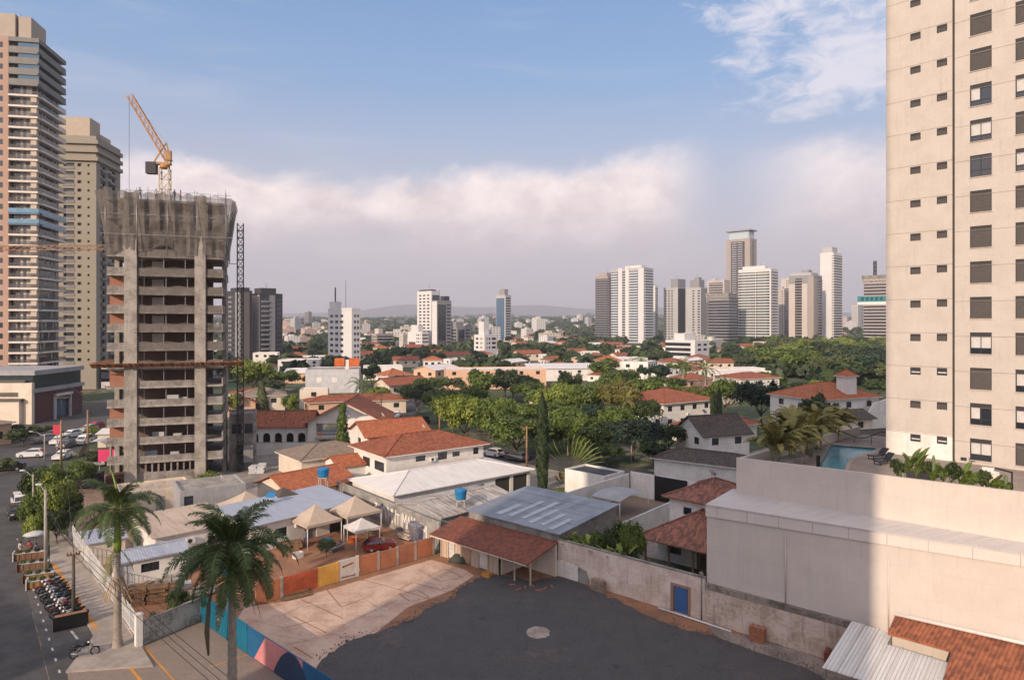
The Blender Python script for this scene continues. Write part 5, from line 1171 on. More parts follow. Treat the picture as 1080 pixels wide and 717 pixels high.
tower('white_midrise', 'plain white six storey block with square windows', 470, 500, 511, 524, 353, fwhite, [(.1, .9, 'w', None, 2)], [(.1, .5, 'w'), (.6, .9, 'rib')], crown=[(.2, .6, .3, .8, 0, 9, fwhite)])
tower('far_block', 'tiny pink tower on the horizon beyond the blue glass tower', 2300, 543, 546, 549, 342, ftan, [(.1, .9, 'rib')], [(.1, .9, 'rib')])
tower('far_block', 'tiny pinkish tower pair on the horizon near the dark ridge', 2200, 555, 559, 563, 338, ftan, [(.1, .9, 'rib')], [(.1, .9, 'rib')])
tower('grey_tan_tower', 'hazy grey brown tower left of the white ribbed tower', 880, 628, 641, 649, 292, ftan, [(.0, 1, 'b')], [(.1, .9, 'rib')], slabm=fgrey, crown=[(.2, .8, .2, .8, 0, 6, ftan)])
tower('white_ribbed_tower', 'broad tower with white vertical ribs and blue glass balconies', 760, 645, 679, 689, 283, flg, [(0, .16, 'strip', fwhite, 0), (.18, .44, 'glass', gb_), (.18, .44, 'b'), (.46, .56, 'strip', fwhite, -3), (.56, .66, 'rib'), (.66, .78, 'strip', fwhite, -2), (.80, 1, 'glass', gb_), (.80, 1, 'b')], [(.1, .95, 'glass', gb_), (.1, .95, 'b')], crown=[(.1, .7, .1, .6, 0, 4, fwhite)])
tower('white_tower', 'thin white tower just behind the white ribbed tower', 900, 683, 691, 694, 302, fwhite, [(.3, .7, 'w', None, 1)], [(.1, .9, 'rib')])
tower('white_block', 'small white block between the two tower groups', 950, 702, 708, 713, 342, flg, [(.1, .9, 'w')], [(.1, .9, 'w')])
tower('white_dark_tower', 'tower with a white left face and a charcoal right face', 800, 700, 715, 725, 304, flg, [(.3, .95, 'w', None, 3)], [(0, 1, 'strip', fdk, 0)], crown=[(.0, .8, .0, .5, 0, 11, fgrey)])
tower('grey_stepped_tower', 'pale tower with a brown stepped crown right of the charcoal faced tower', 780, 723, 739, 746, 304, flg, [(.35, .6, 'w', None, 1), (.05, .2, 'rib')], [(0, .9, 'strip', fgrey, 0)], crown=[(.0, .8, .1, .7, 0, 10, fgrey), (.2, .6, .2, .5, 10, 13, fgrey)])
tower('beige_tower', 'beige tower top showing above the dark scaffolded tower', 860, 746, 764, 770, 296, fbei, [(.1, .9, 'b')], [], slabm=fcream)
tower('scaffolded_tower', 'dark unfinished tower shell wrapped in scaffold nets', 690, 745, 768, 777, 309, fw('shell', (.12, .105, .10)), [(0, .9, 'b')], [(0, 1, 'b')], slabm=fgrey, flare=.8)
tower('tall_glass_crown_tower', 'tallest tan tower carrying a pale glass crown', 900, 766, 791, 798, 252, ftan, [(.22, .8, 'glass'), (.3, .5, 'b'), (.55, .75, 'b')], [(.3, .6, 'rib')], slabm=flg, crown=[(.1, .9, .08, .9, 0, 11.5, mat('crown_glass', (.42, .50, .53), .2)), (-.05, 1.05, -.02, 1.02, 11.5, 13, fgrey)])
tower('green_glass_tower', 'broad pale tower banded in green glass balconies', 720, 779, 813, 821, 284, fwhite, [(.1, .42, 'glass', gg_), (.5, .92, 'glass', gg_), (.04, .46, 'b'), (.48, 1, 'b')], [(.1, .9, 'rib')], crown=[(.1, .8, .2, .9, 0, 4.5, fwhite)])
tower('beige_tower', 'narrow beige tower between the green glass tower and the tan ribbed tower', 820, 818, 827, 832, 305, fbei, [(.1, .5, 'w')], [(.1, .9, 'b')], slabm=ftan)
tower('beige_tower', 'cream tower edge peeping left of the tan ribbed tower', 860, 824, 834, 838, 294, fcream, [(.1, .5, 'w')], [])
tower('tan_ribbed_tower', 'tan tower with two cream ribs and a dark central bay', 740, 832, 858, 867, 291, fgrey, [(0, .22, 'strip', ftan, 0), (.24, .46, 'strip', fcream, 8), (.46, .74, 'b'), (.74, 1, 'strip', fcream, 8)], [(0, .35, 'strip', ftan, 2), (.5, 1, 'b')], slabm=ftan, crown=[(.05, .85, .1, .95, 0, 4, flg), (.3, .7, .3, .6, 4, 7.5, fgrey)])
tower('tall_white_tower', 'tall slim white tower with a dark windowed right face', 780, 865, 879, 888, 267, fwhite, [(.05, .12, 'rib')], [(.05, .95, 'rib'), (.0, 1, 'b')], crown=[(.1, .7, .15, .9, 0, 7.5, flg)])
tower('far_block', 'cluster of hazy beige blocks between the white tower and the banded shell', 1300, 886, 893, 899, 334, fbei, [(.1, .9, 'w')], [(.1, .9, 'w')])
tower('far_block', 'hazy grey tower with roof mast beside the banded shell', 1300, 898, 905, 912, 322, flg, [(.1, .9, 'w')], [(.1, .9, 'w')], crown=[(.4, .5, .4, .5, 0, 9, fgrey), (.1, .9, .1, .9, 0, 3, fgrey)])
bt = tower('banded_shell_tower', 'brown banded tower shell under construction with a teal banner below its top', 640, 911, 936, 944, 290, ftan, [(0, 1, 'b'), (0, 1, 'rib')], [(0, 1, 'b'), (0, 1, 'rib')], slabm=fbei, flare=1.6)
b = MB(); zz = H + (HY - 318) * 640 / F - bt.location.z; b.box(-1.3, -1.05, 0, 26, zz, zz + 5.5, 0); b.box(-1.3, -1.05, 0, 26, zz - 2.6, zz - .01, 1)
for i in range(5): b.box(-1.34, -1.301, 3.5 + i * 4.2, 6 + i * 4.2, zz + 1.2, zz + 4.4, 2)
b.build('banner', [mat('banner_teal', (.03, .20, .22), .7), M['white'], mat('banner_dark', (.01, .06, .07), .7)], bt)
b = MB(); lattice(b, (4, 12, H + (HY - 290) * 640 / F - bt.location.z), (4, 12, H + (HY - 274) * 640 / F - bt.location.z), 1.8, 3, .35); b.build('mast', M['dark'], bt)
# low white office with dark ribbon windows in front of the towers
rt = tower('ribbon_window_office', 'long white office block with dark ribbon windows in front of the tower group', 420, 702, 733, 748, 359, fwhite, [], [(.1, .9, 'w', None, 2)], crown=[(.1, .8, .4, .75, 0, 4.2, fwhite)])
o0 = (733 - 540) / F * 420
rw = [c for c in kids(rt)]
dd_ = 26
for i, (a, e, h_) in enumerate(((3, 21, 2.0), (3, 21, 5.2), (3, 21, 8.2))):
    b = MB(); zt = H + (HY - 359) * 420 / F - rt.location.z; b.box(-.12, .02, a, e, zt - h_ - 1.6, zt - h_ + .4); b.build('ribbon_window', M['glass'], rt)
# peach commercial row, grey store with two orange water towers, villas and houses of the middle distance
def hs(name, label, px, py, rz, w_, d_, h_, roof='hip', rise=1.6, wm='white', rm='tile', nf=3, nl=2, cat='house', wz=None, oh=.6, group=None, ww=1.4, wh=1.2):
    p = at(px, py); wz = h_ - 1.9 if wz is None else wz; wins = []
    zs = [wz] + ([wz - 3] if wz > 3.2 else [])
    for z in zs: wins += wrow('f', nf, w_, z, ww, wh) + wrow('l', nl, d_, z, ww, wh)
    return house(name, label, cat, (p.x, p.y), rz, w_, d_, h_, roof, rise, oh, wm, rm, wins=[x for x in wins], group=group)
M['peach'] = mat('peach_plaster', (.62, .40, .27), var=.15, c2=(.55, .34, .22))
hs('peach_commercial_row', 'long peach and orange low commercial building behind the lit trees', 470, 411, 8, 36, 14, 7, 'flat', 0, 'peach', 'fibro', 6, 2, 'building', oh=0)
rt = hs('grey_store', 'big pale grey windowless store with two orange boxes on its roof', 322, 415, 10, 17.5, 14, 8.0, 'flat', 0, 'lgrey', 'conc', 0, 0, 'building', oh=0)
for x in (4.5, 9.5): b = MB(); b.lathe([(.9, -.05), (.9, .02)], (x, -.03, 4.4), 14, axis='y'); b.build('round_vent', M['white'], rt)
for x in (9.3, 14.2): b = MB(); b.box(x, x + 3.2, 2, 4.4, 8.9, 11.5); b.bar((x - .1, 1.95, 10.2), (x + 3.3, 1.95, 10.2), .1, .2); b.box(x + .3, x + .5, 2.2, 2.4, 7.7, 8.9); b.box(x + 2.6, x + 2.8, 2.2, 2.4, 7.7, 8.9); b.build('roof_tank', M['orange'], rt)
b = MB(); b.box(12.7, 14.0, 2.6, 4, 7.7, 11); b.build('stair_head', M['white'], rt)
hs('red_roof_villa', 'two storey villa under a long red hip roof behind two thin cypresses', 700, 452, 33, 16, 15, 5.6, 'hip', 2.4, 'white', 'tile', 4, 4, oh=.9)
hs('lower_red_villa', 'lower red hip roofed wing in front of the two storey red villa', 738, 470, 30, 16, 7.5, 3.1, 'hip', 1.9, 'white', 'tile', 3, 2)
hs('white_cottage', 'white cottage with a steep dark tiled roof beside the pool palms', 742, 487, 20, 9.5, 8, 4.6, 'gable_x', 2.6, 'white', 'tiled', 2, 2)
hs('garage_house', 'low house with a wide dark brown roof and a wooden garage door', 690, 502, -35, 15, 7, 2.9, 'hip', 1.3, 'white', 'tiled', 0, 0)
rt = hs('white_chimney_villa', 'large white villa with an orange tiled roof and a tiled chimney tower', 862, 465, 22, 17, 13, 8.2, 'hip', 2.8, 'white', 'tileb', 3, 2)
b = MB(); b.box(9.0, 11.8, 1.0, 3.6, 6, 12.6); b.build('chimney_tower', M['white'], rt); b = hip_roof(2.8, 2.6, 12.6, .4, 1.3, None); b.v = [(x + 9, y + 1, z) for x, y, z in b.v]; b.build('chimney_roof', [M['tileb'], M['white']], rt)
b = MB(); b.vprism([(6, 0), (20, 0), (20, 8.6), (13, 7.2), (10.5, 4.2), (6, 4.4)], -2.2, -1.9); b.build('curved_gable', M['white'], rt)
hs('brown_curved_house', 'brown house with a sloping parapet in front of the white chimney villa', 868, 472, 18, 12, 6, 5.2, 'gable_x', 1.2, 'cream', 'tiled', 2, 1)
rt = hs('navy_roof_house', 'white house with dark navy solar roof near the swimming pool', 900, 488, 20, 10, 6, 3.4, 'gable_x', 1.3, 'white', 'tiled', 2, 1)
hs('parapet_villa', 'white modern villa with a stepped parapet and roof tower left of the forest', 756, 411, 15, 22, 12, 6.2, 'flat', 0, 'white', 'fibro', 3, 2, oh=0)
hs('red_strip_house', 'white house with a low red roof strip beyond the round trees', 782, 420, 25, 16, 12, 6, 'hip', 1.6, 'white', 'tile', 3, 2)
hs('terracotta_house', 'house with two small terracotta gables below the tall date palms', 722, 415, 30, 13, 9, 4.4, 'hip', 1.8, 'peach', 'tile', 2, 2)
hs('taupe_house', 'house with a taupe roof and cream gable by the conical tree', 253, 437, 20, 11, 9, 4.6, 'hip', 1.8, 'cream', 'tileg', 2, 2)
hs('brick_red_cottage', 'small red brick cottage roof beside the unfinished tower', 238, 440, 25, 7, 7, 3.4, 'gable_y', 1.6, 'peach', 'tile', 1, 1)
hs('pink_house', 'pale pink house with clay roof between the villa and the grey store', 326, 440, 25, 12, 8, 3.6, 'hip', 1.3, 'peach', 'tile', 2, 2)
hs('cream_cube_house', 'cream cube shaped house in front of the grey store', 316, 431, 12, 7.5, 7, 5.2, 'flat', 0, 'cream', 'fibro', 1, 1, oh=0)
hs('long_tile_house', 'long clay tiled house stepping down behind the arched villa', 345, 438, 15, 20, 8, 3.4, 'hip', 1.4, 'cream', 'tile', 4, 1)
hs('white_terrace', 'row of white flat houses beyond the tree covered avenue', 293, 396, 10, 18, 12, 7, 'flat', 0, 'white', 'fibro', 4, 2, oh=0)
hs('white_corner_house', 'white house with dark openings beside the avenue palms', 383, 401, 12, 16, 12, 5.5, 'flat', 0, 'white', 'fibro', 2, 2, oh=0)
hs('low_white_hall', 'long low white hall with pale roof between tree tops', 560, 402, 8, 32, 14, 5, 'shed', 1.2, 'white', 'fibro', 4, 2, 'building')
hs('red_gable_shop', 'white shop with a red band on its wall near the far palms', 652, 392, 18, 16, 12, 6.5, 'flat', 0, 'white', 'fibro', 2, 2, oh=0)
hs('maroon_roof_house', 'house with a maroon tiled roof half hidden by the big trees', 578, 437, 35, 11, 8, 3.6, 'hip', 1.6, 'cream', 'tile', 2, 2)
# small houses of the valley, too far to tell apart
PROT = []
for i, (w_, d_, h_, rf, rs, wmn, rmn) in enumerate(((11, 9, 3.6, 'hip', 1.8, 'white', 'tile'), (14, 8, 4.4, 'gable_x', 1.7, 'cream', 'tile'), (12, 10, 6.5, 'flat', 0, 'white', 'fibro'), (9, 8, 6.2, 'hip', 1.8, 'white', 'tileb'), (16, 10, 4.2, 'gable_x', 1.4, 'peach', 'fibro'), (10, 10, 9.5, 'flat', 0, 'cream', 'conc'))):
    r_ = house('valley_house', ['small white house with a red hip roof in the valley', 'small cream house with a red gable roof in the valley', 'white flat roofed house in the valley', 'white two storey house with an orange hip roof in the valley', 'peach house with a pale sheet roof in the valley', 'cream three storey flat block in the valley'][i], 'house', (0, 0), 0, w_, d_, h_, rf, rs, .6 if rf != 'flat' else 0, wmn, rmn, wins=wrow('f', 3, w_, h_ - 2.2, 1.5, 1.2) + wrow('l', 2, d_, h_ - 2.2, 1.5, 1.2), group='small houses across the valley')
    PROT.append(r_)
random.seed(21); placed = []; used = set()
def free(x, y, r_): return all((x - a) ** 2 + (y - c) ** 2 > (r_ + q_) ** 2 for a, c, q_ in placed)
OCC = [(o.location.x, o.location.y, 14) for o in col.objects if o.parent is None and o.type == 'EMPTY' and o.location.y > 120 and o.name.split('.')[0] != 'valley_house']
placed += OCC; tries = 0; cnt = 0
while cnt < 240 and tries < 9000:
    tries += 1; d = 190 * (11.5 ** random.random()); k = random.uniform(-.47, .50); x, y = k * d, d; px = 540 + F * k
    if px > 785 and d < 950: continue
    if 440 < px < 700 and d < 255: continue
    if px < 250 and d < 330: continue
    if not free(x, y, 5 + d * .008): continue
    i = random.choice((0, 0, 1, 1, 2, 3, 4, 0)); o = PROT[i]
    if i in used: o = copy_tree(o)
    used.add(i); o.location = (x, y, terrain(x, y) - .2); o.rotation_euler = (0, 0, R(random.choice((10, 25, 40, 60)) + random.uniform(-6, 6))); sc1 = random.uniform(.75, 1.15); o.scale = (sc1, sc1, sc1)
    placed.append((x, y, 9 + d * .006)); cnt += 1
for i in range(6):
    if i not in used: PROT[i].location = (30 + i * 30, 500, 0)

# pale mid-rise blocks on the far side of the valley
def farfac(n, c):
    m = mat('far_facade_' + n, c, var=.1); t = m.node_tree; g = NT(t); bs = [x for x in t.nodes if x.type == 'BSDF_PRINCIPLED'][0]; old = bs.inputs['Base Color'].links[0].from_socket
    br = g.n('ShaderNodeTexBrick', offset=.0); t.links.new(g.n('ShaderNodeTexCoord').outputs['UV'], br.inputs[0]); br.inputs['Scale'].default_value = 1; br.inputs['Brick Width'].default_value = 3.4; br.inputs['Row Height'].default_value = 3.0; br.inputs['Mortar Size'].default_value = .95; br.inputs['Mortar Smooth'].default_value = .0
    ge = g.n('ShaderNodeNewGeometry'); sp = g.n('ShaderNodeSeparateXYZ'); t.links.new(ge.outputs['Normal'], sp.inputs[0])
    f = g.math('MULTIPLY', g.math('SUBTRACT', 1., br.outputs['Fac']), g.math('LESS_THAN', g.math('ABSOLUTE', sp.outputs[2]), .5)); t.links.new(g.mix(f, old, (.07, .07, .08, 1)), bs.inputs['Base Color']); return m
FB = []
for i, (n, c, w_, d_, h_) in enumerate((('white', (.62, .60, .57), 16, 14, 24), ('cream', (.55, .48, .41), 20, 13, 15), ('grey', (.40, .39, .39), 15, 15, 33), ('pink', (.52, .38, .32), 18, 12, 18), ('pale', (.58, .55, .50), 26, 14, 12))):
    b = MB(); b.box(0, w_, 0, d_, 0, h_); b.box(w_ * .3, w_ * .6, d_ * .3, d_ * .7, h_ + .01, h_ + 3.2); b.box(w_ * .72, w_ * .8, d_ * .5, d_ * .62, h_ + .01, h_ + 2); FB.append(b.mesh('distant_block', farfac(n, c)))
FBL = ['distant white block with a roof room across the valley', 'distant cream block with a roof room across the valley', 'distant grey tower block across the valley', 'distant pinkish block across the valley', 'long pale distant block across the valley']
random.seed(77); cnt = 0
while cnt < 120:
    d = 620 * (4.6 ** random.random()); k = random.uniform(-.43, .30 if random.random() < .8 else .52); x, y = k * d, d
    if not free(x, y, 12): continue
    i = random.choice((0, 1, 1, 3, 4, 4, 2 if d > 1100 else 4)); o = put('distant_block', FB[i], None, (x, y, terrain(x, y) - 1), R(random.choice((20, 35, 50)) + random.uniform(-8, 8)), (lambda s_: (s_, s_, s_ * random.uniform(.55, .95)))(random.uniform(.7, 1.2))); tag(o, FBL[i], 'building', 'distant blocks across the valley'); placed.append((x, y, 16)); cnt += 1
# ------------------------------------------------------------------ vegetation
import numpy as np
LM = dict(mid=leafmat('leaf_mid', (.15, .205, .036), (.02, .04, .010)), dark=leafmat('leaf_dark', (.06, .09, .025), (.011, .022, .008)), lime=leafmat('leaf_lime', (.27, .31, .05), (.08, .12, .022)),
          deep=leafmat('leaf_deep', (.04, .075, .035), (.009, .02, .013)), rust=leafmat('leaf_rust', (.22, .19, .05), (.08, .09, .025)), olive=leafmat('leaf_olive', (.13, .15, .055), (.05, .065, .025)), palm=leafmat('palm_leaf', (.085, .13, .035), (.035, .06, .022)), gold=leafmat('golden_leaf', (.32, .22, .045), (.16, .15, .04)), areca=leafmat('areca_leaf', (.30, .25, .08), (.12, .14, .04)))
def leaf_quads(pos, nrm, size, tone, mat_, name, asp=1.5):
    """many leaf sized faces from arrays"""
    n = len(pos); rng = np.random.default_rng(n)
    t_ = rng.normal(size=(n, 3)); t_ -= (t_ * nrm).sum(1)[:, None] * nrm; t_ /= np.linalg.norm(t_, axis=1)[:, None] + 1e-9
    u = np.cross(nrm, t_); a = size[:, None] * t_ * asp * .5; c = size[:, None] * u * .5
    v = np.stack([pos - a, pos - a * .1 + c, pos + a, pos - a * .1 - c], 1).reshape(-1, 3)
    me = bpy.data.meshes.new(name); me.vertices.add(n * 4); me.vertices.foreach_set('co', v.ravel()); me.loops.add(n * 4); me.polygons.add(n)
    me.loops.foreach_set('vertex_index', np.arange(n * 4)); me.polygons.foreach_set('loop_start', np.arange(0, n * 4, 4)); me.polygons.foreach_set('loop_total', np.full(n, 4))
    me.update(calc_edges=True); at_ = me.attributes.new('tone', 'FLOAT', 'FACE'); at_.data.foreach_set('value', tone.astype(np.float32)); me.materials.append(mat_)
    return me
def crown_arrays(seed, n=4200, lobes=9, flat=.75, leaf=.085, bottom=.25, spread=.62, per=14):
    rng = np.random.default_rng(seed); L = []
    for i in range(lobes):
        a = rng.uniform(0, 2 * math.pi); r_ = spread * math.sqrt(rng.uniform(.05, 1)); L.append((r_ * math.cos(a), r_ * math.sin(a), rng.uniform(-.28, .42) * (1.25 - r_), rng.uniform(.20, .40)))
    nc = n // per; P, N, T = [], [], []
    for i in range(nc):
        lx, ly, lz, lr = L[rng.integers(lobes)]; d = rng.normal(size=3); d /= np.linalg.norm(d)
        if d[2] < -.5 and rng.uniform() < .7: d[2] *= -1
        c = np.array([lx, ly, lz]) + d * lr * rng.uniform(.62, 1.06); tone = np.clip(rng.normal(.5, .27), 0, 1)
        p = c + rng.normal(size=(per, 3)) * .062; nn = d + rng.normal(size=(per, 3)) * .55 + np.array([0, 0, .25]); nn /= np.linalg.norm(nn, axis=1)[:, None]
        P.append(p); N.append(nn); T.append(np.full(per, tone) + rng.normal(size=per) * .1)
    P, N, T = np.concatenate(P), np.concatenate(N), np.clip(np.concatenate(T), 0, 1)
    P[:, 2] *= flat; P[:, 2] += .45
    return P, N, rng.uniform(.7, 1.25, len(P)) * leaf, T
CR = {}
def crown_mesh(kind, seed, m):
    k = (kind, seed, m)
    if k in CR: return CR[k]
    prm = dict(broad=dict(), big=dict(n=7600, lobes=16, leaf=.058, spread=.74), tall=dict(lobes=8, flat=1.15, spread=.42), far=dict(n=900, lobes=7, leaf=.19, per=8), street=dict(n=9000, lobes=12, leaf=.055, per=18))[kind]
    P, N, S, T = crown_arrays(seed, **prm); CR[k] = leaf_quads(P, N, S, T, LM[m], 'crown'); return CR[k]
def trunk_mesh(seed, lean=.08):
    rng = random.Random(seed); b = MB(); h = .42
    b.tube([(0, 0, -.06), (.01, 0, .12), (rng.uniform(-lean, lean), rng.uniform(-lean, lean), h)], [.055, .042, .03], 7)
    for i in range(5):
        a = 6.28 * i / 5 + rng.uniform(-.4, .4); b.tube([(0, 0, .2 + .03 * i), (.2 * math.cos(a), .2 * math.sin(a), .42), (.42 * math.cos(a), .42 * math.sin(a), .62 + rng.uniform(-.1, .1))], [.026, .018, .008], 5)
    return b.mesh('trunk', M['trunk'])
TRK = [trunk_mesh(i) for i in range(4)]
def tree(label, x, y, h, wd, kind='broad', m='mid', seed=0, group=None, z=None, name='tree', cat='tree'):
    """crown about wd wide, tree h tall"""
    rt = empty(name, (x, y, terrain(x, y) if z is None else z), R(seed * 67 % 360), label, cat, group)
    s = wd / 2; ch = h / 1.22
    put('trunk', TRK[seed % 4], rt, s=(s * .9, s * .9, ch * .9)); cm_ = crown_mesh(kind, seed % (6 if kind in ('broad', 'far') else 3), m)
    put('crown', cm_, rt, (0, 0, h * .27), s=(s, s, h * .62)); return rt
def tpx(label, px, py, ytop, wpx, kind='broad', m='mid', seed=0, group=None, **k):
    p = at(px, py); d = p.y; h = H + (HY - ytop) * d / F
    return tree(label, p.x, p.y, h, wpx / F * d, kind, m, seed, group, **k)
# street trees on the left
tpx('bright yellow green street tree standing by the pavement railing', 62, 566, 490, 46, 'street', 'lime', 0)
tpx('small sunlit lime green bush tree at the kerb above the parklets', 37, 578, 536, 26, 'street', 'lime', 1)
tpx('dark green street tree at the bend of the road', 40, 548, 482, 38, 'street', 'dark', 2)
tpx('clipped dark green round tree over a dark van by the junction', 86, 520, 479, 36, 'street', 'mid', 1)
tpx('dark low tree between the bright street tree and the white hut', 77, 566, 522, 26, 'street', 'dark', 0)
tpx('dark hedge like tree in front of the cream mall', 24, 470, 448, 36, 'broad', 'dark', 1)
tpx('grey green tree beside the mall ramp', 40, 462, 445, 22, 'broad', 'olive', 2)
tpx('low bush tree on the grey flat building', 219, 522, 494, 40, 'street', 'lime', 2)
tpx('dense dark green tree behind the bright yellow green street tree', 52, 548, 480, 46, 'street', 'mid', 2)
tpx('round dark street tree hanging over the railing fence', 72, 556, 508, 34, 'street', 'dark', 1)
tpx('leafy street tree between the kerb and the lime bush', 50, 566, 510, 34, 'street', 'mid', 0)
tpx('full green tree leaning over the kerb beside the parked pickup', 33, 566, 512, 28, 'street', 'mid', 1)
tpx('dark rounded tree at the end of the railing fence', 60, 574, 530, 34, 'street', 'dark', 2)
for i, (px, py, yt, wp, m_, lb) in enumerate(((12, 466, 443, 30, 'dark', 'dark tree at the left edge before the mall'), (52, 458, 447, 16, 'olive', 'small olive tree by the queue of cars'), (100, 492, 474, 24, 'olive', 'low bush tree between the street poles'), (122, 478, 462, 18, 'olive', 'small tree against the raw concrete tower'), (112, 464, 448, 20, 'mid', 'small tree by the maroon mall'), (8, 500, 480, 24, 'olive', 'bush tree on the far kerb of the junction'), (97, 462, 447, 14, 'lime', 'slim bright tree beside the orange brown pole'))): tpx(lb, px, py, yt, wp, 'broad', m_, i)
# the big trees of the centre
CT = [(490, 470, 408, 62, 'lime', 'sunlit bright green tree left of the utility pole'), (521, 474, 410, 50, 'mid', 'green tree just left of the tall cypress pole gap'), (545, 484, 428, 84, 'mid', 'broad lit tree in front of the pole with crossarm'), (462, 446, 404, 44, 'mid', 'tree at the avenue edge below the peach row'), (440, 436, 398, 46, 'dark', 'dark tree at the foot of the avenue'), (603, 478, 424, 66, 'mid', 'broad green tree right behind the tall cypress'), (634, 482, 438, 60, 'dark', 'dark tree above the fan palm'), (668, 486, 432, 62, 'dark', 'dark rounded tree behind the lamp pole'), (706, 478, 440, 46, 'dark', 'dark tree close to the low red villa'), (655, 448, 392, 52, 'olive', 'olive tree rising behind the golden palm'), (690, 440, 388, 56, 'mid', 'tall green tree left of the red villa roof'), (622, 446, 398, 52, 'mid', 'leafy tree between the white hall and the golden palm'), (582, 450, 400, 54, 'lime', 'light green tree right of the cypress top'), (556, 424, 398, 40, 'mid', 'small round tree by the white hall'), (676, 462, 412, 44, 'dark', 'dense dark tree between golden palm and red villa'), (500, 436, 402, 40, 'mid', 'green tree below the peach wall'), (765, 440, 391, 46, 'mid', 'round leafy tree behind the two thin cypresses'), (803, 450, 392, 56, 'dark', 'large dark round tree above the pool palms'), (856, 466, 410, 36, 'dark', 'dark round tree in front of the white chimney villa'), (730, 430, 402, 40, 'olive', 'olive tree under the date palms'), (715, 402, 378, 30, 'mid', 'tree beside the ribbon window office'), (267, 418, 372, 44, 'lime', 'large round sunlit tree above the taupe roofed house'), (299, 412, 386, 38, 'mid', 'round green tree beside the white terrace'), (328, 412, 392, 26, 'dark', 'dark tree left of the grey store'), (243, 440, 412, 26, 'lime', 'small bright tree beside the unfinished tower'), (398, 428, 404, 34, 'lime', 'tree with palms at the end of the grey store'), (306, 440, 412, 22, 'lime', 'pale yellow green tree right of the conical tree'), (255, 396, 378, 30, 'dark', 'dark tree in front of the charcoal towers'), (340, 392, 372, 34, 'dark', 'dark tree left of the slim white tower'), (690, 408, 380, 40, 'dark', 'dark tree under the white ribbed tower'), (640, 402, 376, 44, 'mid', 'tree above the red gable shop'), (470, 492, 476, 10, 'mid', 'small sapling behind the brown hip roof'), (640, 492, 462, 40, 'dark', 'dark shrub tree by the avenue wall'), (612, 492, 468, 22, 'mid', 'small tree behind the traveller palm')]
CT += [(478, 456, 406, 50, 'mid', 'green tree between the bright tree and the avenue'), (505, 455, 412, 50, 'mid', 'round green tree behind the bright tree'), (530, 455, 414, 54, 'lime', 'sunlit green tree behind the cypress'), (556, 462, 418, 50, 'mid', 'leafy tree close behind the cypress'), (590, 464, 414, 56, 'mid', 'green tree right above the traveller palm'), (618, 466, 418, 54, 'dark', 'dark green tree above the annex'), (646, 468, 420, 50, 'mid', 'green tree right below the golden palm'), (575, 440, 404, 44, 'mid', 'green tree at the end of the white hall'), (600, 434, 398, 48, 'lime', 'light tree behind the maroon roofed house'), (640, 432, 392, 48, 'mid', 'broad tree behind the golden palm'), (690, 492, 458, 34, 'dark', 'dark bush tree by the garage house'), (612, 480, 444, 44, 'mid', 'tree at the kerb behind the traveller palm'), (575, 478, 440, 44, 'mid', 'shaded tree at the kerb right of the cypress'), (655, 416, 384, 46, 'mid', 'tree in front of the red gable shop'), (705, 424, 392, 44, 'dark', 'tree between golden palm and date palm'), (425, 415, 392, 34, 'dark', 'dark tree at the bend of the avenue'), (452, 418, 394, 40, 'mid', 'green tree left of the peach row')]
for i, (px, py, yt, wp, m_, lb) in enumerate(CT):
    m_ = 'deep' if m_ == 'dark' and i % 2 else ('rust' if m_ == 'olive' and i % 2 else m_)
    tpx(lb, px, py, yt, wp, 'big' if wp > 38 and py > 415 else 'broad', m_, i)
# wooded park on the right, valley trees, far woods
random.seed(31); pk = 0; tries = 0; PT = []
while pk < 92 and tries < 3000:
    tries += 1; px = random.uniform(796, 962); py = random.triangular(364, 412, 372)
    if px < 830 and py > 396: continue
    p = at(px, py)
    if any((p.x - a) ** 2 + (p.y - c) ** 2 < 64 for a, c in PT): continue
    if not free(p.x, p.y, 9): continue
    PT.append((p.x, p.y)); pk += 1; h = random.uniform(10, 14)
    tree('leafy tree of the dense wooded park left of the cream apartment tower', p.x, p.y, h, random.uniform(15, 22), 'broad', random.choice(('mid', 'mid', 'lime', 'dark', 'deep', 'olive')), random.randrange(50), 'trees of the wooded park')
cnt = 0; tries = 0; VL = {'mid': 'green tree among the valley houses', 'dark': 'dark green tree among the valley houses', 'olive': 'olive tree among the valley houses'}
while cnt < 155 and tries < 6000:
    tries += 1; d = 200 * (7.5 ** random.random()); k = random.uniform(-.50, .56); x, y = k * d, d; px = 540 + F * k
    if px < 245 and d < 330 or not free(x, y, 2 + d * .001): continue
    if d < 300 and 395 < px < 445: continue
    placed.append((x, y, 3)); cnt += 1; m_ = random.choice(('mid', 'dark', 'dark', 'olive'))
    tree(VL[m_], x, y, random.uniform(6, 11), random.uniform(8, 14), 'broad' if d < 500 else 'far', m_, random.randrange(60), 'trees across the valley')
rng = np.random.default_rng(5); PP, NN, SS, TT = [], [], [], []
for i in range(3600):
    d = 260 * (21 ** rng.uniform()); k = rng.uniform(-.62, .72); x, y = k * d, d; z = terrain(x, y)
    if d < 1500 and not free(x, y, 7): continue
    r_ = rng.uniform(3.5, 7) * (1 + d / 2500); n = 46
    if d < 330 and (795 > 540 + F * k > 700 or 540 + F * k < 240): continue
    dd = rng.normal(size=(n, 3)); dd /= np.linalg.norm(dd, axis=1)[:, None]; dd[:, 2] = np.abs(dd[:, 2])
    PP.append(np.array([x, y, z + 2]) + dd * np.array([r_, r_, r_ * .75]) * rng.uniform(.75, 1.05, (n, 1))); nn = dd + rng.normal(size=(n, 3)) * .4; NN.append(nn / np.linalg.norm(nn, axis=1)[:, None]); SS.append(rng.uniform(.35, .6, n) * r_); TT.append(np.clip(rng.normal(.4, .2) + rng.normal(size=n) * .1, 0, 1))
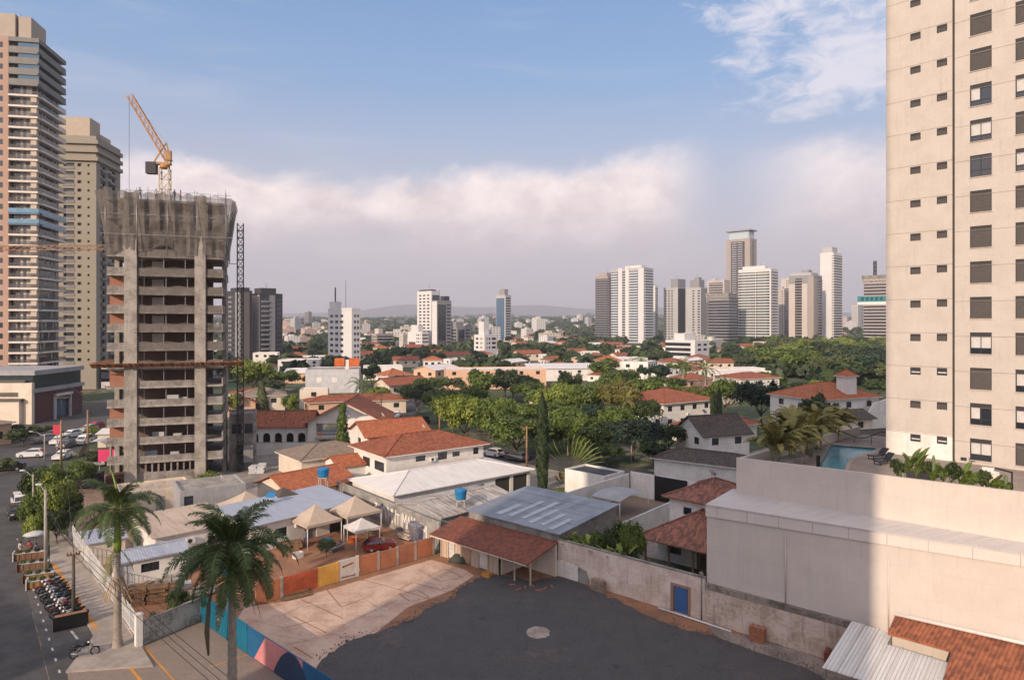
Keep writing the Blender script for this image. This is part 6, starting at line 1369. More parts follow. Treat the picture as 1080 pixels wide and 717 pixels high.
me = leaf_quads(np.concatenate(PP), np.concatenate(NN), np.concatenate(SS), np.concatenate(TT), LM['dark'], 'woods')
tag(put('woods', me), 'far woods spreading across the valley to the hills', 'woods', kind='stuff')
# tall cypress, thin cypresses, conical trees
def column_crown(seed, n, prof, leaf, m):
    rng = np.random.default_rng(seed); t_ = rng.uniform(0, 1, n); a = rng.uniform(0, 2 * math.pi, n); r_ = np.array([prof(x) for x in t_]) * (.82 + .22 * np.sin(a * 3 + t_ * 23) * .4 + rng.uniform(-.15, .12, n))
    P = np.stack([r_ * np.cos(a), r_ * np.sin(a), t_], 1); N = np.stack([np.cos(a), np.sin(a), np.full(n, .35)], 1) + rng.normal(size=(n, 3)) * .35; N /= np.linalg.norm(N, axis=1)[:, None]
    return leaf_quads(P, N, rng.uniform(.7, 1.3, n) * leaf, np.clip(.45 + .35 * np.sin(a * 5 + t_ * 40) + rng.normal(size=n) * .15, 0, 1), LM[m], 'crown')
def column_tree(name, label, px, py, ytop, wpx, prof, m, n=5000, leaf=.30, seed=1):
    p = at(px, py); h = H + (HY - ytop) * p.y / F; r_ = wpx / F * p.y / 2; rt = empty(name, (p.x, p.y, 0), 0, label, 'tree')
    me = column_crown(seed, n, lambda t_: prof(t_) * r_, leaf, m)
    co = np.empty(len(me.vertices) * 3); me.vertices.foreach_get('co', co); co = co.reshape(-1, 3); ctr = co.reshape(-1, 4, 3).mean(1, keepdims=True); q4 = co.reshape(-1, 4, 3) - ctr; ctr2 = ctr.copy(); ctr2[:, :, 2] = ctr[:, :, 2] * h; me.vertices.foreach_set('co', (ctr2 + q4).ravel()); me.update()
    put('crown', me, rt, (0, 0, .25)); b = MB(); b.tube([(0, 0, -.2), (0, 0, h * .8)], [.22, .06], 7); b.build('trunk', M['trunk'], rt); return rt
cyp = lambda t_: min(1, .72 + t_ * 1.2) * (1 - max(0, (t_ - .72) / .28) ** 1.7)
column_tree('cypress', 'very tall slender dark cypress column beside the lawn', 572, 517, 416, 14, cyp, 'dark', 9000, .20)
column_tree('cypress', 'thin left hand cypress of the pair before the red villa'.replace('left hand ', 'shorter '), 752, 452, 414, 6, cyp, 'dark', 1500, .3, 2)
column_tree('cypress', 'thin taller cypress of the pair before the red villa', 758.5, 455, 411, 6.5, cyp, 'dark', 1500, .3, 3)
column_tree('conifer', 'ragged narrow conifer standing before the orange roofed house', 361, 484, 428, 17, lambda t_: (1.25 - t_ * .85) * (.28 + .72 * abs(math.sin(t_ * 19 + math.sin(t_ * 57)))), 'mid', 2600, .38, 4)
column_tree('conical_tree', 'leaning cone shaped olive tree in front of the grey store', 276, 436, 401, 19, lambda t_: (1 - t_) ** .8, 'olive', 2600, .5, 5)
# palms ------------------------------------------------------------
def frond_mesh(L, e0, droop, pairs, leaf, m='palm', wdt=.055, sag=.22, nseg=12, taper=.35):
    b = MB(); pts = []; p = Vector((0, 0, 0)); e = e0
    for i in range(nseg + 1): pts.append(p.copy()); p = p + Vector((math.cos(e), 0, math.sin(e))) * L / nseg; e -= droop / nseg * (.45 + 1.1 * i / nseg)
    b.tube(pts, [.035 * (1 - .8 * i / nseg) for i in range(nseg + 1)], 5, 1)
    rnd = random.Random(int(L * 100 + e0 * 50)); tones = [.5] * len(b.f)
    for i in range(pairs):
        t_ = .14 + .86 * (i + .5) / pairs; f = t_ * nseg; k = min(nseg - 1, int(f)); q_ = pts[k].lerp(pts[k+1], f - k); d = (pts[k+1] - pts[k]).normalized()
        ll = leaf * (math.sin(math.pi * (t_ * .86 + .10)) ** .6) * (1 - taper * t_) * rnd.uniform(.85, 1.1)
        for s in (-1, 1):
            v = (Vector((0, s, 0)) * .80 + d * .55 + Vector((0, 0, rnd.uniform(-.22, .45)))).normalized(); tip = q_ + v * ll + Vector((0, 0, -sag * ll)); mid = q_ + v * ll * .55 + Vector((0, 0, .03 * ll)); wv = d * wdt * .5
            b.face([q_ - wv * .6, mid - wv, mid + wv, q_ + wv * .6]); b.face([mid - wv, tip, mid + wv]); tn = rnd.uniform(.2, .9); tones += [tn, tn]
    me = b.mesh('frond', [LM[m], mat('rachis', (.17, .20, .07), .6)]); a_ = me.attributes.new('tone', 'FLOAT', 'FACE'); a_.data.foreach_set('value', tones); return me
def palm(name, label, x, y, z, h, fr, nf, trunk_r=.2, shaft=0., seed=0, group=None, lean=(0, 0), tm='palmtrunk', tilt=0):
    rt = empty(name, (x, y, z), 0, label, 'palm', group); rnd = random.Random(seed); b = MB(); n = 44; pr = []
    for i in range(n + 1):
        t_ = i / n; r_ = trunk_r * (1.45 - .55 * min(1, t_ * 6) + .16 * math.sin(math.pi * min(1, t_ * 1.2)) - .18 * t_); pr.append((r_ * (1.09 if i % 2 else .94), -.1 + (h - shaft) * t_))
    b.lathe(pr, n=12); b.v = [(vx + lean[0] * max(0, vz / h) ** 1.5, vy + lean[1] * max(0, vz / h) ** 1.5, vz) for vx, vy, vz in b.v]; b.build('trunk', M[tm], rt)
    if shaft: b = MB(); b.lathe([(trunk_r * .82, h - shaft - .1), (trunk_r * 1.0, h - shaft * .8), (trunk_r * .72, h - shaft * .2), (trunk_r * .4, h + .1)], (lean[0], lean[1], 0), 12); b.build('crownshaft', mat('crownshaft_green', (.17, .25, .04), .45), rt)
    for i in range(nf):
        me, f = fr[i % len(fr)]; a = 6.283 * (i * .382) + rnd.uniform(-.15, .15); o = put('frond', me, rt, (lean[0] + trunk_r * .4 * math.cos(a), lean[1] + trunk_r * .4 * math.sin(a), h + .05 + rnd.uniform(-.1, .1)), a); o.rotation_euler = (rnd.uniform(-.25, .25), f + rnd.uniform(-.1, .1), a); s = rnd.uniform(.88, 1.1); o.scale = (s, s, s)
    return rt
ry = [(frond_mesh(3.7, R(66), R(125), 84, .78, wdt=.05), 0), (frond_mesh(3.8, R(40), R(120), 84, .78, wdt=.05), 0), (frond_mesh(3.7, R(18), R(105), 80, .74, wdt=.05), 0), (frond_mesh(3.5, R(-4), R(88), 58, .66, wdt=.05), 0)]
ry2 = [(frond_mesh(3.4, R(78), R(105), 96, .80, wdt=.05), 0), (frond_mesh(3.6, R(42), R(128), 96, .82, wdt=.05), 0), (frond_mesh(3.5, R(20), R(112), 92, .80, wdt=.05), 0), (frond_mesh(3.4, R(0), R(98), 88, .76, wdt=.05), 0), (frond_mesh(3.0, R(-25), R(75), 64, .62, wdt=.05), 0)]
p_ = at(124, 683); pA = palm('royal_palm', 'royal palm with a bright green crownshaft at the street corner', p_.x, p_.y, .1, 9.9, ry2, 30, .27, 2.9, 1)
p_ = at(122, 687)
b = MB(); b.tube([(0, 0, 9.4), (.1, -.1, 11.2), (-.35, -.2, 12.9)], [.13, .11, .02], 7); b.build('spear_leaf', mat('spear_green', (.20, .27, .06), .5), pA)
b = MB()
for k in range(9): a = .7 * k; b.bar((.32 * math.cos(a), .32 * math.sin(a), 4.9 + .1 * (k % 3)), (.9 * math.cos(a + .3), .9 * math.sin(a + .3), 3.2 + .25 * (k % 4)), .10, .05)
b.build('dry_sheath', mat('dry_palm', (.40, .28, .17), .9), pA)
d2 = 35.; x2 = (245 - 540) / F * d2
pB = palm('royal_palm', 'nearest royal palm in shade beside the teal fence with a full dark crown', x2, d2, .0, 11.9, ry2, 46, .25, 1.5, 4)
b = MB(); b.tube([(-.15, 0, 11.4), (-.75, -.4, 10.7), (-1.0, -.5, 9.4), (-1.08, -.5, 8.1), (-1.0, -.5, 6.9)], [.05, .07, .10, .13, .05], 7); b.build('hanging_spathe', mat('dry_spathe', (.15, .12, .075), .9), pB)
dt = [(frond_mesh(3.8, R(70), R(110), 30, .5, wdt=.09), 0), (frond_mesh(4, R(40), R(110), 30, .5, wdt=.09), 0), (frond_mesh(4, R(12), R(95), 30, .5, wdt=.09), 0), (frond_mesh(3.6, R(-20), R(70), 28, .45, wdt=.09), 0)]
for i, (px, py, yt, lb) in enumerate(((720, 420, 378, 'shaggy date palm left of the pair below the ribbon window office'.replace('left of the pair ', 'with the denser crown ')), (744, 420, 380, 'feathery date palm with drooping fronds beside the parapet villa'), (676, 398, 372, 'date palm among trees below the white ribbed tower'), (381, 420, 398, 'palm by the corner of the grey store'))):
    p_ = at(px, py); h_ = H + (HY - yt) * p_.y / F; o = palm('date_palm', lb, p_.x, p_.y, 0, h_ - 2.5, dt, 26, .3, 0, i); k = 1.35
    for c in kids(o):
        if c.name.startswith('frond'): c.scale = [v * k for v in c.scale]
dryf = frond_mesh(2.6, R(-55), R(30), 40, .45, 'rust', wdt=.05)
for P_, h_, n_ in ((pA, 7.1, 3), (pB, 10.6, 5)):
    for i in range(n_):
        o = put('dry_frond', dryf, P_, (.2 * math.cos(i * 2.1), .2 * math.sin(i * 2.1), h_ + .12 * i), i * 2.1 + .4, .85 + .08 * i)
gd_ = [(frond_mesh(3.4, R(75), R(100), 26, .5, 'gold', wdt=.08), 0), (frond_mesh(3.6, R(45), R(115), 26, .5, 'gold', wdt=.08), 0), (frond_mesh(3.2, R(10), R(100), 26, .5, 'gold', wdt=.08), 0), (frond_mesh(2.8, R(-30), R(60), 24, .4, 'gold', wdt=.08), 0)]
p_ = at(660, 462); palm('golden_palm', 'yellow and orange leaved palm glowing among the dark trees', p_.x, p_.y, 0, H + (HY - 420) * p_.y / F - .5, gd_, 20, .22, 0, 3)
# fan of the traveller palm
def paddle(L, wdt, e0, droop, m, stalk=.45):
    b = MB(); n = 10; p = Vector(); e = e0; pts = []
    for i in range(n + 1): pts.append((p.copy(), e)); p = p + Vector((math.cos(e), 0, math.sin(e))) * L / n; e -= droop / n * (2 * i / n)
    tones = []
    b.tube([q_[0] for q_ in pts], [.03 * (1 - .8 * i / n) for i in range(n + 1)], 5, 1); tones += [.5] * len(b.f)
    i0 = int(n * stalk)
    for i in range(i0, n):
        t0, t1 = (i - i0) / (n - i0), (i + 1 - i0) / (n - i0); w0, w1 = wdt * math.sin(math.pi * min(1, t0 * .93 + .05)) ** .7, wdt * math.sin(math.pi * min(.985, t1 * .93 + .05)) ** .7
        for s in (-1, 1):
            if random.random() < .06: continue
            a, c = pts[i][0], pts[i+1][0]; b.face([a, c, c + Vector((0, s * w1, .12 * w1)), a + Vector((0, s * w0, .12 * w0))]); tones.append(random.uniform(.3, .8))
    me = b.mesh('leaf', [LM[m], mat('stalk', (.20, .22, .09), .6)]); a_ = me.attributes.new('tone', 'FLOAT', 'FACE'); a_.data.foreach_set('value', tones); return me
random.seed(8); p_ = at(603, 506); rt = empty('traveller_palm', (p_.x, p_.y, 0), R(8), 'fan shaped pale green traveller palm behind the lawn', 'palm')
b = MB(); b.lathe([(.22, -.1), (.18, 1.6)]); b.build('trunk', M['palmtrunk'], rt); pm2 = paddle(5.4, .42, R(0), R(25), 'lime', .40)
for i in range(19): e = R(8 + i * 9.2); o = put('leaf', pm2, rt, (0, .02 * (i % 3), 1.5)); o.rotation_euler = (random.uniform(-.15, .15), -e, 0)
def paddle_plant(name, label, x, y, z, n, L, wdt, m, seed, group=None, up=65, cat='plant'):
    rnd = random.Random(seed); rt = empty(name, (x, y, z), 0, label, cat, group); me = [paddle(L, wdt, R(up), R(70), m, .3), paddle(L * .8, wdt, R(up - 22), R(60), m, .3)]
    for i in range(n): a = i * 2.4 + rnd.uniform(-.3, .3); put('leaf', me[i % 2], rt, (.12 * math.cos(a), .12 * math.sin(a), 0), a, rnd.uniform(.75, 1.15))
    return rt
p_ = at(592, 510); paddle_plant('banana_plant', 'banana plant with yellow leaves by the lawn and annex', p_.x, p_.y, 0, 9, 3.0, .34, 'gold', 4)
ar = [(frond_mesh(2.4, R(80), R(95), 40, .5, 'areca', wdt=.11), 0), (frond_mesh(2.6, R(62), R(115), 40, .52, 'areca', wdt=.11), 0), (frond_mesh(2.3, R(45), R(110), 40, .5, 'areca', wdt=.11), 0)]
def areca(label, x, y, z, h, n, seed):
    rt = empty('areca_palm', (x, y, z), 0, label, 'palm', 'areca palms along the pool deck'); rnd = random.Random(seed)
    for i in range(6): a = rnd.uniform(0, 6.28); r_ = rnd.uniform(.1, .35); b = MB(); b.tube([(r_ * math.cos(a), r_ * math.sin(a), -.05), (2 * r_ * math.cos(a), 2 * r_ * math.sin(a), h * .55)], [.055, .04], 6); b.build('stem', mat('areca_stem', (.22, .22, .10), .7), rt)
    for i in range(n): a = rnd.uniform(0, 6.28); o = put('frond', ar[i % 3][0], rt, (.3 * math.cos(a), .3 * math.sin(a), h * rnd.uniform(.28, .56)), a, rnd.uniform(.8, 1.2) * h / 3.6)
    return rt
for i, (px, py, h_, n_, lb) in enumerate(((818, 492, 3.7, 36, 'areca palm clump at the front corner of the pool deck'), (836, 487, 4.4, 40, 'tall areca palm clump second from the deck corner'), (852, 481, 4.4, 40, 'areca palm clump in the middle of the deck row'), (862, 474, 4.2, 38, 'browning areca palm clump beside the pool edge'), (880, 464, 3.8, 36, 'areca palm clump at the far end of the pool'), (842, 468, 3.9, 34, 'areca palm clump behind the deck row'))):
    p_ = at(px, py, deckz); areca(lb, p_.x, p_.y, deckz, h_, n_, i)
b = MB(); b.box(0, 6.5, 0, 1.2, 0, .5); o = b.build('deck_planter', M['concd'], None, at(812, 497, deckz) + Vector((0, 0, .003)), R(40)); tag(o, 'low concrete planter under the areca palms', 'planter')
# planter in front of the tower: broad leaved plants, cactus columns
def tf(s, y, z): c, n = math.cos(R(-47.4)), math.sin(R(-47.4)); return Vector((34.9 + c * s - n * y, 63.7 + n * s + c * y, z))
random.seed(12)
HT = [1.5, 1.9, 2.0, 1.7, 1.3, 1.5, 1.8, 1.5, 1.4, 1.6, 1.3, 1.1]
PLB = ['leafy green shrub at the tower corner planter', 'tall broad leaved shrub by the grey planter box', 'tallest paddle leaved shrub of the tower planter', 'paddle leaved shrub right of the tallest one', 'low shrub beside the slim cactus', 'shrub under the bathroom windows', 'dense dark shrub before the drain groove', 'shrub just left of the groove in the tower wall'.replace('just left of', 'touching'), 'shrub right of the groove below the vents', 'dark shrub below the first bedroom window', 'small shrub near the white sign board', 'low shrub at the foot of the white sign board']
ps = 0.25
for i in range(12):
    s = 12.0 + i * .56; q_ = hp(s, .8 + .25 * (i % 2), 0)
    if i % 3 == 1 or i in (2,): paddle_plant('broad_leaf_shrub', PLB[i], q_.x, q_.y, 12.5, 11, HT[i] * 1.25, .2, 'mid', i, up=80)
    else: tree(PLB[i], q_.x, q_.y, HT[i] * 1.15, 1.4, 'broad', ('dark', 'mid', 'mid')[i % 3], i, None, 12.45, 'shrub', 'shrub')
rt = empty('planter', hp(11.7, .3, 11.56), hz, 'long planter bed behind the parapet in front of the apartment tower', 'planter')
b = MB(); b.box(0, 9, 0, 1.2, 0, 1.0); b.build('trough', M['beige'], rt); b = MB(); b.box(.08, 8.9, .08, 1.1, 1.002, 1.05); b.build('soil', M['soil'], rt); b = MB(); b.box(1.0, 2.4, .12, .5, 1.05, 1.75); b.build('grey_box', M['dark'], rt)
for i, (s, h_) in enumerate(((14.3, 2.0), (12.2, 1.4), (18.4, 1.3))):
    q_ = hp(s, .75, 12.6); b = MB(); b.lathe([(.09, 0), (.11, h_ * .5), (.10, h_ * .9), (.04, h_)], n=10); tag(b.build('cactus', mat('cactus_green', (.13, .17, .08), .8), None, q_), ['tall grey green cactus column against the tower wall', 'short cactus column by the tower corner', 'dark cactus stub beside the white sign board'][i], 'cactus')
# shrubs and creepers by the lot
SH = [(-.3, 1.8, 3.9, 2.6, 'mid', 'small leaved plant trailing over the corner of the long wall'), (1.4, 2.0, 4.3, 3.2, 'lime', 'bright bushy plant behind the long wall'), (3.0, 2.3, 4.9, 3.4, 'mid', 'dense green bush in the middle of the plants behind the long wall'), (4.8, 2.6, 5.8, 3.4, 'dark', 'tall dark bush behind the long wall'), (6.2, 2.9, 6.6, 3.2, 'mid', 'tallest bush beside the mossy veranda roof'), (7.0, 1.6, 4.4, 2.2, 'dark', 'low bush at the veranda corner')]
for i, (s_, y_, h_, w_, m_, lb) in enumerate(SH):
    p_ = wf(s_, y_); tree(lb, p_.x, p_.y, h_, w_, 'street', m_, i, None, 0, 'shrub', 'shrub')
    if i in (0, 2, 3, 4): p_ = wf(s_ + .3, 1.0); paddle_plant('banana_plant', ['pale leaved banana plant on the wall corner', '', 'banana plant within the bushes behind the wall', 'banana plant under the tall dark bush behind the wall', 'banana plant near the veranda'][i], p_.x, p_.y, 2.4, 9, 1.9, .26, 'lime', i + 20)
p_ = at(343, 592); tree('thin leafy sapling behind the ochre wall bay', p_.x, p_.y + .5, 2.2, 2.2, 'street', 'olive', 1, None, .3, 'sapling', 'sapling')
for i, (f_, h_, lb) in enumerate(((.25, 2.0, 'ragged creeper on the concrete wall near the white pillar'), (.55, 2.6, 'taller creeper on the middle of the concrete wall'), (.85, 2.4, 'creeper next to the blue gate'))):
    p_ = Vector(A0).lerp(Vector(B0), f_); tree(lb, p_.x - .3, p_.y + .6, h_, 1.3, 'street', 'olive', i, None, .1, 'creeper', 'creeper')
p_ = at(185, 660); tree('dusty shrub behind the concrete wall under the palm fronds', p_.x - 1.0, p_.y + 2.2, 2.4, 2.0, 'street', 'dark', 2, None, 0, 'shrub', 'shrub')
# ------------------------------------------------------------------ vehicles, street things, people
def car(label, x, y, rz, paint, kind='hatch', z=.01, group=None):
    rt = empty('parked_car', (x, y, z), R(rz), label, 'car', group); L, Wd = (4.1, 1.72) if kind != 'suv' else (4.5, 1.85); Hh = 1.5 if kind != 'suv' else 1.72
    prof = [(-L/2, .35), (-L/2 + .05, .85), (-L/2 + .95, .98), (-L/2 + 1.35, 1.0), (L/2 - .35, 1.02), (L/2, .9), (L/2 + .02, .35), (L/2 - .3, .22), (-L/2 + .3, .22)]
    b = MB(); b.vprism(prof, -Wd/2, Wd/2); 
    cab = [(-L/2 + 1.15, .99), (-L/2 + 1.95, Hh), (L/2 - (.75 if kind != 'suv' else .35), Hh), (L/2 - .12, 1.0)]
    me_i = len(b.v); b.vprism(cab, -Wd/2 + .12, Wd/2 - .12)
    for i in range(me_i, len(b.v)):
        vx, vy, vz = b.v[i]
        if vz > 1.2: b.v[i] = (vx, vy * .86, vz)
    b.build('body', paint, rt)
    b = MB()
    ins = [(-L/2 + 1.22, 1.04), (-L/2 + 1.93, Hh - .08), (L/2 - (.8 if kind != 'suv' else .42), Hh - .08), (L/2 - .2, 1.05)]
    for s in (-1, 1): b.face([(px, s * (Wd/2 - .105 - (.10 if pz > 1.2 else 0)), pz) for px, pz in (ins if s < 0 else ins[::-1])])
    b.face([(-L/2 + 1.17, -Wd/2 + .2, 1.04), (-L/2 + 1.90, -Wd/2 + .3, Hh - .06), (-L/2 + 1.90, Wd/2 - .3, Hh - .06), (-L/2 + 1.17, Wd/2 - .2, 1.04)][::-1]); b.face([(L/2 - .10, -Wd/2 + .2, 1.06), (L/2 - .7, -Wd/2 + .3, Hh - .06), (L/2 - .7, Wd/2 - .3, Hh - .06), (L/2 - .10, Wd/2 - .2, 1.06)])
    b.build('windows', M['glass'], rt)
    for sx in (-L/2 + .8, L/2 - .8):
        for s in (-1, 1): w1 = MB(); w1.lathe([(.30, -.1), (.32, -.06), (.32, .06), (.30, .1)], (0, 0, 0), 14, axis='y'); o = w1.build('wheel', M['rubber'], rt, (sx, s * (Wd/2 - .08), .32)); w1 = MB(); w1.lathe([(.19, -.11), (.19, .11)], n=12, axis='y'); w1.build('rim', M['steel'], o)
    for s in (-1, 1):
        h1_ = MB(); h1_.box(-L/2 - .02, -L/2 + .06, s * .6 - .18, s * .6 + .18, .68, .84); h1_.build('headlight', M['lamp'], rt); h1_ = MB(); h1_.box(L/2 - .05, L/2 + .03, s * .68 - .12, s * .68 + .12, .74, .95); h1_.build('tail_light', M['tail'], rt)
    return rt
pw, ps_, pk_, pg_, prr = mat('car_white', (.68, .67, .65), .25, var=.05, spec=.6), mat('car_silver', (.36, .36, .37), .25, var=.05, spec=.6), mat('car_black', (.015, .015, .018), .2, var=.05, spec=.7), mat('car_grey', (.12, .12, .13), .25, var=.05, spec=.6), mat('car_red', (.36, .02, .02), .25, var=.05, spec=.6)
CS = [(33, 482, 15, pw, 'white hatchback driving through the junction'), (10, 496, 20, pk_, 'black car turning at the lower edge of the junction'), (47, 466, 60, ps_, 'silver car in the queue beside the mall'), (55, 461, 62, pg_, 'grey car in the queue nearest the mall entrance'), (62, 468, 100, pw, 'white car behind the brown utility pole'), (75, 461, 75, pw, 'white car below the red shop sign'), (88, 468, 95, pw, 'white van like car between two poles'), (70, 472, 95, pg_, 'dark grey car in the middle of the queue'), (66, 484, 100, pw, 'white car waiting nearest the clipped round tree'), (107, 490, 110, ps_, 'silver car parked under the pink banner'), (22, 535, 130, pw, 'white pickup parked at the kerb under a red tarp'), (18, 545, 130, pk_, 'black car parked at the kerb above the parklets'), (100, 452, 80, prr, 'red car far up the street'), (93, 455, 80, ps_, 'silver car far up the street beside the red car')]
for px, py, rz, pt, lb in CS: p_ = at(px, py); car(lb, p_.x, p_.y, rz, pt, 'suv' if 'van' in lb or 'pickup' in lb else 'hatch', .03)
for i, t_ in enumerate((62, 68.5, 75, 81, 86.5)):
    x, y = S2(t_, -3.2); car(['grey car first in the row behind the brown roof', 'silver car parked by the dark trees', 'black car parked in the shade behind the white roof', 'white car parked near the crossarm pole', 'dark car parked beside the tall cypress'][i], x, y, -41, [pg_, ps_, pk_, pw, pg_][i], 'hatch', .02)
for i, (px, py, pt) in enumerate(((418, 440, pw), (412, 425, ps_), (421, 452, pw), (408, 416, pk_), (425, 432, pg_), (403, 408, pw))):
    p_ = at(px, py); car(['white car on the avenue beyond the orange roof', 'silver car higher up the avenue', 'white car nearest on the avenue', 'black car far up the avenue', 'dark grey car on the avenue kerb', 'farthest white car on the avenue'][i], p_.x, p_.y, 95, pt, 'hatch', .03)
p_ = at(443, 447, 0); car('black car parked behind the orange roofed house', p_.x, p_.y, 20, pk_, 'suv', .03)
p_ = at(402, 581); car('red and black jeep parked behind the orange wall in the dirt yard', p_.x - .3, p_.y + .5, 205, mat('jeep_red', (.14, .016, .014), .4, var=.2), 'hatch', .02).scale = (.78, .85, .8)
# motorcycles
def motorcycle(label, x, y, rz, paint, group=None, z=.015):
    rt = empty('motorcycle', (x, y, z), R(rz), label, 'motorcycle', group)
    for sx in (-.64, .64):
        w1 = MB(); pts = [(.27 * math.cos(2*math.pi*k/16), 0, .27 * math.sin(2*math.pi*k/16)) for k in range(17)]; w1.tube(pts, .055, 6, cap=False); o = w1.build('wheel', M['rubber'], rt, (sx, 0, .32)); w1 = MB(); w1.lathe([(.07, -.06), (.07, .06)], n=8, axis='y')
        for k in range(5): a = 1.2566 * k; w1.bar((0, 0, 0), (.26 * math.cos(a), 0, .26 * math.sin(a)), .03)
        w1.build('rim', M['steel'], o)
    b = MB(); b.tube([(-.30, 0, .80), (0, 0, .86), (.26, 0, .80)], [.10, .15, .09], 8); b.build('tank', paint, rt)
    b = MB(); b.tube([(.2, 0, .80), (.5, 0, .84), (.86, 0, .92)], [.09, .12, .07], 8); b.build('seat', M['black'], rt)
    b = MB(); b.bar((-.64, .07, .32), (-.36, .07, .98), .05); b.bar((-.64, -.07, .32), (-.36, -.07, .98), .05); b.tube([(-.25, -.36, 1.06), (-.36, -.12, 1.0), (-.36, .12, 1.0), (-.25, .36, 1.06)], .022, 6); b.build('fork', M['chrome'], rt)
    b = MB(); b.box(-.22, .2, -.14, .14, .28, .62); b.bar((.1, 0, .4), (.64, 0, .34), .08); b.bar((-.36, 0, .9), (-.1, 0, .4), .06); b.bar((.2, 0, .75), (.64, .08, .34), .05); b.tube([(0, .16, .3), (.4, .18, .32), (.8, .17, .42)], .045, 6); b.build('engine', M['steel'], rt)
    b = MB(); b.lathe([(.05, -.06), (.1, .03), (.09, .05)], (-.46, 0, .92), 10, axis='x'); b.build('headlight', M['lamp'], rt)
    b = MB(); b.slab([(.45, -.07, .66), (.98, -.07, .70), (.98, .07, .70), (.45, .07, .66)], .03); b.slab([(-.95, -.07, .58), (-.40, -.07, .66), (-.40, .07, .66), (-.95, .07, .58)], .03); b.build('mudguard', paint, rt)
    return rt
pts_m = [mat('bike_red', (.22, .02, .02), .4), M['black'], M['black'], mat('bike_silver', (.22, .22, .23), .35), M['black'], M['navy'], M['black'], mat('bike_white', (.42, .42, .42), .35)]
ma = at(37, 627); mc = at(60, 668); 
MLB = ['red motorcycle at the far end of the parked row', 'black motorcycle behind the red one', 'dark motorcycle third in the parked row beside the kerb', 'silver tanked motorcycle in the parked row', 'black motorcycle right after the silver one', 'navy motorcycle in the parked row', 'black motorcycle before the white one', 'white tanked motorcycle in the parked row', 'second red motorcycle in the row', 'black motorcycle third from the black planter box', 'dark motorcycle next but one to the black box', 'silver motorcycle beside the black planter box']
proto = None
for i in range(12):
    t_ = (i - .4) / 13.2; p_ = ma.lerp(mc, t_) + Vector((.95 + .12 * (i % 3), .45, 0)); motorcycle(MLB[i], p_.x, p_.y, 44 + random.uniform(-8, 8), pts_m[i % 8], 'motorcycles parked in a row at the kerb').scale = (1.1, 1.25, 1.12)
p_ = at(89, 693); motorcycle('lone black motorcycle parked at the street corner', p_.x, p_.y, 38, M['black'], None, .03).rotation_euler = (R(9), 0, R(205))
# parklets: low planter barriers with timber fronts set on the parking lane
def parklet(label, px, py, L, rz, soilm, end):
    p_ = at(px, py); rt = empty('parklet', (p_.x, p_.y, .02), R(rz), label, 'parklet', 'timber parklets on the parking lane'); b = MB(); b.box(0, L, 0, .5, .0, .66); b.build('planter_box', M['wood'] if end else mat('rusty_orange', (.24, .11, .06), .8, var=.6), rt)
    b = MB(); b.box(-.03, L + .03, -.03, .53, .662, .71); b.build('rim', M['lgrey'], rt); b = MB()
    for i in range(int(L / .5)): b.box(.1 + i * .5, .4 + i * .5, -.04, -.002, .1, .58)
    b.build('front_slat', mat('dull_ochre', (.34, .22, .07), .8, var=.5) if soilm else M['wood'], rt); b = MB(); b.box(-.12, -.035, -.2, .7, 0, .9); b.build('end_board', mat('rusty_orange', None) if end else M['canvasw'], rt)
    b = MB(); b.box(.1, L - .1, .55, 1.05, .38, .46); b.box(.15, .25, .6, 1, 0, .38); b.box(L - .25, L - .15, .6, 1, 0, .38); b.build('bench', M['wood'], rt)
    rnd = random.Random(px)
    for i in range(3):
        o = put('planter_shrub', crown_mesh('broad', i, ('mid', 'olive', 'dark')[i]), rt, (.35 + i * L / 3.2, .25, .62), i, (.36, .28, .4))
    return rt
parklet('timber parklet with people behind it nearest the lime bush', 15, 592, 2.4, 24, False, False); parklet('timber parklet second from the lime bush', 19, 603, 2.4, 24, False, True)
parklet('parklet with yellow slats and an orange end board', 25, 615, 2.3, 24, True, True); parklet('parklet with yellow slats next to the motorcycle row', 29, 622, 2.3, 24, True, False)
rt = empty('planter_box', at(56, 667) + Vector((0, 0, .02)), R(35), 'black box planter closing the row of motorcycles', 'planter'); b = MB(); b.box(0, 2.3, 0, .55, 0, 1.0); b.box(-.05, 2.35, -.05, .6, 1.002, 1.06); b.build('box', M['black'], rt); b = MB(); b.box(.1, 2.2, .05, .5, 1.062, 1.09); b.build('soil', M['soil'], rt)
# poles and wires
def pole(name, label, x, y, h, r_, m, arms=(), lamp=None, z=0):
    rt = empty(name, (x, y, z), 0, label, 'pole'); b = MB(); b.tube([(0, 0, -.2), (0, 0, h)], [r_, r_ * .72], 10); b.build('shaft', m, rt)
    for (zz, L, rz) in arms:
        b = MB(); c, s = math.cos(R(rz)), math.sin(R(rz)); b.bar((-L/2 * c, -L/2 * s, zz), (L/2 * c, L/2 * s, zz), .12, .12)
        for k in (-.45, -.2, .2, .45): b.lathe([(.05, .06), (.07, .1), (.04, .22)], (k * L * c, k * L * s, zz), 7)
        b.build('crossarm', M['wood'], rt)
    if lamp:
        L, rz = lamp; c, s = math.cos(R(rz)), math.sin(R(rz)); b = MB(); b.tube([(0, 0, h - .4), (L * .5 * c, L * .5 * s, h + .2), (L * c, L * s, h + .3)], .04, 6); b.build('lamp_arm', M['steel'], rt); b = MB(); b.box(L * c - .12, L * c + .45, L * s - .12, L * s + .12, h + .24, h + .38); b.build('lamp_head', M['lgrey'], rt)
    return rt
pcon = mat('concrete_pole', (.38, .34, .29), var=.3); pdk = mat('tarred_pole', (.10, .085, .07), var=.4); pbr = mat('timber_pole', (.30, .19, .11), var=.4)
def ppx(name, label, px, py, ytop, r_, m, **k): p_ = at(px, py); return pole(name, label, p_.x, p_.y, H + (HY - ytop) * p_.y / F, r_, m, **k)
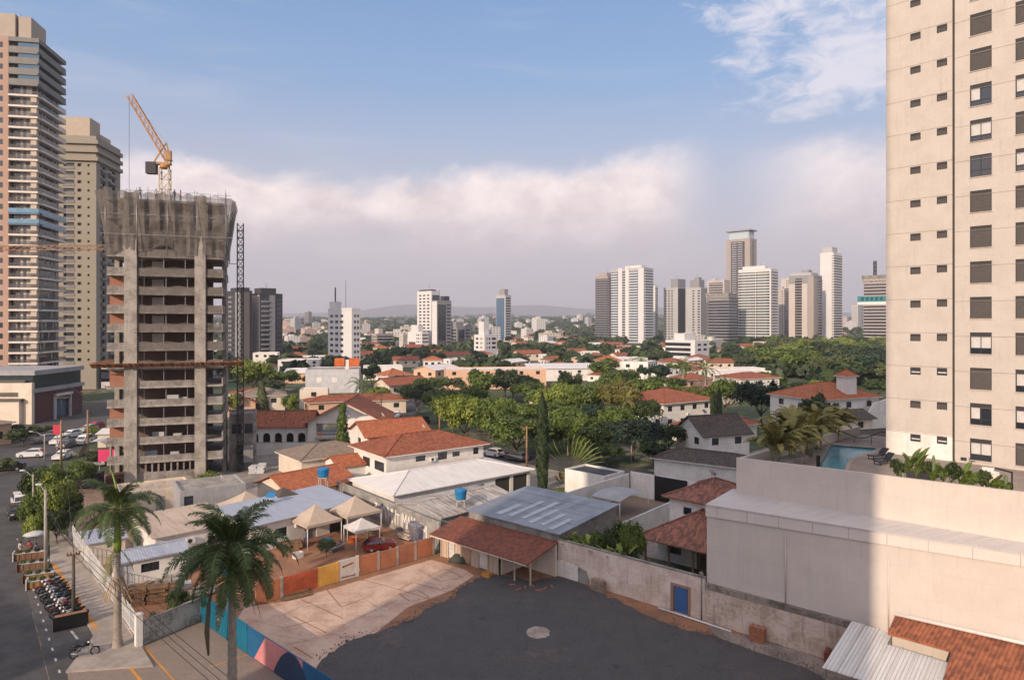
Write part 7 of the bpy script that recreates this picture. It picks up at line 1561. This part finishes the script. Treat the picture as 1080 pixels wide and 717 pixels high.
ppx('utility_pole', 'pale concrete pole standing among the parklets', 48, 604, 516, .16, pcon, lamp=(1.5, 150))
ppx('utility_pole', 'dark tarred pole on the pavement beside the railing fence', 77.5, 657, 585, .15, pdk, arms=((5.4, .9, 30),))
ppx('utility_pole', 'brown timber pole at the junction in front of the mall', 64.5, 494, 443, .2, pbr, arms=((11.5, 2.0, 20),)); ppx('utility_pole', 'tall orange brown pole with crossarm near the red sign', 92.5, 476, 432, .2, pbr, arms=((11, 2.4, 10),))
ppx('street_lamp', 'thin lamp pole at the road bend with an outreach arm', 47, 486, 458, .12, pcon, lamp=(3.5, 160)); ppx('street_lamp', 'lamp pole by the lower trees', 35, 556, 500, .11, pcon, lamp=(2, 160))
ppx('utility_pole', 'weathered pole beside the unfinished tower', 117, 506, 424, .17, pcon, arms=((14, 1.6, 20),))
ppx('utility_pole', 'timber pole with crossarm between the white roof and the cypress', 555.5, 492, 449, .18, pbr, arms=((H + (340 - 451) * at(555, 492).y / F, 2.2, 5),)); ppx('utility_pole', 'pole with crossarm left of the bright green tree', 463.5, 466, 432, .18, pbr, arms=((H + (340 - 434) * at(463, 466).y / F, 2.4, 5),))
ppx('utility_pole', 'leaning grey pole in front of the dark trees right of the cypress', 599, 480, 452, .17, pcon); ppx('street_lamp', 'white lamp pole with a round meter before the dark trees', 666, 488, 450, .13, pcon, lamp=(1.2, 180)); ppx('utility_pole', 'white concrete pole with crossarms beside the white cottage', 750, 500, 462, .16, M['lgrey'], arms=((8.2, 2.2, 10), (7.0, 1.8, 60)))
ppx('utility_pole', 'dark post standing in the terrace garden of the villa', 261, 480, 447, .14, pdk); ppx('utility_pole', 'second dark post in the terrace garden', 269, 478, 450, .12, pdk); ppx('utility_pole', 'pole at the avenue beside the grey store palms', 402, 445, 410, .18, pbr, arms=((11, 2, 5),))
ppx('floodlight_pole', 'pole with a blue solar floodlight in front of the pale blue roof', 285.5, 562, 524, .07, M['steel'])
o = [k for k in col.objects if k.name.startswith('floodlight_pole')][0]; hz_ = H + (HY - 524) * o.location.y / F; b = MB(); b.slab([(-.5, -.35, hz_ + .1), (.5, -.35, hz_ + .1), (.5, .35, hz_ + .45), (-.5, .35, hz_ + .45)], .06); b.build('solar_panel', M['bluetank'], o)
b = MB(); b.box(-.25, .25, -.25, -.1, hz_ - .45, hz_ - .1); b.build('lamp_head', M['lgrey'], o)
def wire(a, c, sag, label):
    a, c = Vector(a), Vector(c); b = MB(); n = 14; b.tube([a.lerp(c, i / n) - Vector((0, 0, sag * 4 * (i / n) * (1 - i / n))) for i in range(n + 1)], .018, 5, cap=False); tag(b.build('power_line', M['black']), label, 'cable')
q1 = at(77.5, 657); q0 = at(117, 506); 
for i in range(3): wire((q1.x + .3 * i, q1.y, 5.4 + .15 * i), (-9 + i * .5, 30, 4.4 + .15 * i), .35, ['lowest power line sagging over the forecourt', 'middle power line sagging over the forecourt', 'upper power line sagging over the forecourt'][i]); wire((q1.x, q1.y, 5.5 + .15 * i), (at(64.5, 494).x, at(64.5, 494).y, 11 + .3 * i), .8, ['lowest power line along the street', 'middle power line along the street', 'upper power line along the street'][i])
for k, (a, c, h_) in enumerate(((at(117, 506), at(64.5, 494), 11), (at(64.5, 494), at(92.5, 476), 10.6), (at(92.5, 476), at(47, 420), 10), (at(555.5, 492), at(463.5, 466), 8.4), (at(555.5, 492), at(750, 500), 8.2), (at(463.5, 466), at(402, 445), 9.5), (at(599, 480), at(750, 500), 7.6), (at(48, 604), at(35, 556), 7.4), (at(77.5, 657), at(48, 604), 6.2))):
    for j in range(3): wire((a.x + .35 * j, a.y, h_ - .28 * j), (c.x + .35 * j, c.y, h_ - .28 * j), .55 + .1 * j, ['upper', 'middle', 'lower'][j] + ' cable strung ' + ['from the tower pole to the junction', 'across the junction', 'up the street past the mall', 'from the crossarm pole to the avenue', 'in front of the dark trees to the cottage pole', 'along the avenue corner', 'between the leaning pole and the cottage pole', 'between the kerb lamp poles', 'from the dark pavement pole to the parklets'][k])
# tanks, barrels, stacks, loose things in the yards
def tank(label, px, py, z, r_, h_, m, stand=0.):
    d = (H - z) * F / (py - HY) if z < H else 80; x = (px - 540) / F * d; rt = empty('water_tank', (x, d, z), 0, label, 'tank'); b = MB(); b.lathe([(r_ * .80, 0), (r_ * .86, h_ * .15), (r_, h_ * .72), (r_ * 1.06, h_ * .78), (r_ * 1.06, h_ * .84)], n=20); b.build('body', m, rt); b = MB(); b.lathe([(r_ * 1.08, h_ * .845), (r_ * .9, h_ * .97), (.12, h_)], n=20); b.build('lid', m, rt)
    if stand: b = MB(); [b.box(a * r_ * .6 - .06, a * r_ * .6 + .06, c * r_ * .6 - .06, c * r_ * .6 + .06, -stand, -.005) for a in (-1, 1) for c in (-1, 1)]; b.box(-r_ * .8, r_ * .8, -r_ * .8, r_ * .8, -.12, -.004); b.build('stand', M['conc'], rt)
    return rt
tank('blue plastic water tank on a stand above the stained roof', 486, 526, 3.9, .68, 1.15, M['bluetank'], 3.9); tank('blue plastic water tank on the wall beside the orange roof', 341, 502.5, 4.1, .75, 1.15, M['bluetank'], 4.1)
tank('large faded navy water tank standing on the dirt by the graffiti wall', 442.5, 569, .0, 1.2, 2.0, mat('faded_navy', (.06, .075, .14), .6, var=.5, c2=(.20, .18, .19)))
def barrel(label, px, py, m): p_ = at(px, py); rt = empty('barrel', (p_.x, p_.y, 0), 0, label, 'barrel'); b = MB(); b.lathe([(.27, 0), (.30, .05), (.29, .3), (.31, .33), (.29, .36), (.29, .62), (.31, .65), (.29, .68), (.29, .9), (.27, .95)], n=16); b.build('body', m, rt); b = MB(); b.lathe([(.06, 0), (.06, .03)], (.1, 0, .952), 8); b.build('cap', M['black'], rt)
barrel('left one of two blue barrels between the tents'.replace('left one', 'paler one'), 341.5, 577, mat('barrel_pale', (.04, .24, .45), .5)); barrel('darker one of two blue barrels between the tents', 346.5, 577, M['bluetank']); barrel('blue barrel beside the white hut', 169, 607, M['bluetank'])
def stack(name, label, px, py, rz, m, nx, ny, nz, sx, sy, sz, jit=.02, cat='stack'):
    p_ = at(px, py) if py else wf({806.0: 18.7, 880.0: 24.0}[px], -.95); rt = empty(name, (p_.x, p_.y, .03), R(rz), label, cat); rnd = random.Random(px)
    for k in range(nz):
        b = MB()
        for i in range(nx):
            for j in range(ny):
                if k == nz - 1 and rnd.random() < .3: continue
                jx, jy = rnd.uniform(-jit, jit), rnd.uniform(-jit, jit); b.box(i * sx + jx, (i + .93) * sx + jx, j * sy + jy, (j + .93) * sy + jy, k * sz + .01, (k + .94) * sz)
        b.build('layer', m, rt)
    return rt
stack('brick_stack', 'stack of clay bricks against the mouldy low wall', 806.0, 0, -41, M['brick'], 5, 2, 7, .22, .3, .16); stack('tile_stack', 'stack of clay roof tiles beside the white metal canopy', 880.0, 0, -41, M['tile'], 4, 2, 8, .3, .35, .12)
stack('timber_pile', 'big untidy pile of brown timber behind the railing fence', 132, 641, 20, M['wood'], 2, 5, 9, 1.6, .28, .16, .12, 'pile'); stack('slab_pile', 'pale stone slabs lying in front of the white hut', 160, 619, 30, M['conc'], 3, 2, 2, .8, .7, .2, .15, 'pile')
stack('board_pile', 'loose boards leaning on the ground by the red wall bay', 300, 634, 35, M['wood'], 1, 4, 2, 2.6, .3, .08, .2, 'pile'); stack('scrap_pile', 'heap of scrap boards beside the nearest tan tent', 297, 581, 15, M['wood'], 2, 3, 4, 1.0, .35, .2, .2, 'pile')
b = MB(); b.box(0, 1.3, 0, .5, .02, 1.0); b.box(.1, .6, -.03, -.002, .2, .8); b.box(.7, 1.2, -.03, -.002, .2, .8)
tag(b.build('metal_cabinet', mat('rust_cabinet', (.35, .25, .19), var=.6), None, wf(4.3, -.75), R(-46)), 'rusty low metal cabinet standing against the long stained wall', 'cabinet')
b = MB(); a_, c_ = at(694.5, 642), at(771, 667); b.tube([a_ + Vector((0, 0, .1)), a_.lerp(c_, .5) + Vector((0, 0, .12)), c_ + Vector((0, 0, .1))], .075, 8); tag(b.build('plastic_pipe', M['rail']), 'long white pipe lying on the asphalt by the blue door', 'pipe')
rt = empty('debris_box', at(449, 586) + Vector((0, 0, .02)), R(30), 'small white box lying on the soil by the orange wall', 'box'); b = MB(); b.box(0, .8, 0, .6, 0, .45); b.build('carton', M['white'], rt); b = MB(); b.box(-.02, .82, .27, .33, -.005, .46); b.build('tape', M['canvas'], rt)
rt = empty('yellow_crate', at(508, 608) + Vector((0, 0, .02)), R(-35), 'yellow crate on the soil in front of the shed boards', 'crate'); b = MB(); b.box(0, .8, 0, .5, 0, .08); b.box(0, .05, 0, .5, .08, .4); b.box(.75, .8, 0, .5, .08, .4); b.box(.05, .75, 0, .05, .08, .4); b.box(.05, .75, .45, .5, .08, .4); b.build('tray', M['yellow'], rt)
rt = empty('tyre_heap', at(488, 592), 0, 'dark scrap heap covered with a tarp at the shed corner', 'heap'); b = MB(); b.lathe([(1.1, 0), (1.0, .35), (.6, .7), (.1, .85)], n=11); b.v = [(x * 1.3 + .1 * math.sin(7 * y), y * .7, z + .08 * math.sin(9 * x)) for x, y, z in b.v]; b.build('tarp', mat('dark_tarp', (.06, .065, .05), .8), rt)
for i in range(7):
    q_ = at(540 + i * 7, 617 + (i * 5) % 7); b = MB(); b.box(-.3, .3, -.06, .06, .01, .09); tag(b.build('broken_brick', M['brick'], None, q_ + Vector((0, 0, .03)), R(i * 47)), 'broken brick lying on the soil by the open shed bay', 'brick', 'broken bricks by the shed')
# soft pink bollard post, sign board, lamp and screen on the podium
rt = empty('sign_board', hp(17.0, 1.25, 12.4), hz, 'white sign board with small dark lettering behind the parapet planter', 'sign'); b = MB(); b.box(0, .95, 0, .06, 0, 1.75); b.build('board', M['white'], rt); b = MB(); b.box(.25, .65, -.012, -.001, 1.3, 1.36); b.box(.4, .5, -.012, -.001, 1.37, 1.5); b.box(.35, .85, -.012, -.001, .25, .45); b.build('lettering', M['grey'], rt)
rt = empty('garden_lamp', hp(18.7, .9, 12.4), hz, 'black angled floodlight post beside the white sign board', 'lamp'); b = MB(); b.tube([(0, 0, 0), (0, 0, 1.75)], .05, 8); b.build('post', M['black'], rt); b = MB(); b.bar((0, 0, 1.7), (-.9, -.1, 1.85), .22, .08); b.build('lamp_head', M['black'], rt)
for i in range(2): b = MB(); b.box(0, .45, -.03, -.002, 0, .28); tag(b.build('wall_vent', M['dark'], None, tf(6.0 + i * .62, 0, 11.75), R(-47.4)), ['dark wall vent nearer the groove of the tower', 'dark wall vent under the bedroom window'][i], 'vent')
for i, (px, py, rz) in enumerate(((921, 485, 20), (928, 491, 25))):
    p_ = at(px, py, deckz); rt = empty('sun_lounger', (p_.x, p_.y, deckz), R(rz), ['dark lounger on the pool terrace nearer the pool', 'dark lounger against the tower corner'][i], 'lounger'); b = MB(); b.box(0, 1.9, 0, .65, .28, .36); b.build('seat', M['black'], rt); b = MB(); b.bar((1.3, .32, .4), (1.9, .32, .9), .62, .06); b.build('backrest', M['black'], rt)
    for lx in (.1, 1.7):
        for ly in (.05, .6): b = MB(); b.box(lx, lx + .05, ly - .025, ly + .025, 0, .28); b.build('leg', M['dark'], rt)
rt = empty('pool_railing', at(884, 466, deckz), R(-20), 'black curved tube railing at the far side of the pool', 'railing'); b = MB(); b.tube([(i * .5, .3 * math.sin(i * .9), .9 + .35 * math.sin(i * .65 + 2.2)) for i in range(14)], .05, 6)
for i in range(0, 14, 3): b.tube([(i * .5, .3 * math.sin(i * .9), 0), (i * .5, .3 * math.sin(i * .9), .9 + .35 * math.sin(i * .65 + 2.2))], .03, 5)
b.build('tube', M['black'], rt)
rt = empty('pool_speaker', at(863, 497, deckz), 0, 'black slim speaker post at the near pool corner', 'speaker'); b = MB(); b.box(-.12, .12, -.1, .1, 0, 1.3); b.build('cabinet', M['black'], rt); b = MB(); b.box(-.18, .18, -.15, .15, -.0, .04); b.build('foot_plate', M['dark'], rt)
# signs at the junction
rt = empty('red_sign', (*at(60, 474)[:2], 0), R(5), 'red shop totem behind the brown pole at the junction', 'sign'); b = MB(); b.box(-.7, .7, 0, .25, 2.8, 4.6); b.build('panel', mat('sign_red', (.5, .03, .06), .5), rt); b = MB(); b.box(-.1, .1, .05, .2, 0, 2.79); b.build('post', M['steel'], rt)
rt = empty('pink_banner', (*at(115, 497)[:2], 0), R(10), 'large bright pink banner beside the unfinished tower', 'banner'); b = MB(); b.box(-1.6, .7, 0, .1, 1.6, 3.5); b.build('panel', mat('sign_pink', (.62, .04, .14), .6), rt); b = MB(); b.box(.72, 1.3, 0, .1, 1.6, 3.3); b.build('white_panel', M['white'], rt); b = MB(); b.box(-1.5, -1.4, .12, .2, 0, 3.5); b.box(1.1, 1.2, .12, .2, 0, 3.3); b.build('post', M['steel'], rt)
rt = empty('cream_kiosk', (*at(103, 472)[:2], 0), R(12), 'cream kiosk with a sloped top by the street poles', 'kiosk'); b = MB(); b.box(0, 4.5, 0, 3, 0, 2.5); b.build('wall', M['cream'], rt); b = MB(); b.slab([(-.3, -.4, 2.65), (4.8, -.4, 2.65), (4.8, 3.3, 3.2), (-.3, 3.3, 3.2)], .12); b.build('roof', M['fibro'], rt)
house('brick_corner_house', 'old brown brick house with a low roof at the left edge of the junction', 'house', (-104, 122), 62, 13, 12, 4.2, 'hip', 1.5, .6, 'peach', 'tileg', wins=wrow('f', 3, 13, 1.2, 1.4, 1.4)) if True else None
rt = empty('dark_van', (*at(88, 515)[:2], .02), R(15), 'dark boxy van parked under the clipped round tree', 'van'); b = MB(); b.vprism([(-2.4, .35), (-2.4, 1.1), (-1.7, 1.3), (-1.2, 2.2), (2.4, 2.25), (2.4, .35)], -.95, .95); b.build('body', mat('van_dark', (.02, .022, .04), .35), rt); b = MB(); b.box(-1.05, 2.0, -.965, -.952, 1.35, 1.95); b.build('windows', M['glass'], rt)
for sx in (-1.5, 1.5):
    for s in (-1, 1): w1 = MB(); w1.lathe([(.34, -.1), (.36, 0), (.34, .1)], n=14, axis='y'); w1.build('wheel', M['rubber'], rt, (sx, s * .88, .36))
rt = empty('arched_tent', (*at(100, 481)[:2], .02), R(15), 'white arched canopy by the street poles', 'tent'); b = MB()
for i in range(10):
    a0, a1 = math.pi * i / 10, math.pi * (i + 1) / 10; b.face([(-2.6 * math.cos(a0), 0, 2.6 * math.sin(a0)), (-2.6 * math.cos(a1), 0, 2.6 * math.sin(a1)), (-2.6 * math.cos(a1), 5, 2.6 * math.sin(a1)), (-2.6 * math.cos(a0), 5, 2.6 * math.sin(a0))], 0, True)
b.build('canopy', M['canvasw'], rt)
stack('rubble_pile', 'pile of brown planks at the foot of the raw concrete tower', 112, 511, 25, M['wood'], 2, 6, 5, 1.8, .4, .25, .25, 'pile'); stack('formwork_stack', 'stack of grey formwork panels beside the hoist mast', 250, 494, 20, M['concd'], 2, 3, 6, 1.4, 1.0, .3, .15); stack('formwork_stack', 'stack of pale formwork boards under the annex', 262, 500, 10, M['lgrey'], 2, 2, 5, 1.2, .9, .28, .15)
def ac_unit(label, p, rz):
    rt = empty('air_conditioner', p, R(rz), label, 'air conditioner'); b = MB(); b.box(-.42, .42, -.32, -.01, 0, .58); b.build('casing', M['rail'], rt); b = MB(); b.lathe([(.22, -.335), (.22, -.321)], (-.08, 0, .29), 14, axis='y'); b.build('fan_grille', M['dark'], rt)
def loc_on(o, x, y, z):
    c, n = math.cos(o.rotation_euler.z), math.sin(o.rotation_euler.z); return Vector((o.location.x + c * x - n * y, o.location.y + n * x + c * y, o.location.z + z))
OB = {k.name.split('.')[0]: k for k in col.objects if k.parent is None and k.type == 'EMPTY'}
for nm, x, y, z, lb in (('brown_roof_house', 7.4, 0, 3.4, 'on the front wall of the brown roofed house'), ('orange_roof_house', 6.9, 0, 3.2, 'on the orange roofed house'), ('blue_roof_building', 5.4, 0, 1.7, 'beside the tents under the pale blue roof'), ('beige_roof_building', 3.2, 0, 1.5, 'under the beige sheet roof'), ('red_roof_villa', 7.8, 0, 2.4, 'on the two storey red villa'), ('white_house', 3.1, 0, 3.0, 'on the white house by the podium')):
    o = OB[nm]; ac_unit('white air conditioner box ' + lb, loc_on(o, x, y, z), math.degrees(o.rotation_euler.z))
def dish(label, p, rz):
    rt = empty('satellite_dish', p, R(rz), label, 'dish'); b = MB(); b.tube([(0, 0, -.1), (0, 0, .55)], .03, 6); b.build('stand', M['steel'], rt); b = MB(); b.lathe([(.02, 0), (.25, .04), (.45, .14), (.47, .15), (.25, .06), (.02, .02)], n=14); o = b.build('bowl', M['lgrey'], rt, (0, 0, .6)); o.rotation_euler = (R(55), 0, 0)
for nm, x, y, z, lb in (('brown_roof_house', 9, 5.3, 7.0, 'on the ridge of the brown hip roof'), ('orange_roof_house', 4, 4.25, 7.7, 'on the ridge of the orange gable roof'), ('arched_villa', 4, 4.2, 6.9, 'on the low wing of the arched villa'), ('white_cottage', 3, 4, 7.3, 'on the ridge of the dark roofed cottage'), ('grey_flat_building', 5, 3, 4.05, 'on the grey flat building'), ('red_roof_villa', 8, 7.5, 8.0, 'on the red villa roof'), ('white_house', 3, 3.4, 7.5, 'on the small house by the podium'), ('site_office_block', 2, 3, 2.75, 'on the cream flat block'), ('grey_store', 3, 6, 7.75, 'on the grey store roof')):
    o = OB[nm]; dish('grey satellite dish ' + lb, loc_on(o, x, y, z), 120)
for i, (px, py, rz, lb) in enumerate(((178, 640, 10, 'pile of grey boards in the dirt yard behind the concrete wall'), (205, 632, 40, 'pile of brown planks beside the shrub in the dirt yard'), (150, 628, 70, 'short plank pile behind the big timber pile'), (255, 612, 25, 'plank pile behind the nearest palm'), (350, 584, 60, 'scrap pile in front of the small white tent'), (420, 567, -40, 'pale plank pile by the graffiti wall'), (385, 567, 15, 'dark scrap pile under the white tent'))): stack('plank_pile', lb, px, py, rz, (M['wood'], M['concd'], M['canvas'])[i % 3], 1, 4, 4, 1.9, .3, .14, .25, 'pile')
for i, (px, py, rz, m_, lb) in enumerate(((232, 606, 20, 'bluetank', 'blue plastic crate by the blue roofed building'), (312, 590, 50, 'white', 'white crate near the barrels'), (368, 573, 10, 'orange', 'orange crate beside the tent leg'), (190, 622, 30, 'lgrey', 'grey crate in the dirt yard'))):
    p_ = at(px, py); rt = empty('crate', (p_.x, p_.y, .02), R(rz), lb, 'crate'); b = MB(); b.box(0, .9, 0, .6, 0, .1); [b.box(*a) for a in ((0, .06, 0, .6, .1, .55), (.84, .9, 0, .6, .1, .55), (.06, .84, 0, .06, .1, .55), (.06, .84, .54, .6, .1, .55))]; b.build('tray', M[m_], rt)
# people
def person(label, x, y, z, rz, shirt, pants, pose='stand', sc_=1.):
    J = dict(pel=(0, 0, .95), sp=(0, 0, 1.2), ch=(0, 0, 1.42), nk=(0, 0, 1.52), hd=(0, -.01, 1.62), ht=(0, 0, 1.74))
    if pose == 'sit': J = {k: (v[0], v[1], v[2] - .47) for k, v in J.items()}
    V, E, rd = [], [], []
    def add(p, r_, par=None):
        V.append(p); rd.append(r_)
        if par is not None: E.append((par, len(V) - 1))
        return len(V) - 1
    i0 = add(J['pel'], .135); i1 = add(J['sp'], .125, i0); i2 = add(J['ch'], .15, i1); i3 = add(J['nk'], .055, i2); i4 = add(J['hd'], .095, i3); add(J['ht'], .075, i4)
    zc, zp = J['ch'][2], J['pel'][2]
    for s in (-1, 1):
        a = add((s * .20, 0, zc - .02), .06, i2); e = add((s * .26, .02 if pose == 'stand' else -.12, zc - .30), .045, a); h_ = add((s * .24, -.08 if pose == 'stand' else -.32, zc - .55 + (.17 if pose == 'sit' else 0)), .035, e); add((s * .23, -.12 if pose == 'stand' else -.40, zc - .63 + (.2 if pose == 'sit' else 0)), .032, h_)
        if pose == 'stand': hp_ = add((s * .10, 0, zp - .08), .095, i0); k = add((s * .12, -.02 + s * .04, .5), .06, hp_); f = add((s * .12, .03 + s * .06, .09), .042, k); add((s * .13, -.12 + s * .06, .04), .038, f)
        else: hp_ = add((s * .10, -.05, zp - .05), .095, i0); k = add((s * .13, -.45, zp + .0), .065, hp_); f = add((s * .13, -.45, .09), .042, k); add((s * .13, -.58, .04), .036, f)
    me = bpy.data.meshes.new('body'); me.from_pydata(V, E, []); o = bpy.data.objects.new('person', me); col.objects.link(o); o.modifiers.new('skin', 'SKIN'); sv = me.skin_vertices[0].data
    for i, r_ in enumerate(rd): sv[i].radius = (r_, r_ * (.78 if i < 3 else 1))
    sv[0].use_root = True; m2 = o.modifiers.new('sub', 'SUBSURF'); m2.levels = 1; m2.render_levels = 1
    dg = bpy.context.evaluated_depsgraph_get(); m3 = bpy.data.meshes.new_from_object(o.evaluated_get(dg)); o.modifiers.clear(); o.data = m3; m3.materials.clear()
    for mm in (M['skin'], shirt, pants, M['black']): m3.materials.append(mm)
    for p in m3.polygons:
        c = p.center; p.use_smooth = True; arm = abs(c.x) > .19
        p.material_index = 0 if c.z > zc + .07 or (arm and c.z < zc - .22 and c.z > zp - .35) else (1 if c.z > zp + .03 else (3 if c.z < .1 else 2))
    tag(o, label, 'person'); o.location = (x, y, z); o.rotation_euler = (0, 0, R(rz)); o.scale = (sc_,) * 3
    b = MB(); b.lathe([(.098, 0), (.105, .05), (.085, .11), (.03, .145)], (0, .015, J['hd'][2] - .0), 10); b.build('hair', M['hair'], o)
    return o
p_ = at(322, 576); person('person in a grey shirt standing under the nearest tan tent', p_.x, p_.y, 0.01, 20, M['cloth'], M['jeans'])
for i, (px, py, rz, sh, lb) in enumerate(((22, 584, 60, M['cloth2'], 'person in a white shirt seated at the parklet near the kerb'), (31, 583, 200, M['red'], 'person in a red shirt seated at the parklet'), (38, 586, 260, M['cloth'], 'person in grey seated beside the pale pole'))):
    p_ = at(px, py); person(lb, p_.x, p_.y, .02, rz, sh, M['jeans'], 'sit'); b = MB(); b.box(-.22, .22, -.2, .22, .40, .45)
    for lx in (-.2, .17):
        for ly in (-.18, .18): b.box(lx, lx + .03, ly, ly + .03, 0, .40)
    b.box(-.22, .22, .2, .24, .45, .85); tag(b.build('chair', M['wood'], None, (p_.x, p_.y, .02), R(rz)), ['chair under the person in the white shirt', 'chair under the person in the red shirt', 'chair under the person in grey beside the pole'][i], 'chair')
rt = empty('parasol', (*at(37, 583)[:2], .02), 0, 'small grey parasol over the parklet tables', 'parasol'); b = MB(); b.tube([(0, 0, 0), (0, 0, 2.2)], .03, 6); b.build('pole', M['steel'], rt); b = MB(); b.lathe([(1.1, 1.95), (.6, 2.15), (.05, 2.3)], n=8); b.build('canopy', M['lgrey'], rt)
rt = empty('cafe_table', (*at(27, 586)[:2], .02), 0, 'small wooden table between the seated people', 'table'); b = MB(); b.lathe([(.4, .7), (.4, .74)], n=14); b.build('top', M['wood'], rt); b = MB(); b.lathe([(.25, 0), (.04, .05), (.04, .7)], n=10); b.build('leg', M['dark'], rt)
for i in range(4):
    q_ = toT((4.2, 6.3, 8.8, 9.6)[i], (.4, .8, .5, .7)[i], tz0 + fh * (NFL - 1)); person(['worker at the crane side on the top deck', 'worker in white on the top deck', 'worker in grey near the mast on the top deck', 'worker in red near the mast on the top deck'][i], q_.x, q_.y, q_.z, 40 * i, (M['cloth'], M['cloth2'], M['cloth'], M['red'])[i], M['jeans'])
# ------------------------------------------------------------------ neighbours behind the camera that shade the lot, and the evening haze
def caster(label, a, c, hgt, dep):
    a, c = Vector(a), Vector(c); rz = math.degrees(math.atan2((c - a).y, (c - a).x)); W_ = (c - a).length
    rt = empty('neighbour_tower', (a.x, a.y, 0), R(rz), label, 'building'); b = MB(); b.box(0, W_, 0, dep, 0, hgt); b.build('wall', M['tower'], rt)
    for k in range(int(hgt / 3.1)):
        b = MB()
        for i in range(int(W_ / 3.4)): b.box(1 + i * 3.4, 2.8 + i * 3.4, dep - .02, dep + .06, 3.1 * k + 1, 3.1 * k + 2.4); b.box(1 + i * 3.4, 2.8 + i * 3.4, -.06, .02, 3.1 * k + 1, 3.1 * k + 2.4)
        b.build('window_row', M['glass'], rt)
caster('cream apartment tower behind the viewpoint that shades the lot', (-16.3, -22.6), (-47.5, -4.1), 96, 18)
caster('lower apartment block that shades the street', (-69.3, -15.5), (-96.8, .8), 31, 15)
b = MB(); b.box(-9800, 9800, -3000, 9980, -60, 420)
hzm = bpy.data.materials.new('haze_air'); hzm.use_nodes = True; t = hzm.node_tree; t.nodes.clear(); o_ = t.nodes.new('ShaderNodeOutputMaterial'); v_ = t.nodes.new('ShaderNodeVolumePrincipled'); v_.inputs['Color'].default_value = (.86, .86, .95, 1); v_.inputs['Density'].default_value = .00016; v_.inputs['Anisotropy'].default_value = .1
t.links.new(v_.outputs[0], o_.inputs['Volume']); hz_o = tag(b.build('haze', hzm), 'thin evening haze over the city', 'haze', kind='stuff')
